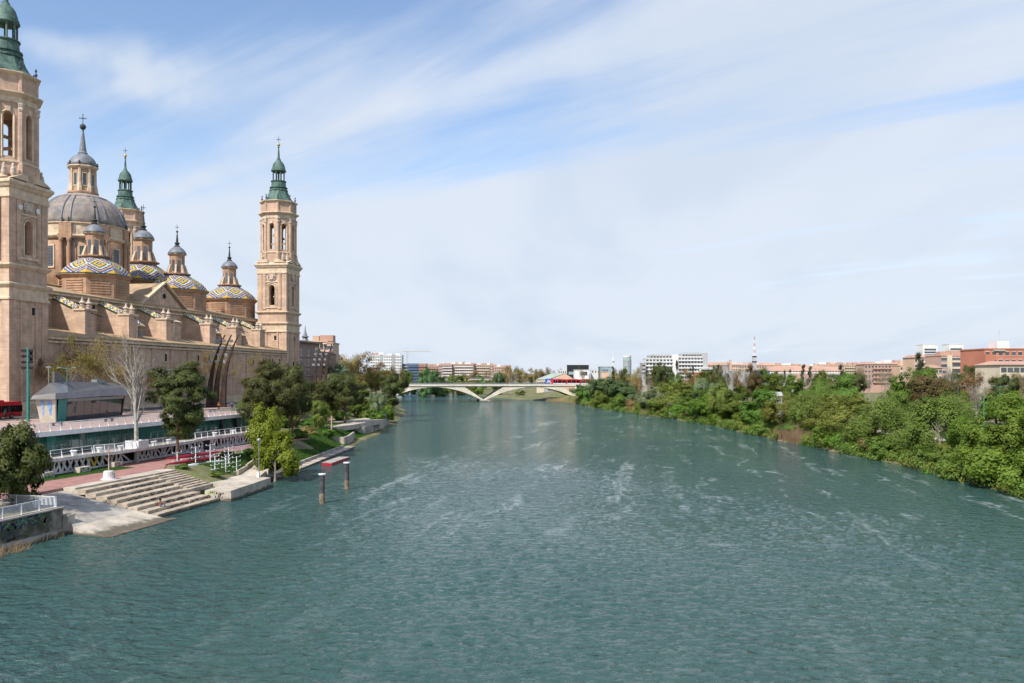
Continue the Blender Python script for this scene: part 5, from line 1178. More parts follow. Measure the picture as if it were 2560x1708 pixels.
def crown_pts(rng, R, H, n_lobe, n_cl, n_leaf, lobe_r=.46, cl_r=(.13, .24), flat=.8, droop=0.0, shape='round', full=.62):
    """leaf positions and outward normals for a lobed crown, base at z=0, and the clump centres"""
    L = []
    for i in range(n_lobe):
        for _ in range(60):
            d = rng.uniform(-1, 1, 3)
            if np.linalg.norm(d) < 1: break
        d *= full / max(.35, np.linalg.norm(d))**.3
        z = d[2]
        if shape == 'cone': k = max(.12, (.55 - .5*z)); d[:2] *= k*1.3
        if shape == 'umbrella': z = .25 + .5*z*(1 - .5*(d[0]**2 + d[1]**2)); 
        if shape == 'vase': d[:2] *= (.75 + .5*z)
        if shape == 'skirt': d[:2] *= (1.0 - .25*z)
        L.append((d[0]*R, d[1]*R, H*.5 + z*H*.5, lobe_r*rng.uniform(.75, 1.2)*(max(.3, .62 - .5*z) if shape == 'cone' else 1)))
    C = []
    for (x, y, z, lr) in L:
        u = unit(rng, n_cl); u[:,2] *= .85; rad = lr*R*rng.uniform(.55, 1.0, n_cl)[:,None]
        c = np.array([x, y, z]) + u*rad*np.array([1, 1, min(1.0, H/(2*R))*flat + .15])
        C.append(np.concatenate([c, u, (rng.uniform(*cl_r, n_cl)*R)[:,None]], 1))
    C = np.concatenate(C); C = C[C[:,2] > -.02*H]
    k = rng.integers(0, len(C), n_leaf); u = unit(rng, n_leaf); r = np.minimum(np.abs(rng.normal(size=n_leaf))*.42 + .42, 1.7)[:,None]
    P = C[k,:3] + u*r*C[k,6:7]*np.array([1, 1, flat])
    if droop: s = rng.uniform(0, 1, n_leaf)**1.5*droop; P[:,2] -= s; P[:,:2] += C[k,3:5]*s[:,None]*.12
    z0_, z1_ = np.percentile(P[:,2], (.6, 99.7)); P[:,2] = (P[:,2] - z0_)/(z1_ - z0_)*H; C[:,2] = (C[:,2] - z0_)/(z1_ - z0_)*H
    k_ = R/np.percentile(np.hypot(P[:,0], P[:,1]), 97); P[:,:2] *= k_; C[:,:2] *= k_
    P[:,2] = np.maximum(P[:,2], .05)
    Q0 = P - np.array([0, 0, H*.42]); Q0 /= np.linalg.norm(Q0, axis=1, keepdims=True) + .01
    Nr = u*.5 + C[k,3:6]*.45 + Q0*.55 + np.array([0, 0, .3]) + rng.normal(size=(n_leaf, 3))*.24
    return P, Nr, C
def trunk_mesh(rng, C, th, r0, H, mat, n_limb=9, lean=0.0, top=.55):
    """tapered trunk from below ground to the crown with limbs out to clumps; crown base sits at th"""
    m = MB(); tp = th + H*top; n = 7
    bend = rng.uniform(-.35, .35, 2)
    def tr(f): return Vector((bend[0]*math.sin(f*2.6) + lean*f*f, bend[1]*math.sin(f*2.1), -.6 + (tp + .6)*f))
    m.tube([tr(i/n) for i in range(n+1)], [max(.05, r0*(1.35 if i == 0 else 1)*(1 - .82*i/n)) for i in range(n+1)], 7)
    idx = rng.permutation(len(C))[:n_limb]
    for i in idx:
        e = Vector((C[i,0] + lean, C[i,1], C[i,2] + th)); f = min(.95, max(.25, (e.z*.55)/tp)); s = tr(f); md = s.lerp(e, .5) + Vector((0, 0, -.08*(e - s).length + .3))
        rr_ = r0*(1 - .75*f)*.6
        m.tube([s, md, e], [rr_, rr_*.6, .03], 5)
    return m.mesh('trunk', [mat])
SPEC = {}
barkd = mk('dark bark', (.075,.055,.042), .95, .3, 1.5); barkb = mk('brown pine bark', (.16,.10,.072), .95, .25, 1.5)
barkw = mk('pale bark', (.38,.36,.325), .9, .15, 1.6, stain=(.17,.15,.13), stain_amt=.6, stain_scale=1.2); barkg = mk('grey bark', (.27,.24,.21), .95, .2, 1.5)
LM = {
 'lime': leafmat('lime spring leaf', (.15,.235,.022), (.32,.43,.055), .5),
 'bright': leafmat('bright spring leaf', (0.097,0.177,0.021), (0.268,0.376,0.059), .5),
 'mid': leafmat('mid green leaf', (0.085,0.160,0.024), (0.234,0.331,0.066), .48),
 'darkmid': leafmat('dark mottled leaf', (.040,.060,.014), (.125,.130,.032), .3),
 'willow': leafmat('willow leaf', (0.120,0.188,0.030), (0.279,0.359,0.089), .5),
 'olive': leafmat('olive young leaf', (0.154,0.182,0.032), (0.331,0.353,0.085), .5),
 'dense': leafmat('blue green leaf', (0.074,0.142,0.046), (0.205,0.302,0.125), .45),
 'silver': leafmat('silvery leaf', (0.137,0.177,0.085), (0.296,0.342,0.182), .4),
 'pine': leafmat('dark pine needle', (.038,.052,.015), (.125,.140,.036), .2),
 'pinebrown': leafmat('browned pine needle', (.075,.06,.02), (.17,.13,.045), .25),
 'cypress': leafmat('cypress foliage', (.011,.021,.009), (.035,.05,.019), .1),
 'brown': leafmat('brown bud and seed', (.20,.145,.055), (.38,.285,.115), .4),
 'yellow': leafmat('yellow green bud', (.16,.135,.035), (.30,.255,.07), .4),
 'twig': mk('fine twigs', (.27,.235,.20), .95, .2, 1.0), 'twigw': mk('pale twigs', (.31,.285,.25), .95, .2, 1.0), 'twigb': mk('brown twigs', (.24,.17,.115), .95, .2, 1.0),
}
def spec(name, key, seed, nvar, R, H, th, r0, bark, nl, ncl, nleaf, size, asp=.75, **kw):
    """several variants of one kind of tree: (trunk mesh, crown mesh, height, radius)"""
    out = []
    top = kw.pop('top', .55); limbs = kw.pop('limbs', 9); lean = kw.pop('lean', 0.0)
    for v in range(nvar):
        rng = np.random.default_rng(seed*100 + v)
        P, Nr, C = crown_pts(rng, R, H, nl, ncl, nleaf, **kw)
        V, Q = leaf_geo(P + np.array([lean, 0, th]), Nr, size, size*asp, rng)
        out.append((trunk_mesh(rng, C, th, r0, H, bark, limbs, lean, top), np_mesh('crown', V, Q, LM[key]), th + H, R))
    SPEC[name] = out
spec('bright', 'bright', 1, 3, 5.0, 10.0, .6, .3, barkd, 15, 14, 27000, .30, lobe_r=.36, cl_r=(.09, .18), droop=.5, shape='skirt', full=.72)
spec('mid', 'mid', 2, 4, 4.6, 10.0, 1.2, .28, barkd, 12, 12, 18000, .33, lobe_r=.36, cl_r=(.10, .2), full=.7)
spec('willow', 'willow', 3, 4, 5.0, 10.5, .8, .3, barkg, 13, 13, 22000, .33, .5, lobe_r=.36, cl_r=(.09, .17), droop=1.7, shape='skirt', full=.72)
spec('olive', 'olive', 4, 4, 4.6, 10.0, 1.0, .24, barkd, 12, 11, 14000, .30, lobe_r=.36, cl_r=(.11, .21), shape='skirt', full=.72, limbs=22)
spec('dense', 'dense', 5, 3, 5.0, 11.0, .3, .3, barkd, 14, 14, 15000, .44, lobe_r=.38, cl_r=(.11, .19), shape='skirt', full=.72)
spec('silver', 'silver', 6, 2, 4.0, 9.0, 1.2, .24, barkg, 10, 11, 9000, .38, .6, lobe_r=.36, cl_r=(.1, .2), droop=.8, full=.7)
spec('yellow', 'yellow', 7, 2, 3.6, 8.5, 1.5, .2, barkg, 8, 10, 5000, .32, lobe_r=.38, cl_r=(.12, .24), full=.72, limbs=26)
spec('brownleaf', 'brown', 8, 3, 4.4, 9.0, 2.0, .26, barkg, 9, 10, 5200, .34, lobe_r=.4, cl_r=(.14, .26), limbs=34, full=.7)
spec('pine', 'pine', 9, 3, 5.2, 8.0, 4.0, .30, barkb, 30, 10, 44000, .44, .22, lobe_r=.27, cl_r=(.10, .17), flat=.34, shape='umbrella', full=.82, limbs=16, top=.7)
spec('pinetall', 'pine', 10, 2, 4.6, 11.0, 3.2, .30, barkb, 34, 10, 52000, .44, .24, lobe_r=.36, cl_r=(.12, .2), flat=.42, full=.74, limbs=14, top=.75)
spec('pinebrown', 'pinebrown', 11, 2, 5.2, 7.5, 2.4, .28, barkb, 20, 10, 20000, .50, .3, lobe_r=.36, cl_r=(.12, .2), flat=.6, full=.74, limbs=12)
spec('cypress', 'cypress', 12, 2, 1.3, 11.0, .5, .16, barkd, 14, 10, 7000, .34, .35, lobe_r=.55, cl_r=(.3, .5), flat=1.0, shape='cone', full=.9)
spec('conifer', 'cypress', 13, 2, 3.0, 11.0, .8, .2, barkd, 22, 10, 9000, .42, .35, lobe_r=.42, cl_r=(.16, .3), flat=.6, shape='cone', full=.95)
spec('bush', 'mid', 14, 3, 2.6, 3.4, .05, .08, barkd, 8, 10, 7000, .26, lobe_r=.45, cl_r=(.14, .26), full=.7, top=.3)
spec('darkmid', 'darkmid', 17, 2, 4.6, 8.0, .6, .28, barkd, 15, 14, 20000, .34, lobe_r=.36, cl_r=(.10, .18), shape='skirt', full=.7)
spec('lime', 'lime', 18, 2, 4.6, 9.0, .3, .24, barkg, 12, 13, 15000, .36, lobe_r=.38, cl_r=(.11, .2), droop=.5, shape='skirt', full=.72, limbs=16)
spec('bushb', 'bright', 15, 2, 2.6, 3.6, .05, .08, barkd, 8, 10, 7500, .26, lobe_r=.42, cl_r=(.14, .26), full=.72, top=.3)
spec('busho', 'brown', 16, 2, 2.4, 2.6, .05, .08, barkd, 7, 10, 3000, .28, lobe_r=.45, cl_r=(.14, .28), full=.7, top=.3)

def branches(rng, H, r0, spread, depth, up, leader=2, twig_only=3, kids=(3, 5), ratio=.66, trunkf=.36, kids0=None):
    """bare limbs: returns two builders, thick wood and fine twigs, plus twig ends"""
    thick, fine, ends = MB(), MB(), []
    def grow(p, d, L, r, lev):
        n = (4 if trunkf < .5 else 9) if lev == 0 else (4 if lev < 2 else 3); pts = [p]; q = p; dd = d
        for i in range(n):
            dd = (dd + Vector(rng.normal(size=3))*(.13 if lev else .03) + Vector((0, 0, up*.06))).normalized(); q = q + dd*L/n; pts.append(q)
        rad = [r*(1 - .55*i/n) for i in range(n+1)]
        (thick if lev < twig_only else fine).tube(pts, [max(.014, x) for x in rad], 6 if lev < 2 else (4 if lev < 3 else 3), cap=False)
        if lev >= depth: ends.append((q, dd)); ends.append((pts[2], dd)); return
        k = (kids0 or rng.integers(*kids) + 1) if lev == 0 else rng.integers(*kids)
        for j in range(k):
            f = rng.uniform(.35, 1.0) if j >= leader else 1.0; i0 = min(n, max(1, round(f*n)))
            a = rng.uniform(0, 2*math.pi); tilt = rng.uniform(.35, 1.0)*spread
            ax = Vector((math.cos(a), math.sin(a), 0)); nd = (dd*math.cos(tilt) + (ax - dd*ax.dot(dd)).normalized()*math.sin(tilt)).normalized()
            grow(pts[i0], nd, (L*ratio if lev or trunkf < .5 else H*.3*(1.35 - .75*f))*rng.uniform(.75, 1.15), rad[i0]*(.68 if lev or trunkf < .5 else .5), lev + 1)
    grow(Vector((0, 0, -.5)), Vector((0, 0, 1)), H*trunkf, r0, 0)
    return thick, fine, ends
def bare_spec(name, seed, nvar, H, r0, spread, depth, up, bark, twig, leafkey=None, per=4, lsize=.22, **kw):
    out = []
    for v in range(nvar):
        rng = np.random.default_rng(seed*100 + v); a, f, ends = branches(rng, H, r0, spread, depth, up, **kw)
        top = max(p[2] for p in f.v + a.v); rad = max(abs(p[0]) for p in f.v)
        V = np.array(f.v); b0 = len(V)
        me = f.mesh('crown', [LM[twig]] + ([LM[leafkey]] if leafkey else []))
        if leafkey:
            E = np.array([tuple(p) for p, d in ends]); k = np.repeat(np.arange(len(E)), per); P = E[k] + rng.normal(size=(len(k), 3))*.38
            LV, LQ_ = leaf_geo(P, unit(rng, len(P)) + np.array([0, 0, .4]), lsize, lsize*.8, rng)
            fm = MB(); fm.v = list(f.v) + [tuple(x) for x in LV]; fm.f = list(f.f) + [tuple(int(i) + b0 for i in q) for q in LQ_]; fm.m = [0]*len(f.f) + [1]*len(LQ_)
            me = fm.mesh('crown', [LM[twig], LM[leafkey]])
        out.append((a.mesh('trunk', [bark]), me, top, rad))
    SPEC[name] = out
bare_spec('plane', 21, 3, 15.0, .34, .85, 5, .8, barkg, 'twigb', 'brown', 3, .24, kids=(3, 5), ratio=.68)
bare_spec('planegreen', 22, 2, 15.0, .34, .85, 5, .8, barkg, 'twigb', 'yellow', 5, .26, kids=(3, 5), ratio=.68)
bare_spec('whitepoplar', 23, 1, 20.0, .62, .58, 4, 2.2, barkw, 'twigw', None, kids=(3, 5), ratio=.62, trunkf=.82, kids0=17, leader=1)
bare_spec('bare', 24, 3, 12.0, .22, .55, 5, 1.6, barkw, 'twig', None, kids=(3, 5), ratio=.68)
bare_spec('baregrey', 25, 2, 12.0, .24, .7, 5, 1.2, barkg, 'twig', 'brown', 1, .16, kids=(3, 5), ratio=.66)

NAMES = {'lime':'leafy_tree','darkmid':'leafy_tree','bright':'leafy_tree','mid':'leafy_tree','willow':'willow_tree','olive':'young_leaf_tree','dense':'leafy_tree','silver':'silver_leaf_tree','yellow':'budding_tree','brownleaf':'budding_tree','pine':'pine_tree','pinetall':'pine_tree','pinebrown':'pine_tree','cypress':'cypress_tree','conifer':'conifer_tree','bush':'shrub','bushb':'shrub','busho':'shrub','plane':'plane_tree','planegreen':'plane_tree','whitepoplar':'bare_tree','bare':'bare_tree','baregrey':'bare_tree'}
tcount = [0]
def tree(sp, x, y, h_, r_, label, group=None, z=None, var=None, rot=None):
    tcount[0] += 1; k = tcount[0]
    vs_ = SPEC[sp]; tm, cm, H0, R0 = vs_[(k if var is None else var) % len(vs_)]
    z = gz(x, y) if z is None else z
    nm = NAMES[sp]
    o = thing(nm, (x, y, z - .05), label, 'shrub' if nm == 'shrub' else 'tree', group, rz=(k*2.39996) % 6.283 if rot is None else rot)
    o.scale = (r_/R0, r_/R0, h_/H0)
    for n_, me in (('trunk', tm), ('crown', cm)):
        q = bpy.data.objects.new(n_, me); link(q, o)
    return o
def treepx(sp, u, z, vtop, half, label, group=None, base=None, **kw):
    p = at(u, z); b = gz(p.x, p.y) if base is None else base
    return tree(sp, p.x, p.y, max(1.5, hz(vtop, z) - b), half/2100*z, label, group, z=b, **kw)

# ---- south bank
tree('pinetall', -71.4, 116.8, 14.9, 4.3, 'tall dense pine standing on the red quay path', z=3.15, var=0)
tree('pine', -70.4, 146.8, 14.6, 5.6, 'broad umbrella pine in front of the far end of the pavilion', z=4.2, var=0)
tree('pine', -71.4, 157.5, 15.2, 4.6, 'taller umbrella pine with forked trunk beside the pavilion end', z=3.1, var=1)
tree('pine', -75.2, 152.0, 10.5, 4.2, 'low spreading pine behind the forked pine', z=3.1, var=2)
tree('pine', -83.2, 217, 13.5, 6.3, 'wide dark pine above the panelled river wall', z=3.4, var=1, rot=1.0)
tree('pine', -87.0, 206, 11.0, 4.4, 'dark pine left of the wide one, behind the ivy tree', z=3.6, var=0, rot=2.0)
tree('pine', -89.4, 279, 13.4, 5.0, 'small waterside pine overlapping the end of the bridge', z=3.6, var=2)
tree('pine', -88.8, 270, 8.2, 4.2, 'low leaning pine bough just above the water by the bridge', z=2.2, var=0)
tree('whitepoplar', -75.9, 113.4, 19.8, 4.6, 'tall white-barked leafless tree rising through the terrace', z=3.2, rot=.6)
tree('lime', -57.0, 119.6, 7.2, 3.9, 'fresh light green tree at the water edge by the quay platform', z=.4, var=1)
tree('lime', -60.2, 124.4, 10.0, 3.4, 'upper light green tree just behind the quay platform lamp', z=1.4, var=0)
tree('darkmid', -65.8, 77.2, 8.8, 3.5, 'dense dark leafy tree above the mossy wall at the picture edge', z=2.3, var=2)
tree('darkmid', -65.6, 71.0, 6.0, 3.2, 'dark rounded bush hanging behind the mossy wall railing', z=2.5, var=1)
tree('olive', -80.5, 190.5, 6.8, 3.4, 'ivy-clad tree on the bank next to the orange pole', z=3.3, var=0)
tree('mid', -83, 182, 5.2, 2.8, 'low green shrubby tree under the leaning pine', z=3.4, var=1)
tree('silver', -85, 250, 7.5, 2.9, 'silvery feathery tree between two waterside pines', z=3.2, var=0)
tree('bushb', -85.2, 258, 5.0, 2.6, 'yellow green shrub hanging over the river wall corner', z=2.0, var=0)
tree('bushb', -89.0, 268, 4.6, 3.4, 'yellow green shrub below the small waterside pine', z=1.2, var=1)
for i, (sp, x, y, h_, r_, lab) in enumerate((('mid',-90.5,222,6.0,4.0,'rounded green tree behind the path on the south bank'),('olive',-93,236,7.0,4.2,'olive tinted tree behind the long panelled wall'),('mid',-92,248,6.5,4.0,'mid green tree behind the graffitied white wall'),('bush',-88.5,229,3.0,3.0,'wide shrub beyond the path under the wide pine'),('mid',-95,262,7.5,4.4,'mid green tree left of the small waterside pine'),('bush',-86.5,243,3.2,3.0,'dark shrub beside the silvery feathery tree'),('olive',-89,193,5.0,3.4,'olive tinted bush-like tree behind the orange pole'),('mid',-92,180,6.0,3.6,'green tree between the promenade end and the bank path'),('bush',-84.5,196,2.4,2.6,'low shrub at the near end of the bank path'))):
    tree(sp, x, y, h_, r_, lab, z=gz(x, y) - .1)
tree('bush', -80.0, 235, 3.4, 2.4, 'dark shrub on top of the panelled river wall', z=3.0)
for i, (x, y, h_, r_, lab) in enumerate(((-70.5,152,2.4,2.0,'dark shrub at the foot of the forked pine'),(-73,163,2.2,2.4,'dark shrub at the top of the grass bank'),(-75,173,1.8,2.2,'brownish shrub where the path meets the grass bank'),(-72.4,178.5,2.0,1.8,'shrub by the end of the angular river wall'),(-67.2,124,1.2,1.6,'low shrub beside the white quay railing'),(-66.0,130,1.4,1.8,'round shrub farther along the quay railing'),(-64.9,107.3,.8,1.3,'low green shrub at the top corner of the steps'),(-61.2,109.6,.8,1.4,'low weeds beside the racks above the platform'))):
    tree('busho' if i == 2 else 'bush', x, y, h_, r_, lab, z=gz(x, y) - .1)
PZ = PR
for i, (sp, u, z, vt, hf) in enumerate((('planegreen',165,158,838,75),('plane',262,166,835,85),('plane',92,166,880,50),('plane',215,172,850,60),('plane',330,176,880,55))):
    treepx(sp, u, z, vt, hf, 'budding plane tree behind the kiosk, %s from the near tower' % W_ord[[1,3,0,2,4][i]], 'plane trees behind the kiosk', base=PZ)
for i, (sp, u, z, vt, hf) in enumerate((('plane',500,214,872,42),('plane',556,222,876,42),('plane',640,232,880,45),('planegreen',700,240,905,40))):
    treepx(sp, u, z, vt, hf, 'thin brown plane tree against the basilica wall, %s along' % W_ord[i], 'plane trees along the basilica wall', base=PZ)
for i, (sp, u, z, vt, hf) in enumerate((('silver',838,300,905,34),('brownleaf',872,330,885,34),('brownleaf',905,345,880,44),('brownleaf',940,360,905,36),('yellow',930,330,925,36),('yellow',885,300,935,32),('silver',818,270,935,30),('brownleaf',985,420,915,26))):
    treepx(sp, u, z, vt, hf, '%s tree beyond the dark pines, %s from the brown brick block' % (('silvery green','russet','russet','russet','yellow green','yellow green','silvery green','russet')[i], W_ord[[1,2,4,6,5,3,0,7][i]]), 'spring trees beyond the dark pines')

# ---- north bank, waterside row: bearing, metres inland, crown top, half width
def on_bank(u, inland):
    z = 90.0
    while z < 640:
        p = at(u, z)
        if p.x - float(xr(p.y)) >= inland: return z
        z += 1.0
    return z
ROW = [('bright',2600,4,1005,100),('bright',2508,5,988,98),('bright',2425,4.5,1045,64),('willow',2350,6.5,992,74),('willow',2272,5.5,1012,64),('willow',2190,6,985,74),('olive',2118,5.5,985,62),('olive',2062,5,1012,54),('willow',2016,6,982,56),('olive',1958,5.5,985,52),('mid',1902,5,972,52),('mid',1848,5.5,966,52),('bright',1788,5,985,52),('mid',1744,5,972,46),('olive',1694,6,956,50),('silver',1642,6.5,962,42),('dense',1560,7,958,42),('dense',1520,8,944,52),('dense',1476,6,950,44)]
for i, (sp, u, inl, vt, hf) in enumerate(ROW):
    z = on_bank(u, inl); col_ = {'bright':'bright green','willow':'drooping grey-green','olive':'olive tinted','mid':'mid green','dense':'dense blue-green','silver':'silvery'}[sp]
    treepx(sp, u, z, vt, hf*1.12, '%s waterside tree on the wooded bank, %s from the near end' % (col_, W_ord[i]), 'waterside trees on the wooded bank', base=.9)
BUSH = [('bushb',2475,1,1120,90),('bushb',2405,.8,1150,60),('bush',2360,2,1120,45),('bush',2300,2.5,1118,48),('bush',2240,3,1095,40),('busho',2185,2,1095,36),('bush',2130,2,1075,36),('bushb',2070,1.5,1065,36),('bush',2030,3,1062,30),('bush',1915,2,1042,30),('bushb',1860,1.5,1028,34),('bushb',1800,1,1012,38),('bush',1745,1.5,1005,32),('bushb',1690,2,1000,26),('bush',1640,2,996,28),('bushb',1605,1.5,1000,20),('busho',1580,2,998,18),('bush',1545,1.5,985,26),('bush',1500,1.5,975,26),('bush',1462,1.5,970,22),('bushb',2560,1.0,1110,80),('bush',2325,1.0,1112,50),('bush',2210,1.0,1088,45),('bushb',2105,1.0,1070,42),('bush',1975,1.0,1060,34)]
for i, (sp, u, inl, vt, hf) in enumerate(sorted(BUSH, key=lambda a: -a[1])):
    z = on_bank(u, inl)
    treepx(sp, u, z, vt, hf, '%s bush over the water, %s from the near end of the wooded bank' % ({'bush':'dark green','bushb':'bright green','busho':'dry brown'}[sp], W_ord[i]), 'bushes along the wooded bank')
# ---- park trees behind the waterside row
PARK = [('bare',2440,178,958,46),('bright',2540,160,985,60),('mid',2490,205,990,60),('conifer',2297,300,886,24),('pinebrown',2330,215,948,56),('pine',2425,330,922,32),('pine',2385,310,940,30),('brownleaf',2425,250,932,34),('mid',2270,230,930,46),('mid',2330,262,925,44),('bare',2368,240,925,30),('bare',2222,250,930,28),('bare',2175,262,935,24),('baregrey',2205,280,930,30),('mid',2125,235,940,44),('pine',2140,300,940,30),('conifer',2102,330,916,15),('mid',2080,260,945,44),('bare',2018,285,925,26),('conifer',2008,345,916,10),('conifer',2026,350,920,10),('mid',1985,275,945,42),('cypress',1975,350,928,6),('conifer',1962,350,930,8),('mid',1930,300,938,44),('pinebrown',1880,330,920,26),('mid',1905,340,930,34),('bare',1862,315,920,22),('bare',1826,318,915,26),('pine',1802,345,922,22),('pine',1785,350,925,20),('mid',1760,330,935,36),('brownleaf',1710,360,925,30),('cypress',1692,400,905,7),('cypress',1733,405,918,5),('cypress',1726,400,924,5),('pine',1650,410,915,20),('pine',1672,420,925,14),('yellow',1625,420,925,18),('silver',1760,300,950,30),('brownleaf',1585,470,922,22),('pine',1562,480,928,14),('brownleaf',1595,430,945,16),('brownleaf',1540,500,925,18),('bare',1598,440,912,10),('baregrey',1460,520,928,18),('conifer',1532,490,920,6),('brownleaf',2480,260,945,30),('yellow',2525,240,935,40),('pine',2510,225,945,32),('pinebrown',2475,290,938,26),('baregrey',2555,230,935,36),('mid',2050,330,935,30),('brownleaf',2065,380,930,30),('baregrey',2150,400,925,30),('olive',1800,270,955,36),('willow',2395,200,985,50),('willow',2060,225,960,46),('brownleaf',1850,380,930,24),('mid',1700,330,945,30)]
PL = {'bare':'pale leafless tree','baregrey':'grey leafless tree','bright':'bright green tree','mid':'mid green tree','conifer':'dark pointed conifer','pinebrown':'rounded brownish pine','pine':'rounded dark pine','brownleaf':'russet budding tree','cypress':'slim dark cypress','yellow':'yellow-green budding tree','silver':'silvery tree','olive':'olive tinted tree','willow':'drooping grey-green tree'}
cnt = {}
for sp, u, z, vt, hf in sorted(PARK, key=lambda a: -a[1]):
    vt -= 14 if sp in ('bare', 'baregrey') else 8 if sp in ('mid', 'pine', 'pinebrown', 'willow') else 4
    cnt[sp] = cnt.get(sp, 0) + 1
    treepx(sp, u, z, vt, hf, '%s in the park, %s of its kind from the near end' % (PL[sp], W_ord[cnt[sp]-1]), 'park trees behind the wooded bank')
# ---- trees beyond the road bridge
BEY = [('mid',948,640,930,26),('willow',975,650,925,30),('mid',1008,640,926,24),('mid',1030,690,930,24),('dense',1062,640,922,26),('dense',1095,660,926,28),('conifer',1068,760,918,10),('olive',1120,690,936,24),('mid',1145,720,938,20),('mid',960,760,925,26),('olive',1170,760,940,24),('mid',1205,780,938,22),('dense',1246,640,930,17),('brownleaf',1262,760,915,18),('brownleaf',1282,790,914,18),('brownleaf',1305,800,920,18),('brownleaf',1330,820,920,18),('brownleaf',1352,830,922,18),('brownleaf',1375,840,918,16),('bare',1276,660,928,12),('bare',1290,665,930,12),('baregrey',1312,680,935,14),('olive',1235,720,942,18),('brownleaf',1400,860,922,14),('brownleaf',1185,850,926,18),('baregrey',1215,860,922,16),('baregrey',1160,880,928,18),('olive',1300,600,975,14),('olive',1160,700,962,22),('willow',1195,690,966,20)]
cnt = {}
for sp, u, z, vt, hf in sorted(BEY, key=lambda a: a[1]):
    cnt[sp] = cnt.get(sp, 0) + 1
    treepx(sp, u, z, vt, hf, '%s beyond the road bridge, %s of its kind from the basilica' % (PL.get(sp, 'dense blue-green tree'), W_ord[cnt[sp]-1]), 'trees beyond the road bridge')

# ---- undergrowth, reeds, grass
def blades(name, pts, h_, w_, mat, seed, lean=.35, kind='stuff'):
    rng = np.random.default_rng(seed); P = np.asarray(pts); n = len(P)
    a = rng.uniform(0, 2*np.pi, n); hh_ = h_*rng.uniform(.5, 1.25, n); ln = rng.normal(size=(n, 2))*lean*hh_[:,None]
    d = np.stack([np.cos(a), np.sin(a), np.zeros(n)], 1)*w_*.5
    tip = P + np.concatenate([ln, hh_[:,None]], 1)
    V = np.stack([P - d, P + d, tip], 1).reshape(-1, 3)
    o = bpy.data.objects.new(name, np_mesh(name, V, np.arange(3*n).reshape(n, 3), mat)); link(o); ORG[o.name] = Vector((0,0,0))
    return tag(o, kind=kind)
rng = np.random.default_rng(77)
gl = leafmat('bank grass', (.035,.085,.010), (.085,.17,.022), .3)
n = 90000; gy = rng.uniform(112, 215, n); gx = xl(gy) - rng.uniform(1.8, 14, n); keep = (gx < -58.5) & ~((gx < -67.5) & (gy < 160)) & ~((gy < 135) & (gx > np.interp(gy, [113,128,134], [-61.3,-64.5,-67.0])) & (gx < np.interp(gy, [113,128,134], [-56.5,-60.5,-62.0])))
gx, gy = gx[keep], gy[keep]
tag(blades('bank_grass', np.stack([gx, gy, ground(gx, gy) - .03], 1), .32, .10, gl, 1), 'long green grass on the sloping south bank', 'grass')
gl2 = leafmat('lawn blades', (.02,.06,.008), (.06,.12,.018), .3)
n = 16000; gy = rng.uniform(82, 107, n); gx = rng.uniform(-77.7, -72.2, n); k = gx < np.interp(gy, [60,90,106.8], [-73.8,-73.5,-72.1]); gx, gy = gx[k], gy[k]
tag(blades('lawn_grass', np.stack([gx, gy, np.full(len(gx), LQ+.01)], 1), .10, .05, gl2, 2), 'short dark turf below the lattice wall', 'grass')
n = 70000; gy = 105 + 425*rng.uniform(0, 1, n)**1.35; gx = xr(gy) + rng.uniform(.2, 9, n); keep = rng.uniform(size=n) < .5 + .5*np.sin(gy*.13)*np.sin(gy*.05+1); gx, gy = gx[keep], gy[keep]
tag(blades('bank_undergrowth', np.stack([gx, gy, ground(gx, gy) - .05], 1), .9, .22, LM['olive'], 3, .5), 'tangled undergrowth along the wooded north bank', 'undergrowth')
# leafy fringe hanging over the water along the whole wooded bank
n = 620; cy_ = 104 + 400*rng.uniform(0, 1, n)**1.3; cx_ = xr(cy_) + rng.uniform(-1.6, 3.0, n); cz_ = rng.uniform(.2, 1.9, n); cr_ = rng.uniform(.7, 1.6, n)
k = np.repeat(np.arange(n), 120); u = unit(rng, len(k)); P = np.stack([cx_[k], cy_[k], cz_[k]], 1) + u*(cr_[k]*rng.uniform(.3, 1.15, len(k)))[:,None]*np.array([1, 1, .75]); P[:,2] = np.maximum(P[:,2], .03)
V, Q = leaf_geo(P, u + np.array([0, 0, .4]) + rng.normal(size=P.shape)*.3, .36, .24, rng)
fr = bpy.data.objects.new('bank_foliage', np_mesh('bank_foliage', V, Q, [LM['mid'], LM['willow'], LM['olive']], mi=rng.integers(0, 3, n)[k])); link(fr); tag(fr, 'leafy fringe trailing over the water along the wooded bank', 'foliage', kind='stuff')
reedm = leafmat('dry reed', (.30,.22,.115), (.50,.39,.23), .4)
def reeds(u0, u1, inl0, inl1, n, h_, seed, lab):
    q = np.random.default_rng(seed); pts = []
    for i in range(n):
        u = q.uniform(u0, u1); z = on_bank_cache(u); p = at(u, z); x = p.x + q.uniform(inl0, inl1); pts.append((x, p.y, max(-.1, gz(x, p.y)) - .05))
    tag(blades('reeds', pts, h_, .09, reedm, seed, .16), lab, 'reeds')
_cache = {}
def on_bank_cache(u):
    k = int(u/6)
    if k not in _cache: _cache[k] = on_bank(k*6 + 3, .0)
    return _cache[k]
reeds(1938, 2008, -1.2, 2.2, 3600, 3.0, 31, 'dry tan reed bed at the foot of the wooded bank')
reeds(1376, 1452, -3.5, 3.5, 2600, 2.2, 32, 'strip of dry reeds by the bridge abutment')
reeds(1580, 1620, -1, 1.5, 900, 2.4, 33, 'small dry reed clump near the fallen tree')
reeds(2285, 2345, -.5, 2.0, 1400, 1.4, 34, 'dead brown stalks under the drooping trees')
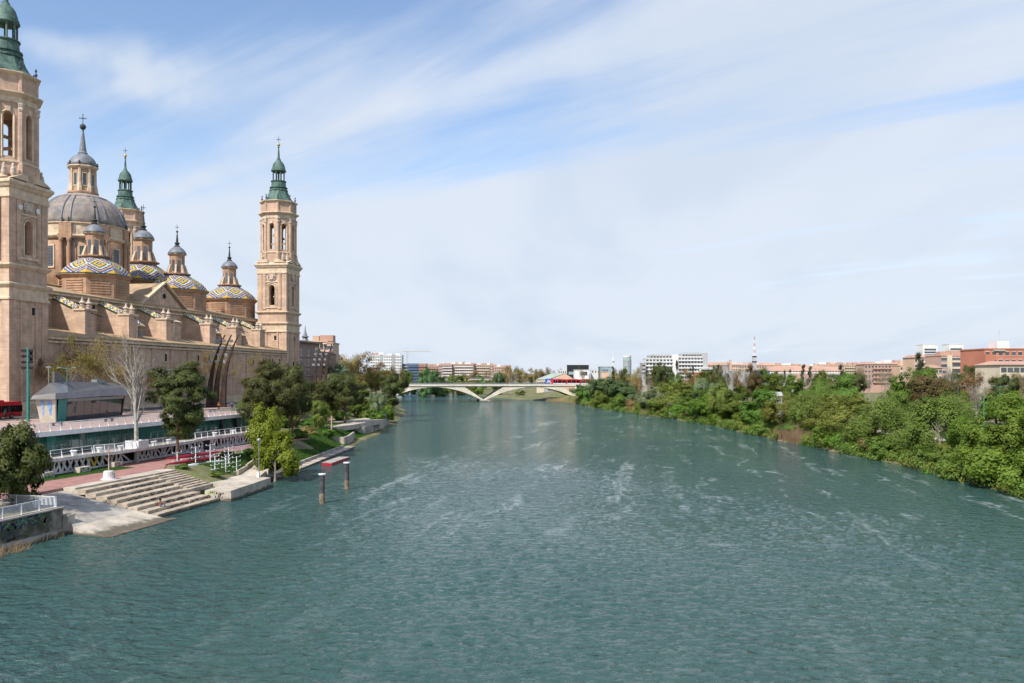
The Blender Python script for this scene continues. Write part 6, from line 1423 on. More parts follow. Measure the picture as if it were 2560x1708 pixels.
pts = [(-58.5 + rng.uniform(-.2, 1.6), 60 + 9*rng.uniform(), -.1) for _ in range(500)] + [(-58.3 + rng.uniform(0, .5), rng.uniform(71, 75), -.1) for _ in range(30)]
tag(blades('reeds', pts, 1.1, .05, reedm, 35, .7), 'dead reeds in the water below the mossy wall', 'reeds')
# fallen trunk and driftwood
def log(u, inl, du, dz, L, r_, lab):
    z = on_bank(u, inl); p = at(u, z); t_ = thing('fallen_trunk', (p.x, p.y, 0), lab, 'tree trunk'); d = Vector((du, dz, 0)).normalized()
    m = MB(); q = Vector((p.x, p.y, -.2)); m.tube([q, q + d*L*.4 + Vector((0,0,L*.13)), q + d*L + Vector((0,0,L*.34))], [r_, r_*.7, r_*.3], 7); m.build('trunk', [barkw], t_)
    m = MB(); c = q + d*L*.55 + Vector((0,0,L*.2)); m.tube([c, c + Vector((d.y,-d.x,.5))*L*.22], [r_*.4, r_*.1], 5); m.tube([c + d, c + d + Vector((-d.y,d.x,.8))*L*.2], [r_*.35, r_*.1], 5); m.build('branch', [barkw], t_)
log(1698, .2, -.5, .9, 8, .2, 'pale fallen tree trunk slanting into the water')
log(2330, .2, -.2, .9, 7, .16, 'driftwood branch lying in the dead stalks')
# ---------------------------------------------------------------- road bridge and tram
pier = Vector((-105.5, 514.6, 0)); be = Vector((.957, .29, 0)).normalized(); btv = Vector((-be.y, be.x, 0))
def BP(s, t_, z): p = pier + be*s + btv*t_; return (p.x, p.y, z)
bconc = mk('cream bridge concrete', (.64,.59,.49), .85, .1, .25, streak=.25, stain=(.30,.27,.22), stain_amt=.4, stain_scale=.15)
bdark = mk('shaded soffit concrete', (.24,.22,.195), .9, .15, .2)
rb2 = thing('road_bridge', tuple(pier), 'cream concrete road bridge with two low arches meeting in a V', 'bridge')
BW = 21.0
for c in (-31.5, 30.5):
    m = MB(); ss = [c + 31*k/18 for k in range(-18, 19)]; n = len(ss); V = []
    for t_ in (0, BW):
        for s in ss:
            a_ = abs(s - c)/31; zb_ = 9.0 - 9.0*a_**2; zt_ = 9.65 if a_ < .58 else 9.65 - (a_ - .58)/.42*8.6
            V += [BP(s, t_, zb_ - .05), BP(s, t_, max(zt_, zb_ + .5))]
    F = []
    for i in range(n-1):
        a_, b_, c_, d_ = 2*i, 2*i+1, 2*i+3, 2*i+2; o_ = 2*n
        F += [(a_, d_, c_, b_), (o_+a_, o_+b_, o_+c_, o_+d_), (b_, c_, o_+c_, o_+b_), (a_, o_+a_, o_+d_, d_)]
    F += [(0, 1, 2*n+1, 2*n), (2*n-2, 4*n-2, 4*n-1, 2*n-1)]
    m.add(V, F); m.build('arch', [bconc], rb2)
m = MB(); m.prism([BP(-3.2,-1.0,0)[:2],BP(3.2,-1.0,0)[:2],BP(3.2,BW+1,0)[:2],BP(-3.2,BW+1,0)[:2]], -2, .9); m.build('pier_foot', [concrete_grey], rb2)
m = MB(); m.prism([BP(-110,-.6,0)[:2],BP(100,-.6,0)[:2],BP(100,BW+.6,0)[:2],BP(-110,BW+.6,0)[:2]], 9.66, 10.45); m.build('deck', [bconc], rb2)
m = MB()
for s0, s1 in ((-12.6, 11.6), (48.5, 66)): m.prism([BP(s0,-.2,0)[:2],BP(s1,-.2,0)[:2],BP(s1,.5,0)[:2],BP(s0,.5,0)[:2]], 9.1, 9.655)
m.build('girder', [concrete_grey], rb2)
m = MB()
for z in (10.75, 11.1, 11.45): m.tube([BP(-110,-.5,z),BP(100,-.5,z)], .06, 5); m.tube([BP(-110,BW+.5,z),BP(100,BW+.5,z)], .06, 5)
m.build('rail', [lampgrey], rb2)
pm = MB(); pm.box(-.06,.06,-.05,.05,0,1.1); PM_ = pm.mesh('railing_post', [lampgrey])
for k in range(90): inst('railing_post', PM_, rb2, BP(-80 + k*1.8, -.5, 10.45), math.atan2(be.y, be.x))
m = MB(); m.prism([BP(-190,-3,0)[:2],BP(-64,-3,0)[:2],BP(-64,BW+3,0)[:2],BP(-190,BW+3,0)[:2]], 0, 9.6); m.prism([BP(63,-2,0)[:2],BP(150,-2,0)[:2],BP(150,BW+2,0)[:2],BP(63,BW+2,0)[:2]], -1, 9.6); m.build('abutment', [concrete_grey], rb2)
for i, (s, lab) in enumerate(((-52,'first'),(-19,'second'),(9,'third'),(27,'fourth'),(45,'fifth'))):
    p = BP(s, 1.0, 10.45); lamp_simple(p[0], p[1], 10.45, 9.0, 'thin grey lamp post on the road bridge, %s from the basilica end' % lab)
tram = thing('tram', BP(55.5, 12, 10.5), 'red and grey tram crossing the road bridge', 'tram', rz=math.atan2(be.y, be.x))
def tl(m, nm, mt): q = bpy.data.objects.new(nm, m.mesh(nm, [mt])); link(q, tram)
for k in range(3):
    x0 = -10.5 + k*9.2; m = MB(); m.prism([(x0-(1.0 if k == 0 else 0),-.9),(x0+8.8,-1.3),(x0+8.8,1.3),(x0-(1.0 if k == 0 else 0),.9)], .3, 3.3); tl(m, 'body', red if k % 2 == 0 or True else white)
    m = MB(); m.box(x0+.5,x0+8.5,-1.36,1.36,.95,2.75); tl(m, 'window', bwin)
    m = MB(); m.box(x0+.3,x0+8.6,-1.33,1.33,.28,.8); tl(m, 'skirt', white)
    m = MB(); m.box(x0+2.9,x0+3.3,-1.38,1.38,.85,2.9); m.box(x0+5.9,x0+6.3,-1.38,1.38,.85,2.9); tl(m, 'door', red)
    m = MB(); m.box(x0+1.5,x0+7,-.9,.9,3.3,3.6); tl(m, 'roof_unit', lampgrey)
m = MB(); m.prism3([(-11.7,-.85,.5),(-11.4,-.9,.5),(-11.4,.9,.5),(-11.7,.85,.5)], [(-10.9,-.85,3.1),(-10.6,-.9,3.1),(-10.6,.9,3.1),(-10.9,.85,3.1)]); tl(m, 'nose', white)
# second, farther bridge
t_ = thing('far_bridge', tuple(at(1180,760)), 'plain far road bridge glimpsed between trees', 'bridge')
a_, b_ = at(1080,760), at(1245,790)
m = MB(); m.obox((a_.x,a_.y),(b_.x,b_.y), 12, 12.2, 13.6); m.build('deck', [bconc], t_)
m = MB(); m.obox((a_.x,a_.y),(b_.x,b_.y), 12.4, 13.6, 14.4); m.build('parapet', [lampgrey], t_)
for f in (.3, .62): c = a_.lerp(b_, f); m = MB(); m.obox((c.x-.8,c.y),(c.x+.8,c.y), 9, 0, 12.2); m.build('pier', [concrete_grey], t_)

# ---------------------------------------------------------------- the city
def cmat(nm, c, **kw): return mk(nm, c, .85, .08, .08, **kw)
CM = dict(brickp=cmat('pink brick', (.46,.30,.245)), brickr=cmat('red brick', (.46,.18,.12)), cream=cmat('cream render', (.56,.49,.38)), whiteb=cmat('white render', (.68,.68,.67)), grey=cmat('grey render', (.36,.36,.36)), dark=cmat('black cladding', (.02,.025,.032)), tan=cmat('tan render', (.50,.36,.26)), peach=cmat('peach render', (.58,.40,.29)), brownb=cmat('brown brick', (.30,.22,.18)), orange=cmat('orange render', (.53,.385,.29)), tile=cmat('red roof tile', (.43,.27,.21)), green=cmat('pale green roof', (.33,.385,.335)), blue=cmat('blue sheet', (.10,.15,.26)), win=glassmat('far window', (.07,.08,.095), .15), bluep=cmat('strong blue poster', (.03,.09,.40)), glassg=glassmat('grey green glass', (.28,.36,.36), .1))
WM = {}
def winm(w_, h_, key='win', frame=True):
    k = (round(w_, 2), round(h_, 2), key)
    if k not in WM:
        m = MB(); m.box(-w_/2, w_/2, -.04, .1, 0, h_, 0)
        if frame: m.box(-w_/2 - .12, w_/2 + .12, -.16, .1, -.16, -.01, 1); m.box(-w_/2 - .1, w_/2 + .1, -.1, .1, h_ + .01, h_ + .14, 1)
        WM[k] = m.mesh('window', [CM[key], CM['whiteb']])
    return WM[k]
def building(u0, u1, z, vtop, mat, label, depth=14, rows=0, cols=0, floor=3.1, ww=1.3, wh=1.5, base=None, roof=None, bands=None, skew=0.0, parapet=True, winkey='win', skip=0.0, balc=None, name='building', flush=False, rooms=0, pitched=None):
    """box block with its front towards the river; windows are real panes, bands are projecting balcony slabs"""
    a_, b_ = at(u0, z), at(u1, z + skew); base = gz((a_.x+b_.x)/2, (a_.y+b_.y)/2) if base is None else base
    top = hz(vtop, z); L = (b_ - a_).length; e_ = (b_ - a_).normalized(); nb = Vector((-e_.y, e_.x, 0)); ang = math.atan2(e_.y, e_.x)
    t_ = thing(name, (a_.x, a_.y, base - .3), label, 'building')
    def Pt(s, d, zz_): q = a_ + e_*s + nb*d; return (q.x, q.y, zz_)
    m = MB(); m.prism3([Pt(0,0,base-1),Pt(L,0,base-1),Pt(L,depth,base-1),Pt(0,depth,base-1)], [Pt(0,0,top),Pt(L,0,top),Pt(L,depth,top),Pt(0,depth,top)]); m.build('wall', [CM[mat]], t_)
    if pitched:
        m = MB(); m.prism3([Pt(-.5,-.6,top),Pt(L+.5,-.6,top),Pt(L+.5,depth+.6,top),Pt(-.5,depth+.6,top)], [Pt(.8,depth*.5-.2,top+pitched),Pt(L-.8,depth*.5-.2,top+pitched),Pt(L-.8,depth*.5+.2,top+pitched),Pt(.8,depth*.5+.2,top+pitched)]); m.build('roof', [CM[roof or 'tile']], t_)
    elif parapet:
        m = MB(); m.prism([Pt(-.25,-.25,0)[:2],Pt(L+.25,-.25,0)[:2],Pt(L+.25,depth+.25,0)[:2],Pt(-.25,depth+.25,0)[:2]], top, top+.5); m.build('roof', [CM[roof or mat]], t_)
    rq = random.Random(int(u0*7 + z))
    for r in range(rows):
        zz_ = top - (r + 1)*floor + .7
        if zz_ < base: break
        for c in range(cols):
            if rq.random() < skip: continue
            p = Pt(L*(c + .5)/cols, -.01, zz_); inst('window', winm(ww, wh, winkey), t_, p, ang)
        if bands: m = MB(); m.prism([Pt(L*bands[0],-1.1,0)[:2],Pt(L*bands[1],-1.1,0)[:2],Pt(L*bands[1],-.02,0)[:2],Pt(L*bands[0],-.02,0)[:2]], zz_-.75, zz_+.25); m.build('balcony', [CM[bands[2]]], t_)
    for k in range(rooms):
        s = L*(k + .5 + rq.uniform(-.2, .2))/rooms; w_ = rq.uniform(1.2, 3.0); q = MB(); q.prism([Pt(s-w_,depth*.3,0)[:2],Pt(s+w_,depth*.3,0)[:2],Pt(s+w_,depth*.6,0)[:2],Pt(s-w_,depth*.6,0)[:2]], top + .4, top + rq.uniform(1.6, 3.2)); q.build('roof_room', [CM[rq.choice((mat, 'whiteb', 'tile'))]], t_)
    return t_, Pt, L, top
# beside the basilica
t_ = thing('brick_block', (-124,272,PR), 'long dark brown brick block beyond the far tower', 'building')
m = MB(); m.box(-140,-121.2,271,290.5,PR-.5,27.6); m.build('wall', [CM['brownb']], t_); m = MB(); m.box(-141,-120.0,270.8,290.8,27.6,28.2); m.build('roof', [CM['brownb']], t_)
m = MB(); m.box(-140,-121.6,290.9,304,PR-.5,24.4); m.build('wall', [CM['brownb']], t_); m = MB(); m.box(-140.5,-121.0,290.9,304.4,24.4,25.0); m.build('roof', [CM['brownb']], t_)
for r in range(4):
    m = MB(); m.box(-121.25,-120.95,271,303.8,12.4+r*3.4,12.7+r*3.4); m.build('ledge', [CM['brownb']], t_)
    for k in range(5): inst('window', winm(1.3, 1.9), t_, (-121.15 if k < 3 else -121.55, 274+k*6.4, 12.9+r*3.4), math.pi/2)
building(771,818,345,855,'tan','beige apartment block behind the brown brick block', 16, 4, 5, rooms=2, base=PR)
building(817,832,338,859,'orange','tall narrow orange wall of an apartment block by the brick block', 12, 3, 2, base=PR)
building(800,824,325,884,'brownb','small brown house with tiled roof in front of the orange wall', 12, 2, 3, base=PR, pitched=2.0)
building(818,842,360,897,'orange','low orange house with a red roof beside the rusty blades', 14, 2, 3, base=PR, pitched=2.4)
building(841,864,480,910,'tan','pale office block with flat bands beyond the russet trees', 14, 4, 5, base=PR, bands=(0,1,'grey'))
t_ = thing('church_spire', tuple(at(763,350,PR)), 'small slate church spire above the brown brick block', 'spire'); p = at(763,350)
m = MB(); m.prism([(p.x-3,p.y-3),(p.x+3,p.y-3),(p.x+3,p.y+3),(p.x-3,p.y+3)], PR-.3, 28.5); m.build('tower', [CM['brownb']], t_)
m = MB(); m.lathe(p.x,p.y,[(4.4,28.5),(3.0,29.6),(1.2,31.0),(.9,31.8),(1.6,32.3),(.8,32.9),(.25,35),(.1,37)],8,P8); m.build('spire', [lead], t_)
# white grid block and its neighbours
t_, Pt, L, top = building(926,1004,900,889,'whiteb','big white apartment slab with a grid of small windows', 16, 10, 17, floor=3.05, ww=1.15, wh=1.4, rooms=4)
for s0, s1 in ((.30,.40),(.68,.79)): m = MB(); m.prism([Pt(L*s0,-.35,0)[:2],Pt(L*s1,-.35,0)[:2],Pt(L*s1,.1,0)[:2],Pt(L*s0,.1,0)[:2]], 4, top+1.2); m.build('stair_tower', [CM['grey']], t_)
building(1003,1020,905,911,'blue','blue scaffolded block next to the white slab', 12, 6, 4, bands=(0,1,'grey')); building(1020,1046,900,910,'blue','second scaffolded block with open floors beside the crane', 12, 6, 6, bands=(0,1,'blue'))
building(1045,1066,900,910,'brickp','short pink brick block right of the scaffolding', 12, 6, 4, bands=(.1,.9,'brickr'))
building(1066,1097,960,915,'brickp','low pink brick block with roof rooms left of the long terrace', 14, 4, 7, rooms=4, bands=(.1,.9,'brickp'))
building(1096,1130,950,913,'brickp','left end of the long pink brick terrace with white balconies', 14, 6, 8, rooms=4, bands=(.3,1,'whiteb'))
building(1130,1185,955,911,'brickp','middle of the long pink brick terrace with white balconies', 14, 6, 12, rooms=7, bands=(.12,.95,'whiteb'))
building(1185,1233,960,913,'brickp','far end of the long pink brick terrace with grey balconies', 14, 6, 10, rooms=6, bands=(.1,.8,'cream'))
building(1232,1278,1050,918,'brickp','pale pink terrace behind the russet trees', 14, 5, 10, rooms=5)
t_ = thing('crane', tuple(at(1018,930,5)), 'pale tower crane above the scaffolded block', 'crane'); p = at(1018,930,5); rd = Vector((math.cos(YAW), math.sin(YAW), 0)); ct = hz(878,930)
m = MB()
for dx in (-.7,.7):
    for dy in (-.7,.7): m.tube([(p.x+dx,p.y+dy,4),(p.x+dx,p.y+dy,ct)], .13, 4)
for k in range(20): z0 = 5 + (ct-5)*k/20; z1 = 5 + (ct-5)*(k+1)/20; s_ = .7*(1 if k % 2 else -1); m.tube([(p.x-s_,p.y-.7,z0),(p.x+s_,p.y-.7,z1)], .08, 4)
m.build('mast', [CM['cream']], t_)
m = MB(); m.tube([p - rd*6 + Vector((0,0,ct-5)), p + rd*24 + Vector((0,0,ct-5))], .3, 4); m.tube([p - rd*6 + Vector((0,0,ct-4.9)), p + Vector((0,0,ct-1)), p + rd*23 + Vector((0,0,ct-4.9))], .07, 4); m.build('jib', [CM['cream']], t_)
m = MB(); c = p - rd*5.2; m.box(c.x-.8,c.x+.8,c.y-.8,c.y+.8,ct-7,ct-5.2); m.build('counterweight', [CM['grey']], t_)
# hall, black box and neighbours behind the bridge
t_ = thing('market_hall', tuple(at(1400,640,4)), 'wide hall with pale green roof and peach gable behind the tram', 'building')
a_, b_, c_ = at(1372,640), at(1438,640), at(1342,690); zt_ = hz(934,640); ze_ = hz(950,640)
bk_ = (at(1438,700) - at(1438,640)); md = a_.lerp(b_, .62)
m = MB(); V = [tuple(a_+Vector((0,0,3))),tuple(b_+Vector((0,0,3))),tuple(b_+Vector((0,0,ze_))),tuple(md+Vector((0,0,zt_))),tuple(a_+Vector((0,0,ze_)))]; dd = (c_ - a_)*1.0
m.prism3([tuple(Vector(v) + dd) for v in V], V); m.build('gable', [CM['peach']], t_)
m = MB(); f0 = Vector((0,0,.25)); m.add([tuple(a_+Vector((0,0,ze_))+f0-be*.8),tuple(md+Vector((0,0,zt_))+f0),tuple(md+Vector((0,0,zt_))+f0+dd*1.02),tuple(a_+Vector((0,0,ze_))+f0+dd*1.02-be*.8)], [(0,1,2,3)]); m.add([tuple(b_+Vector((0,0,ze_))+f0+be*.8),tuple(md+Vector((0,0,zt_))+f0),tuple(md+Vector((0,0,zt_))+f0+dd*1.02),tuple(b_+Vector((0,0,ze_))+f0+dd*1.02+be*.8)], [(3,2,1,0)]); m.build('roof', [CM['green']], t_)
t_, Pt, L, top = building(1420,1472,760,914,'dark','black box-shaped concert hall on legs of white', 16, 0, 0, parapet=True)
for k in range(5): m = MB(); m.box(0,0,0,0,0,0) if False else m.prism([Pt(.6+k*1.6,-.06,0)[:2],Pt(2.0+k*1.6,-.06,0)[:2],Pt(2.0+k*1.6,.05,0)[:2],Pt(.6+k*1.6,.05,0)[:2]], top-8.2, top-5.6); m.build('window', [CM['glassg']], t_)
t_, Pt, L, top = building(1436,1472,735,926,'whiteb','white portal-shaped entrance block in front of the black box', 10, 0, 0)
m = MB(); m.prism([Pt(L*.42,-.06,0)[:2],Pt(L*.9,-.06,0)[:2],Pt(L*.9,.05,0)[:2],Pt(L*.42,.05,0)[:2]], top-4.5, top-1.2); m.build('window', [CM['win']], t_)
t_, Pt, L, top = building(1363,1400,628,947,'bluep','bright blue billboard wall with a white emblem beside the tram', 1.0, 0, 0, parapet=False, name='billboard', base=10.8)
m = MB(); 
for (s0, z0, s1, z1) in ((.12,.3,.2,.85),(.2,.85,.3,.6),(.3,.6,.24,.2),(.24,.2,.12,.3),(.16,.5,.28,.55),(.33,.75,.36,.3)): m.tube([Pt(L*s0,-.1,top-4.2+z0*3.8),Pt(L*s1,-.1,top-4.2+z1*3.8)], .22, 4)
m.build('emblem', [CM['whiteb']], t_)
building(1342,1364,632,952,'cream','low cream shed with columns left of the blue billboard', 8, 1, 4, base=4)
building(1478,1500,780,925,'whiteb','low white block between the black box and the glass box', 12, 1, 3)
t_, Pt, L, top = building(1500,1530,700,918,'glassg','pale green glass box building', 14, 0, 0)
for k in range(4): m = MB(); m.prism([Pt(2+k*1.3,-.06,0)[:2],Pt(3+k*1.3,-.06,0)[:2],Pt(3+k*1.3,.05,0)[:2],Pt(2+k*1.3,.05,0)[:2]], top-4.0, top-2.0); m.build('window', [CM['blue']], t_)
building(1504,1522,660,931,'peach','peach walled annex below the pale glass box', 8, 0, 0)
building(1395,1422,820,926,'whiteb','long low white roofline left of the black box', 12, 1, 5)
t_ = thing('radio_mast', tuple(at(1533,800,5)), 'slim white radio mast right of the glass box', 'mast'); p = at(1533,800)
m = MB(); m.lathe(p.x,p.y,[(.7,4),(.6,30),(.5,32),(.22,33),(.15,hz(866,800))],8); m.build('mast', [CM['whiteb']], t_); m = MB(); m.lathe(p.x,p.y,[(.9,29),(1.2,29.4),(1.2,30),(.6,30.4)],8); m.build('platform', [CM['grey']], t_)
t_ = thing('round_tower', tuple(at(1568,1000,5)), 'rounded grey glass office tower on the skyline', 'building'); p = at(1568,1000); R_ = 10/2100*1000; zt_ = hz(893,1000)
m = MB(); m.lathe(p.x,p.y,[(R_,4),(R_*1.04,14),(R_,zt_-3),(R_*.97,zt_)],20); m.build('wall', [CM['glassg']], t_)
for k in range(9): m = MB(); z_ = 9 + k*3.1; m.lathe(p.x,p.y,[(R_*1.03,z_),(R_*1.08,z_),(R_*1.08,z_+1.2),(R_*1.03,z_+1.2)],20); m.build('floor_band', [CM['grey']], t_)
m = MB(); m.lathe(p.x,p.y,[(R_*.9,zt_),(R_*1.0,zt_),(R_*1.0,zt_+1.6),(R_*.9,zt_+1.6)],20); m.build('crown_ring', [CM['whiteb']], t_)
# two white stepped blocks
for (ua, ub, vt, lab) in ((1614,1692,897,'left'), (1696,1766,893,'right')):
    t_, Pt, L, top = building(ua,ub,700,vt,'whiteb','%s-hand white stepped apartment block with rows of dark balconies' % lab, 15, 7, 9, floor=3.15, ww=2.1, wh=1.9, bands=(0,.86,'whiteb'))
    m = MB(); m.prism([Pt(L*.12,1,0)[:2],Pt(L*.98,1,0)[:2],Pt(L*.98,13,0)[:2],Pt(L*.12,13,0)[:2]], top, top+3.0); m.build('upper_storey', [CM['grey']], t_)
    for k in range(7): inst('window', winm(1.6, 1.6), t_, Pt(L*(.2+.1*k), .98, top+.7), math.atan2((at(ub,700)-at(ua,700)).y, (at(ub,700)-at(ua,700)).x))
    m = MB(); m.prism([Pt(L*.86,-.5,0)[:2],Pt(L*1.04,-.5,0)[:2],Pt(L*1.04,8,0)[:2],Pt(L*.86,8,0)[:2]], 5, top+3.4); m.build('stair_tower', [CM['grey'] if lab == 'right' else CM['whiteb']], t_)
    for k in range(6): m = MB(); m.prism([Pt(L*(.25+.1*k),4,0)[:2],Pt(L*(.25+.1*k)+.9,4,0)[:2],Pt(L*(.25+.1*k)+.9,5,0)[:2],Pt(L*(.25+.1*k),5,0)[:2]], top+3.0, top+4.2); m.build('chimney', [CM['grey']], t_)
building(1605,1614,690,909,'grey','small grey annex left of the white stepped blocks', 10, 3, 1, ww=3)
building(1754,1785,690,921,'whiteb','low white wing right of the stepped blocks', 10, 2, 5, ww=2.2)
building(1738,1784,660,932,'brickr','low brown brick wall building below the white wing', 8, 0, 0, pitched=1.0)
# long roofs of the north bank
building(1771,1850,850,913,'peach','peach terrace with a red hipped roof left of the concrete tower', 16, 3, 14, rooms=3, pitched=3.0)
building(1848,1935,860,914,'orange','red-roofed terrace behind the concrete tower', 16, 3, 14, rooms=4, pitched=3.0)
building(1788,1830,740,916,'grey','grey concrete flank building before the red-roofed terrace', 12, 0, 0)
building(1922,2104,720,928,'brickp','very long low brick building with a row of white dormers', 18, 1, 26, floor=2.6, ww=1.8, wh=1.3, winkey='whiteb', pitched=4.2, roof='tile')
for i, (ua, ub, vt, mt) in enumerate(((1931,1990,914,'peach'),(1988,2050,916,'orange'),(2048,2105,912,'peach'),(2100,2158,913,'tan'))):
    building(ua, ub, 900+i*15, vt, mt, 'pinkish apartment row on the skyline, %s from the concrete tower' % W_ord[i], 14, 4, 10, rooms=5, bands=(.2,.8,'cream'))
building(1830,1875,620,929,'grey','dark grey shed left of the concrete tower foot', 10, 0, 0, parapet=True); building(1898,1925,610,928,'blue','dark blue-grey shed right of the concrete tower foot', 10, 0, 0)
building(2065,2100,600,936,'grey','grey shed with dark doors before the long brick building', 10, 1, 4, ww=3, wh=2); building(1930,1985,560,937,'grey','low pale grey shed behind the park trees', 10, 1, 6)
t_ = thing('brick_chimney', tuple(at(1826,720,5)), 'tall buff brick chimney on the skyline', 'chimney'); p = at(1826,720)
m = MB(); m.prism([(p.x-.9,p.y-.9),(p.x+.9,p.y-.9),(p.x+.9,p.y+.9),(p.x-.9,p.y+.9)], 4, hz(901,720)); m.build('shaft', [CM['tan']], t_); m = MB(); zt_ = hz(901,720); m.prism([(p.x-1.1,p.y-1.1),(p.x+1.1,p.y-1.1),(p.x+1.1,p.y+1.1),(p.x-1.1,p.y+1.1)], zt_, zt_+.5); m.build('cap', [CM['tan']], t_)
t_ = thing('telecom_tower', tuple(at(1886,800,5)), 'grey concrete tower topped by a red and white lattice antenna', 'tower'); p = at(1886,800); zt_ = hz(893,800)
m = MB(); m.prism([(p.x-1.7,p.y-1.7),(p.x+1.7,p.y-1.7),(p.x+1.7,p.y+1.7),(p.x-1.7,p.y+1.7)], 4, zt_); m.build('shaft', [CM['grey']], t_)
m = MB(); z_ = hz(906,800); m.prism([(p.x-2.1,p.y-2.1),(p.x+2.1,p.y-2.1),(p.x+2.1,p.y+2.1),(p.x-2.1,p.y+2.1)], z_, z_+1.0); m.prism([(p.x-2.0,p.y-2.0),(p.x+2.0,p.y-2.0),(p.x+2.0,p.y+2.0),(p.x-2.0,p.y+2.0)], zt_, zt_+1.0); m.build('platform', [CM['dark']], t_)
for k in range(6):
    z0 = zt_ + 1 + k*3.1; w_ = 1.0 - .13*k; m = MB()
    for dx, dy in ((-w_,-w_),(w_,-w_),(w_,w_),(-w_,w_)): m.tube([(p.x+dx,p.y+dy,z0),(p.x+dx*.88,p.y+dy*.88,z0+3.1)], .16, 4)
    m.tube([(p.x-w_,p.y-w_,z0),(p.x+w_,p.y-w_,z0+3)], .1, 4); m.tube([(p.x+w_,p.y-w_,z0),(p.x-w_,p.y-w_,z0+3)], .1, 4); m.build('lattice_section', [CM['brickp'] if k % 2 else CM['whiteb']], t_)
# right-hand group
building(2161,2262,560,911,'brickp','long pink brick block with a red tiled roof left of the conifer', 14, 4, 12, rooms=4, bands=(.2,.75,'brickp'), pitched=1.6)
building(2250,2288,540,915,'peach','low cream house front right of the long pink brick block', 12, 3, 5, rooms=1)
for (ua, ub, vt, lab) in ((2308,2344,862,'left'),(2373,2409,861,'right')):
    t_, Pt, L, top = building(ua, ub, 900, vt, 'whiteb', '%s-hand twin white office tower with dark glass bands' % lab, 15, 0, 0)
    for k in range(9): m = MB(); m.prism([Pt(L*.08,-.08,0)[:2],Pt(L*.9,-.08,0)[:2],Pt(L*.9,.1,0)[:2],Pt(L*.08,.1,0)[:2]], top-6.2-k*3.0, top-4.2-k*3.0); m.build('window', [CM['win']], t_)
building(2286,2354,470,894,'peach','cream apartment block with red roof beside the tall conifer', 14, 6, 8, pitched=1.6, bands=(.3,.9,'cream'))
building(2318,2356,400,920,'orange','low orange-brown house in front of the cream block', 12, 2, 4, pitched=1.5)
t_, Pt, L, top = building(2353,2462,420,890,'brickp','wide cream and pink apartment block with long balconies', 16, 6, 14, floor=3.2, ww=1.5, wh=1.6, bands=(.24,.72,'cream'), rooms=3)
for s0, s1 in ((.13,.24),(.73,.82)): m = MB(); m.prism([Pt(L*s0,-.55,0)[:2],Pt(L*s1,-.55,0)[:2],Pt(L*s1,.02,0)[:2],Pt(L*s0,.02,0)[:2]], 4, top+.2); m.build('cream_bay', [CM['cream']], t_)
t_, Pt, L, top = building(2461,2640,335,874,'brickr','tall red brick apartment block at the picture edge', 18, 8, 11, floor=3.1, ww=1.5, wh=1.5, skip=.25)
m = MB(); m.prism([Pt(L*.0,-.9,0)[:2],Pt(L*.13,-.9,0)[:2],Pt(L*.13,-.02,0)[:2],Pt(L*.0,-.02,0)[:2]], 4, top-2.0); m.build('bay', [CM['brickr']], t_)
m = MB(); m.prism([Pt(L*.26,4,0)[:2],Pt(L*.43,4,0)[:2],Pt(L*.43,10,0)[:2],Pt(L*.26,10,0)[:2]], top+.5, top+3.6); m.build('roof_room', [CM['whiteb']], t_)
m = MB(); m.tube([Pt(L*.33,6,top+3.5),Pt(L*.33,6,top+8.5)], .07, 5); m.tube([Pt(L*.31,6,top+6.8),Pt(L*.35,6,top+6.8)], .04, 4); m.build('aerial', [CM['grey']], t_)
m = MB(); m.prism([Pt(L*.12,-.6,0)[:2],Pt(L*.28,-.6,0)[:2],Pt(L*.28,0,0)[:2],Pt(L*.12,0,0)[:2]], top-.6, top-.1); m.build('awning', [CM['green']], t_)
t_, Pt, L, top = building(2500,2660,262,912,'cream','low cream building with dark ribbon windows at the picture edge', 14, 0, 0, pitched=1.2)
for k in range(4):
    for c in range(9): inst('window', winm(1.7, 1.5, 'win', False), t_, Pt(1.2 + c*2.0, -.02, top-2.4-k*3.3), math.atan2((at(2660,262)-at(2500,262)).y, (at(2660,262)-at(2500,262)).x))
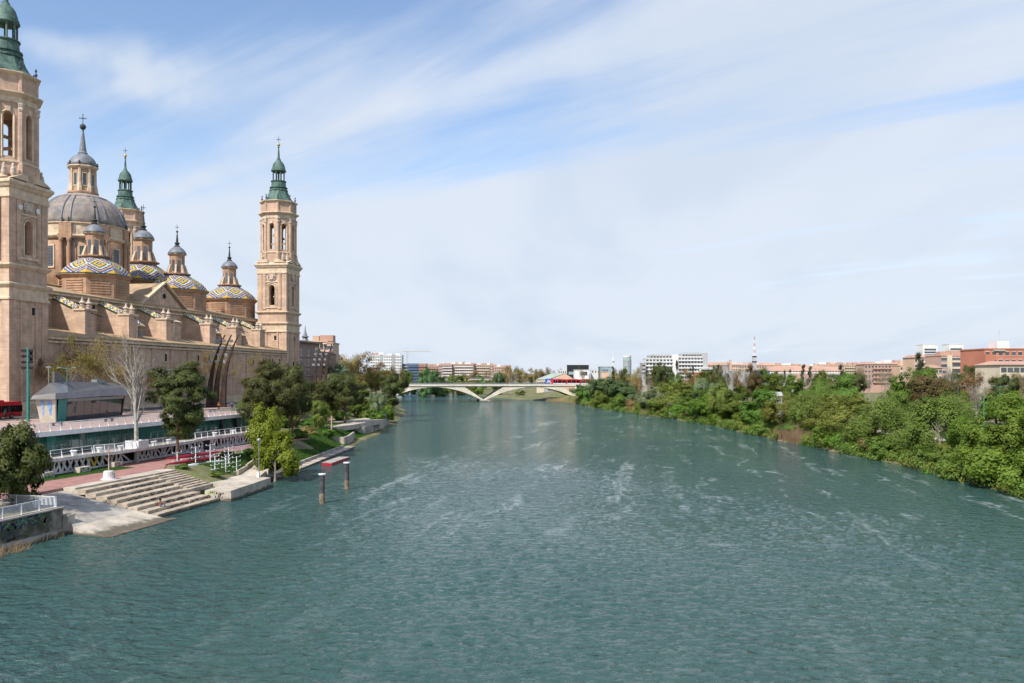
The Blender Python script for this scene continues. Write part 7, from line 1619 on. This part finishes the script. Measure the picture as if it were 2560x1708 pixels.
# park bits on the north bank
m = MB(); ypp = np.arange(128, 480, 6.0)
for a_, b_ in zip(ypp[:-1], ypp[1:]):
    xa, xb = float(xr(a_)) + 13, float(xr(b_)) + 13; za, zb = gz(xa+1.5, a_) + .06, gz(xb+1.5, b_) + .06
    m.prism3([(xa,a_,za-.6),(xa+3.2,a_,za-.6),(xb+3.2,b_,zb-.6),(xb,b_,zb-.6)], [(xa,a_,za),(xa+3.2,a_,za),(xb+3.2,b_,zb),(xb,b_,zb)])
m.struct('park_path', [concrete])
for i, (u, z) in enumerate(((2460,190),(2500,205),(2395,215),(2330,240),(1788,300),(1790,330))):
    p = at(u, z); lamp_simple(p.x, p.y, gz(p.x, p.y), 9.5, 'sea-green park lamp on the wooded bank, %s from the near end' % W_ord[[1,0,2,3,5,4][i]], tealpaint, 2)
t_ = thing('park_pavilion', tuple(at(1940,270,4)), 'small grey pitched roof poking out of the park trees', 'hut'); p = at(1940,262); zb = gz(p.x, p.y)
m = MB(); m.prism([(p.x-1.6,p.y-1.6),(p.x+1.6,p.y-1.6),(p.x+1.6,p.y+1.6),(p.x-1.6,p.y+1.6)], zb-.3, hz(990,262)); m.build('wall', [CM['grey']], t_)
m = MB(); m.prism([(p.x-2.0,p.y-2.0),(p.x+2.0,p.y-2.0),(p.x+2.0,p.y+2.0),(p.x-2.0,p.y+2.0)], hz(990,262), hz(980,262), 0, [(p.x-1.6,p.y-.2),(p.x+1.6,p.y-.2),(p.x+1.6,p.y+.2),(p.x-1.6,p.y+.2)]); m.build('roof', [CM['grey']], t_)
t_ = thing('pole', (-75.6,188.5,3.3), 'orange pole on the grass bank beside the ivy-clad tree', 'pole'); m = MB(); m.tube([(-75.6,188.5,3.0),(-75.6,188.5,6.4)], .16, 8); m.build('shaft', [CM['orange']], t_); m = MB(); m.lathe(-75.6,188.5,[(.2,6.38),(.2,6.5),(.05,6.55)],8); m.build('cap', [CM['orange']], t_)

t_, Pt, L, top = building(1360,1402,632,955,'grey','grey base wall under the blue billboard', 6, 0, 0, parapet=False, name='base_wall')
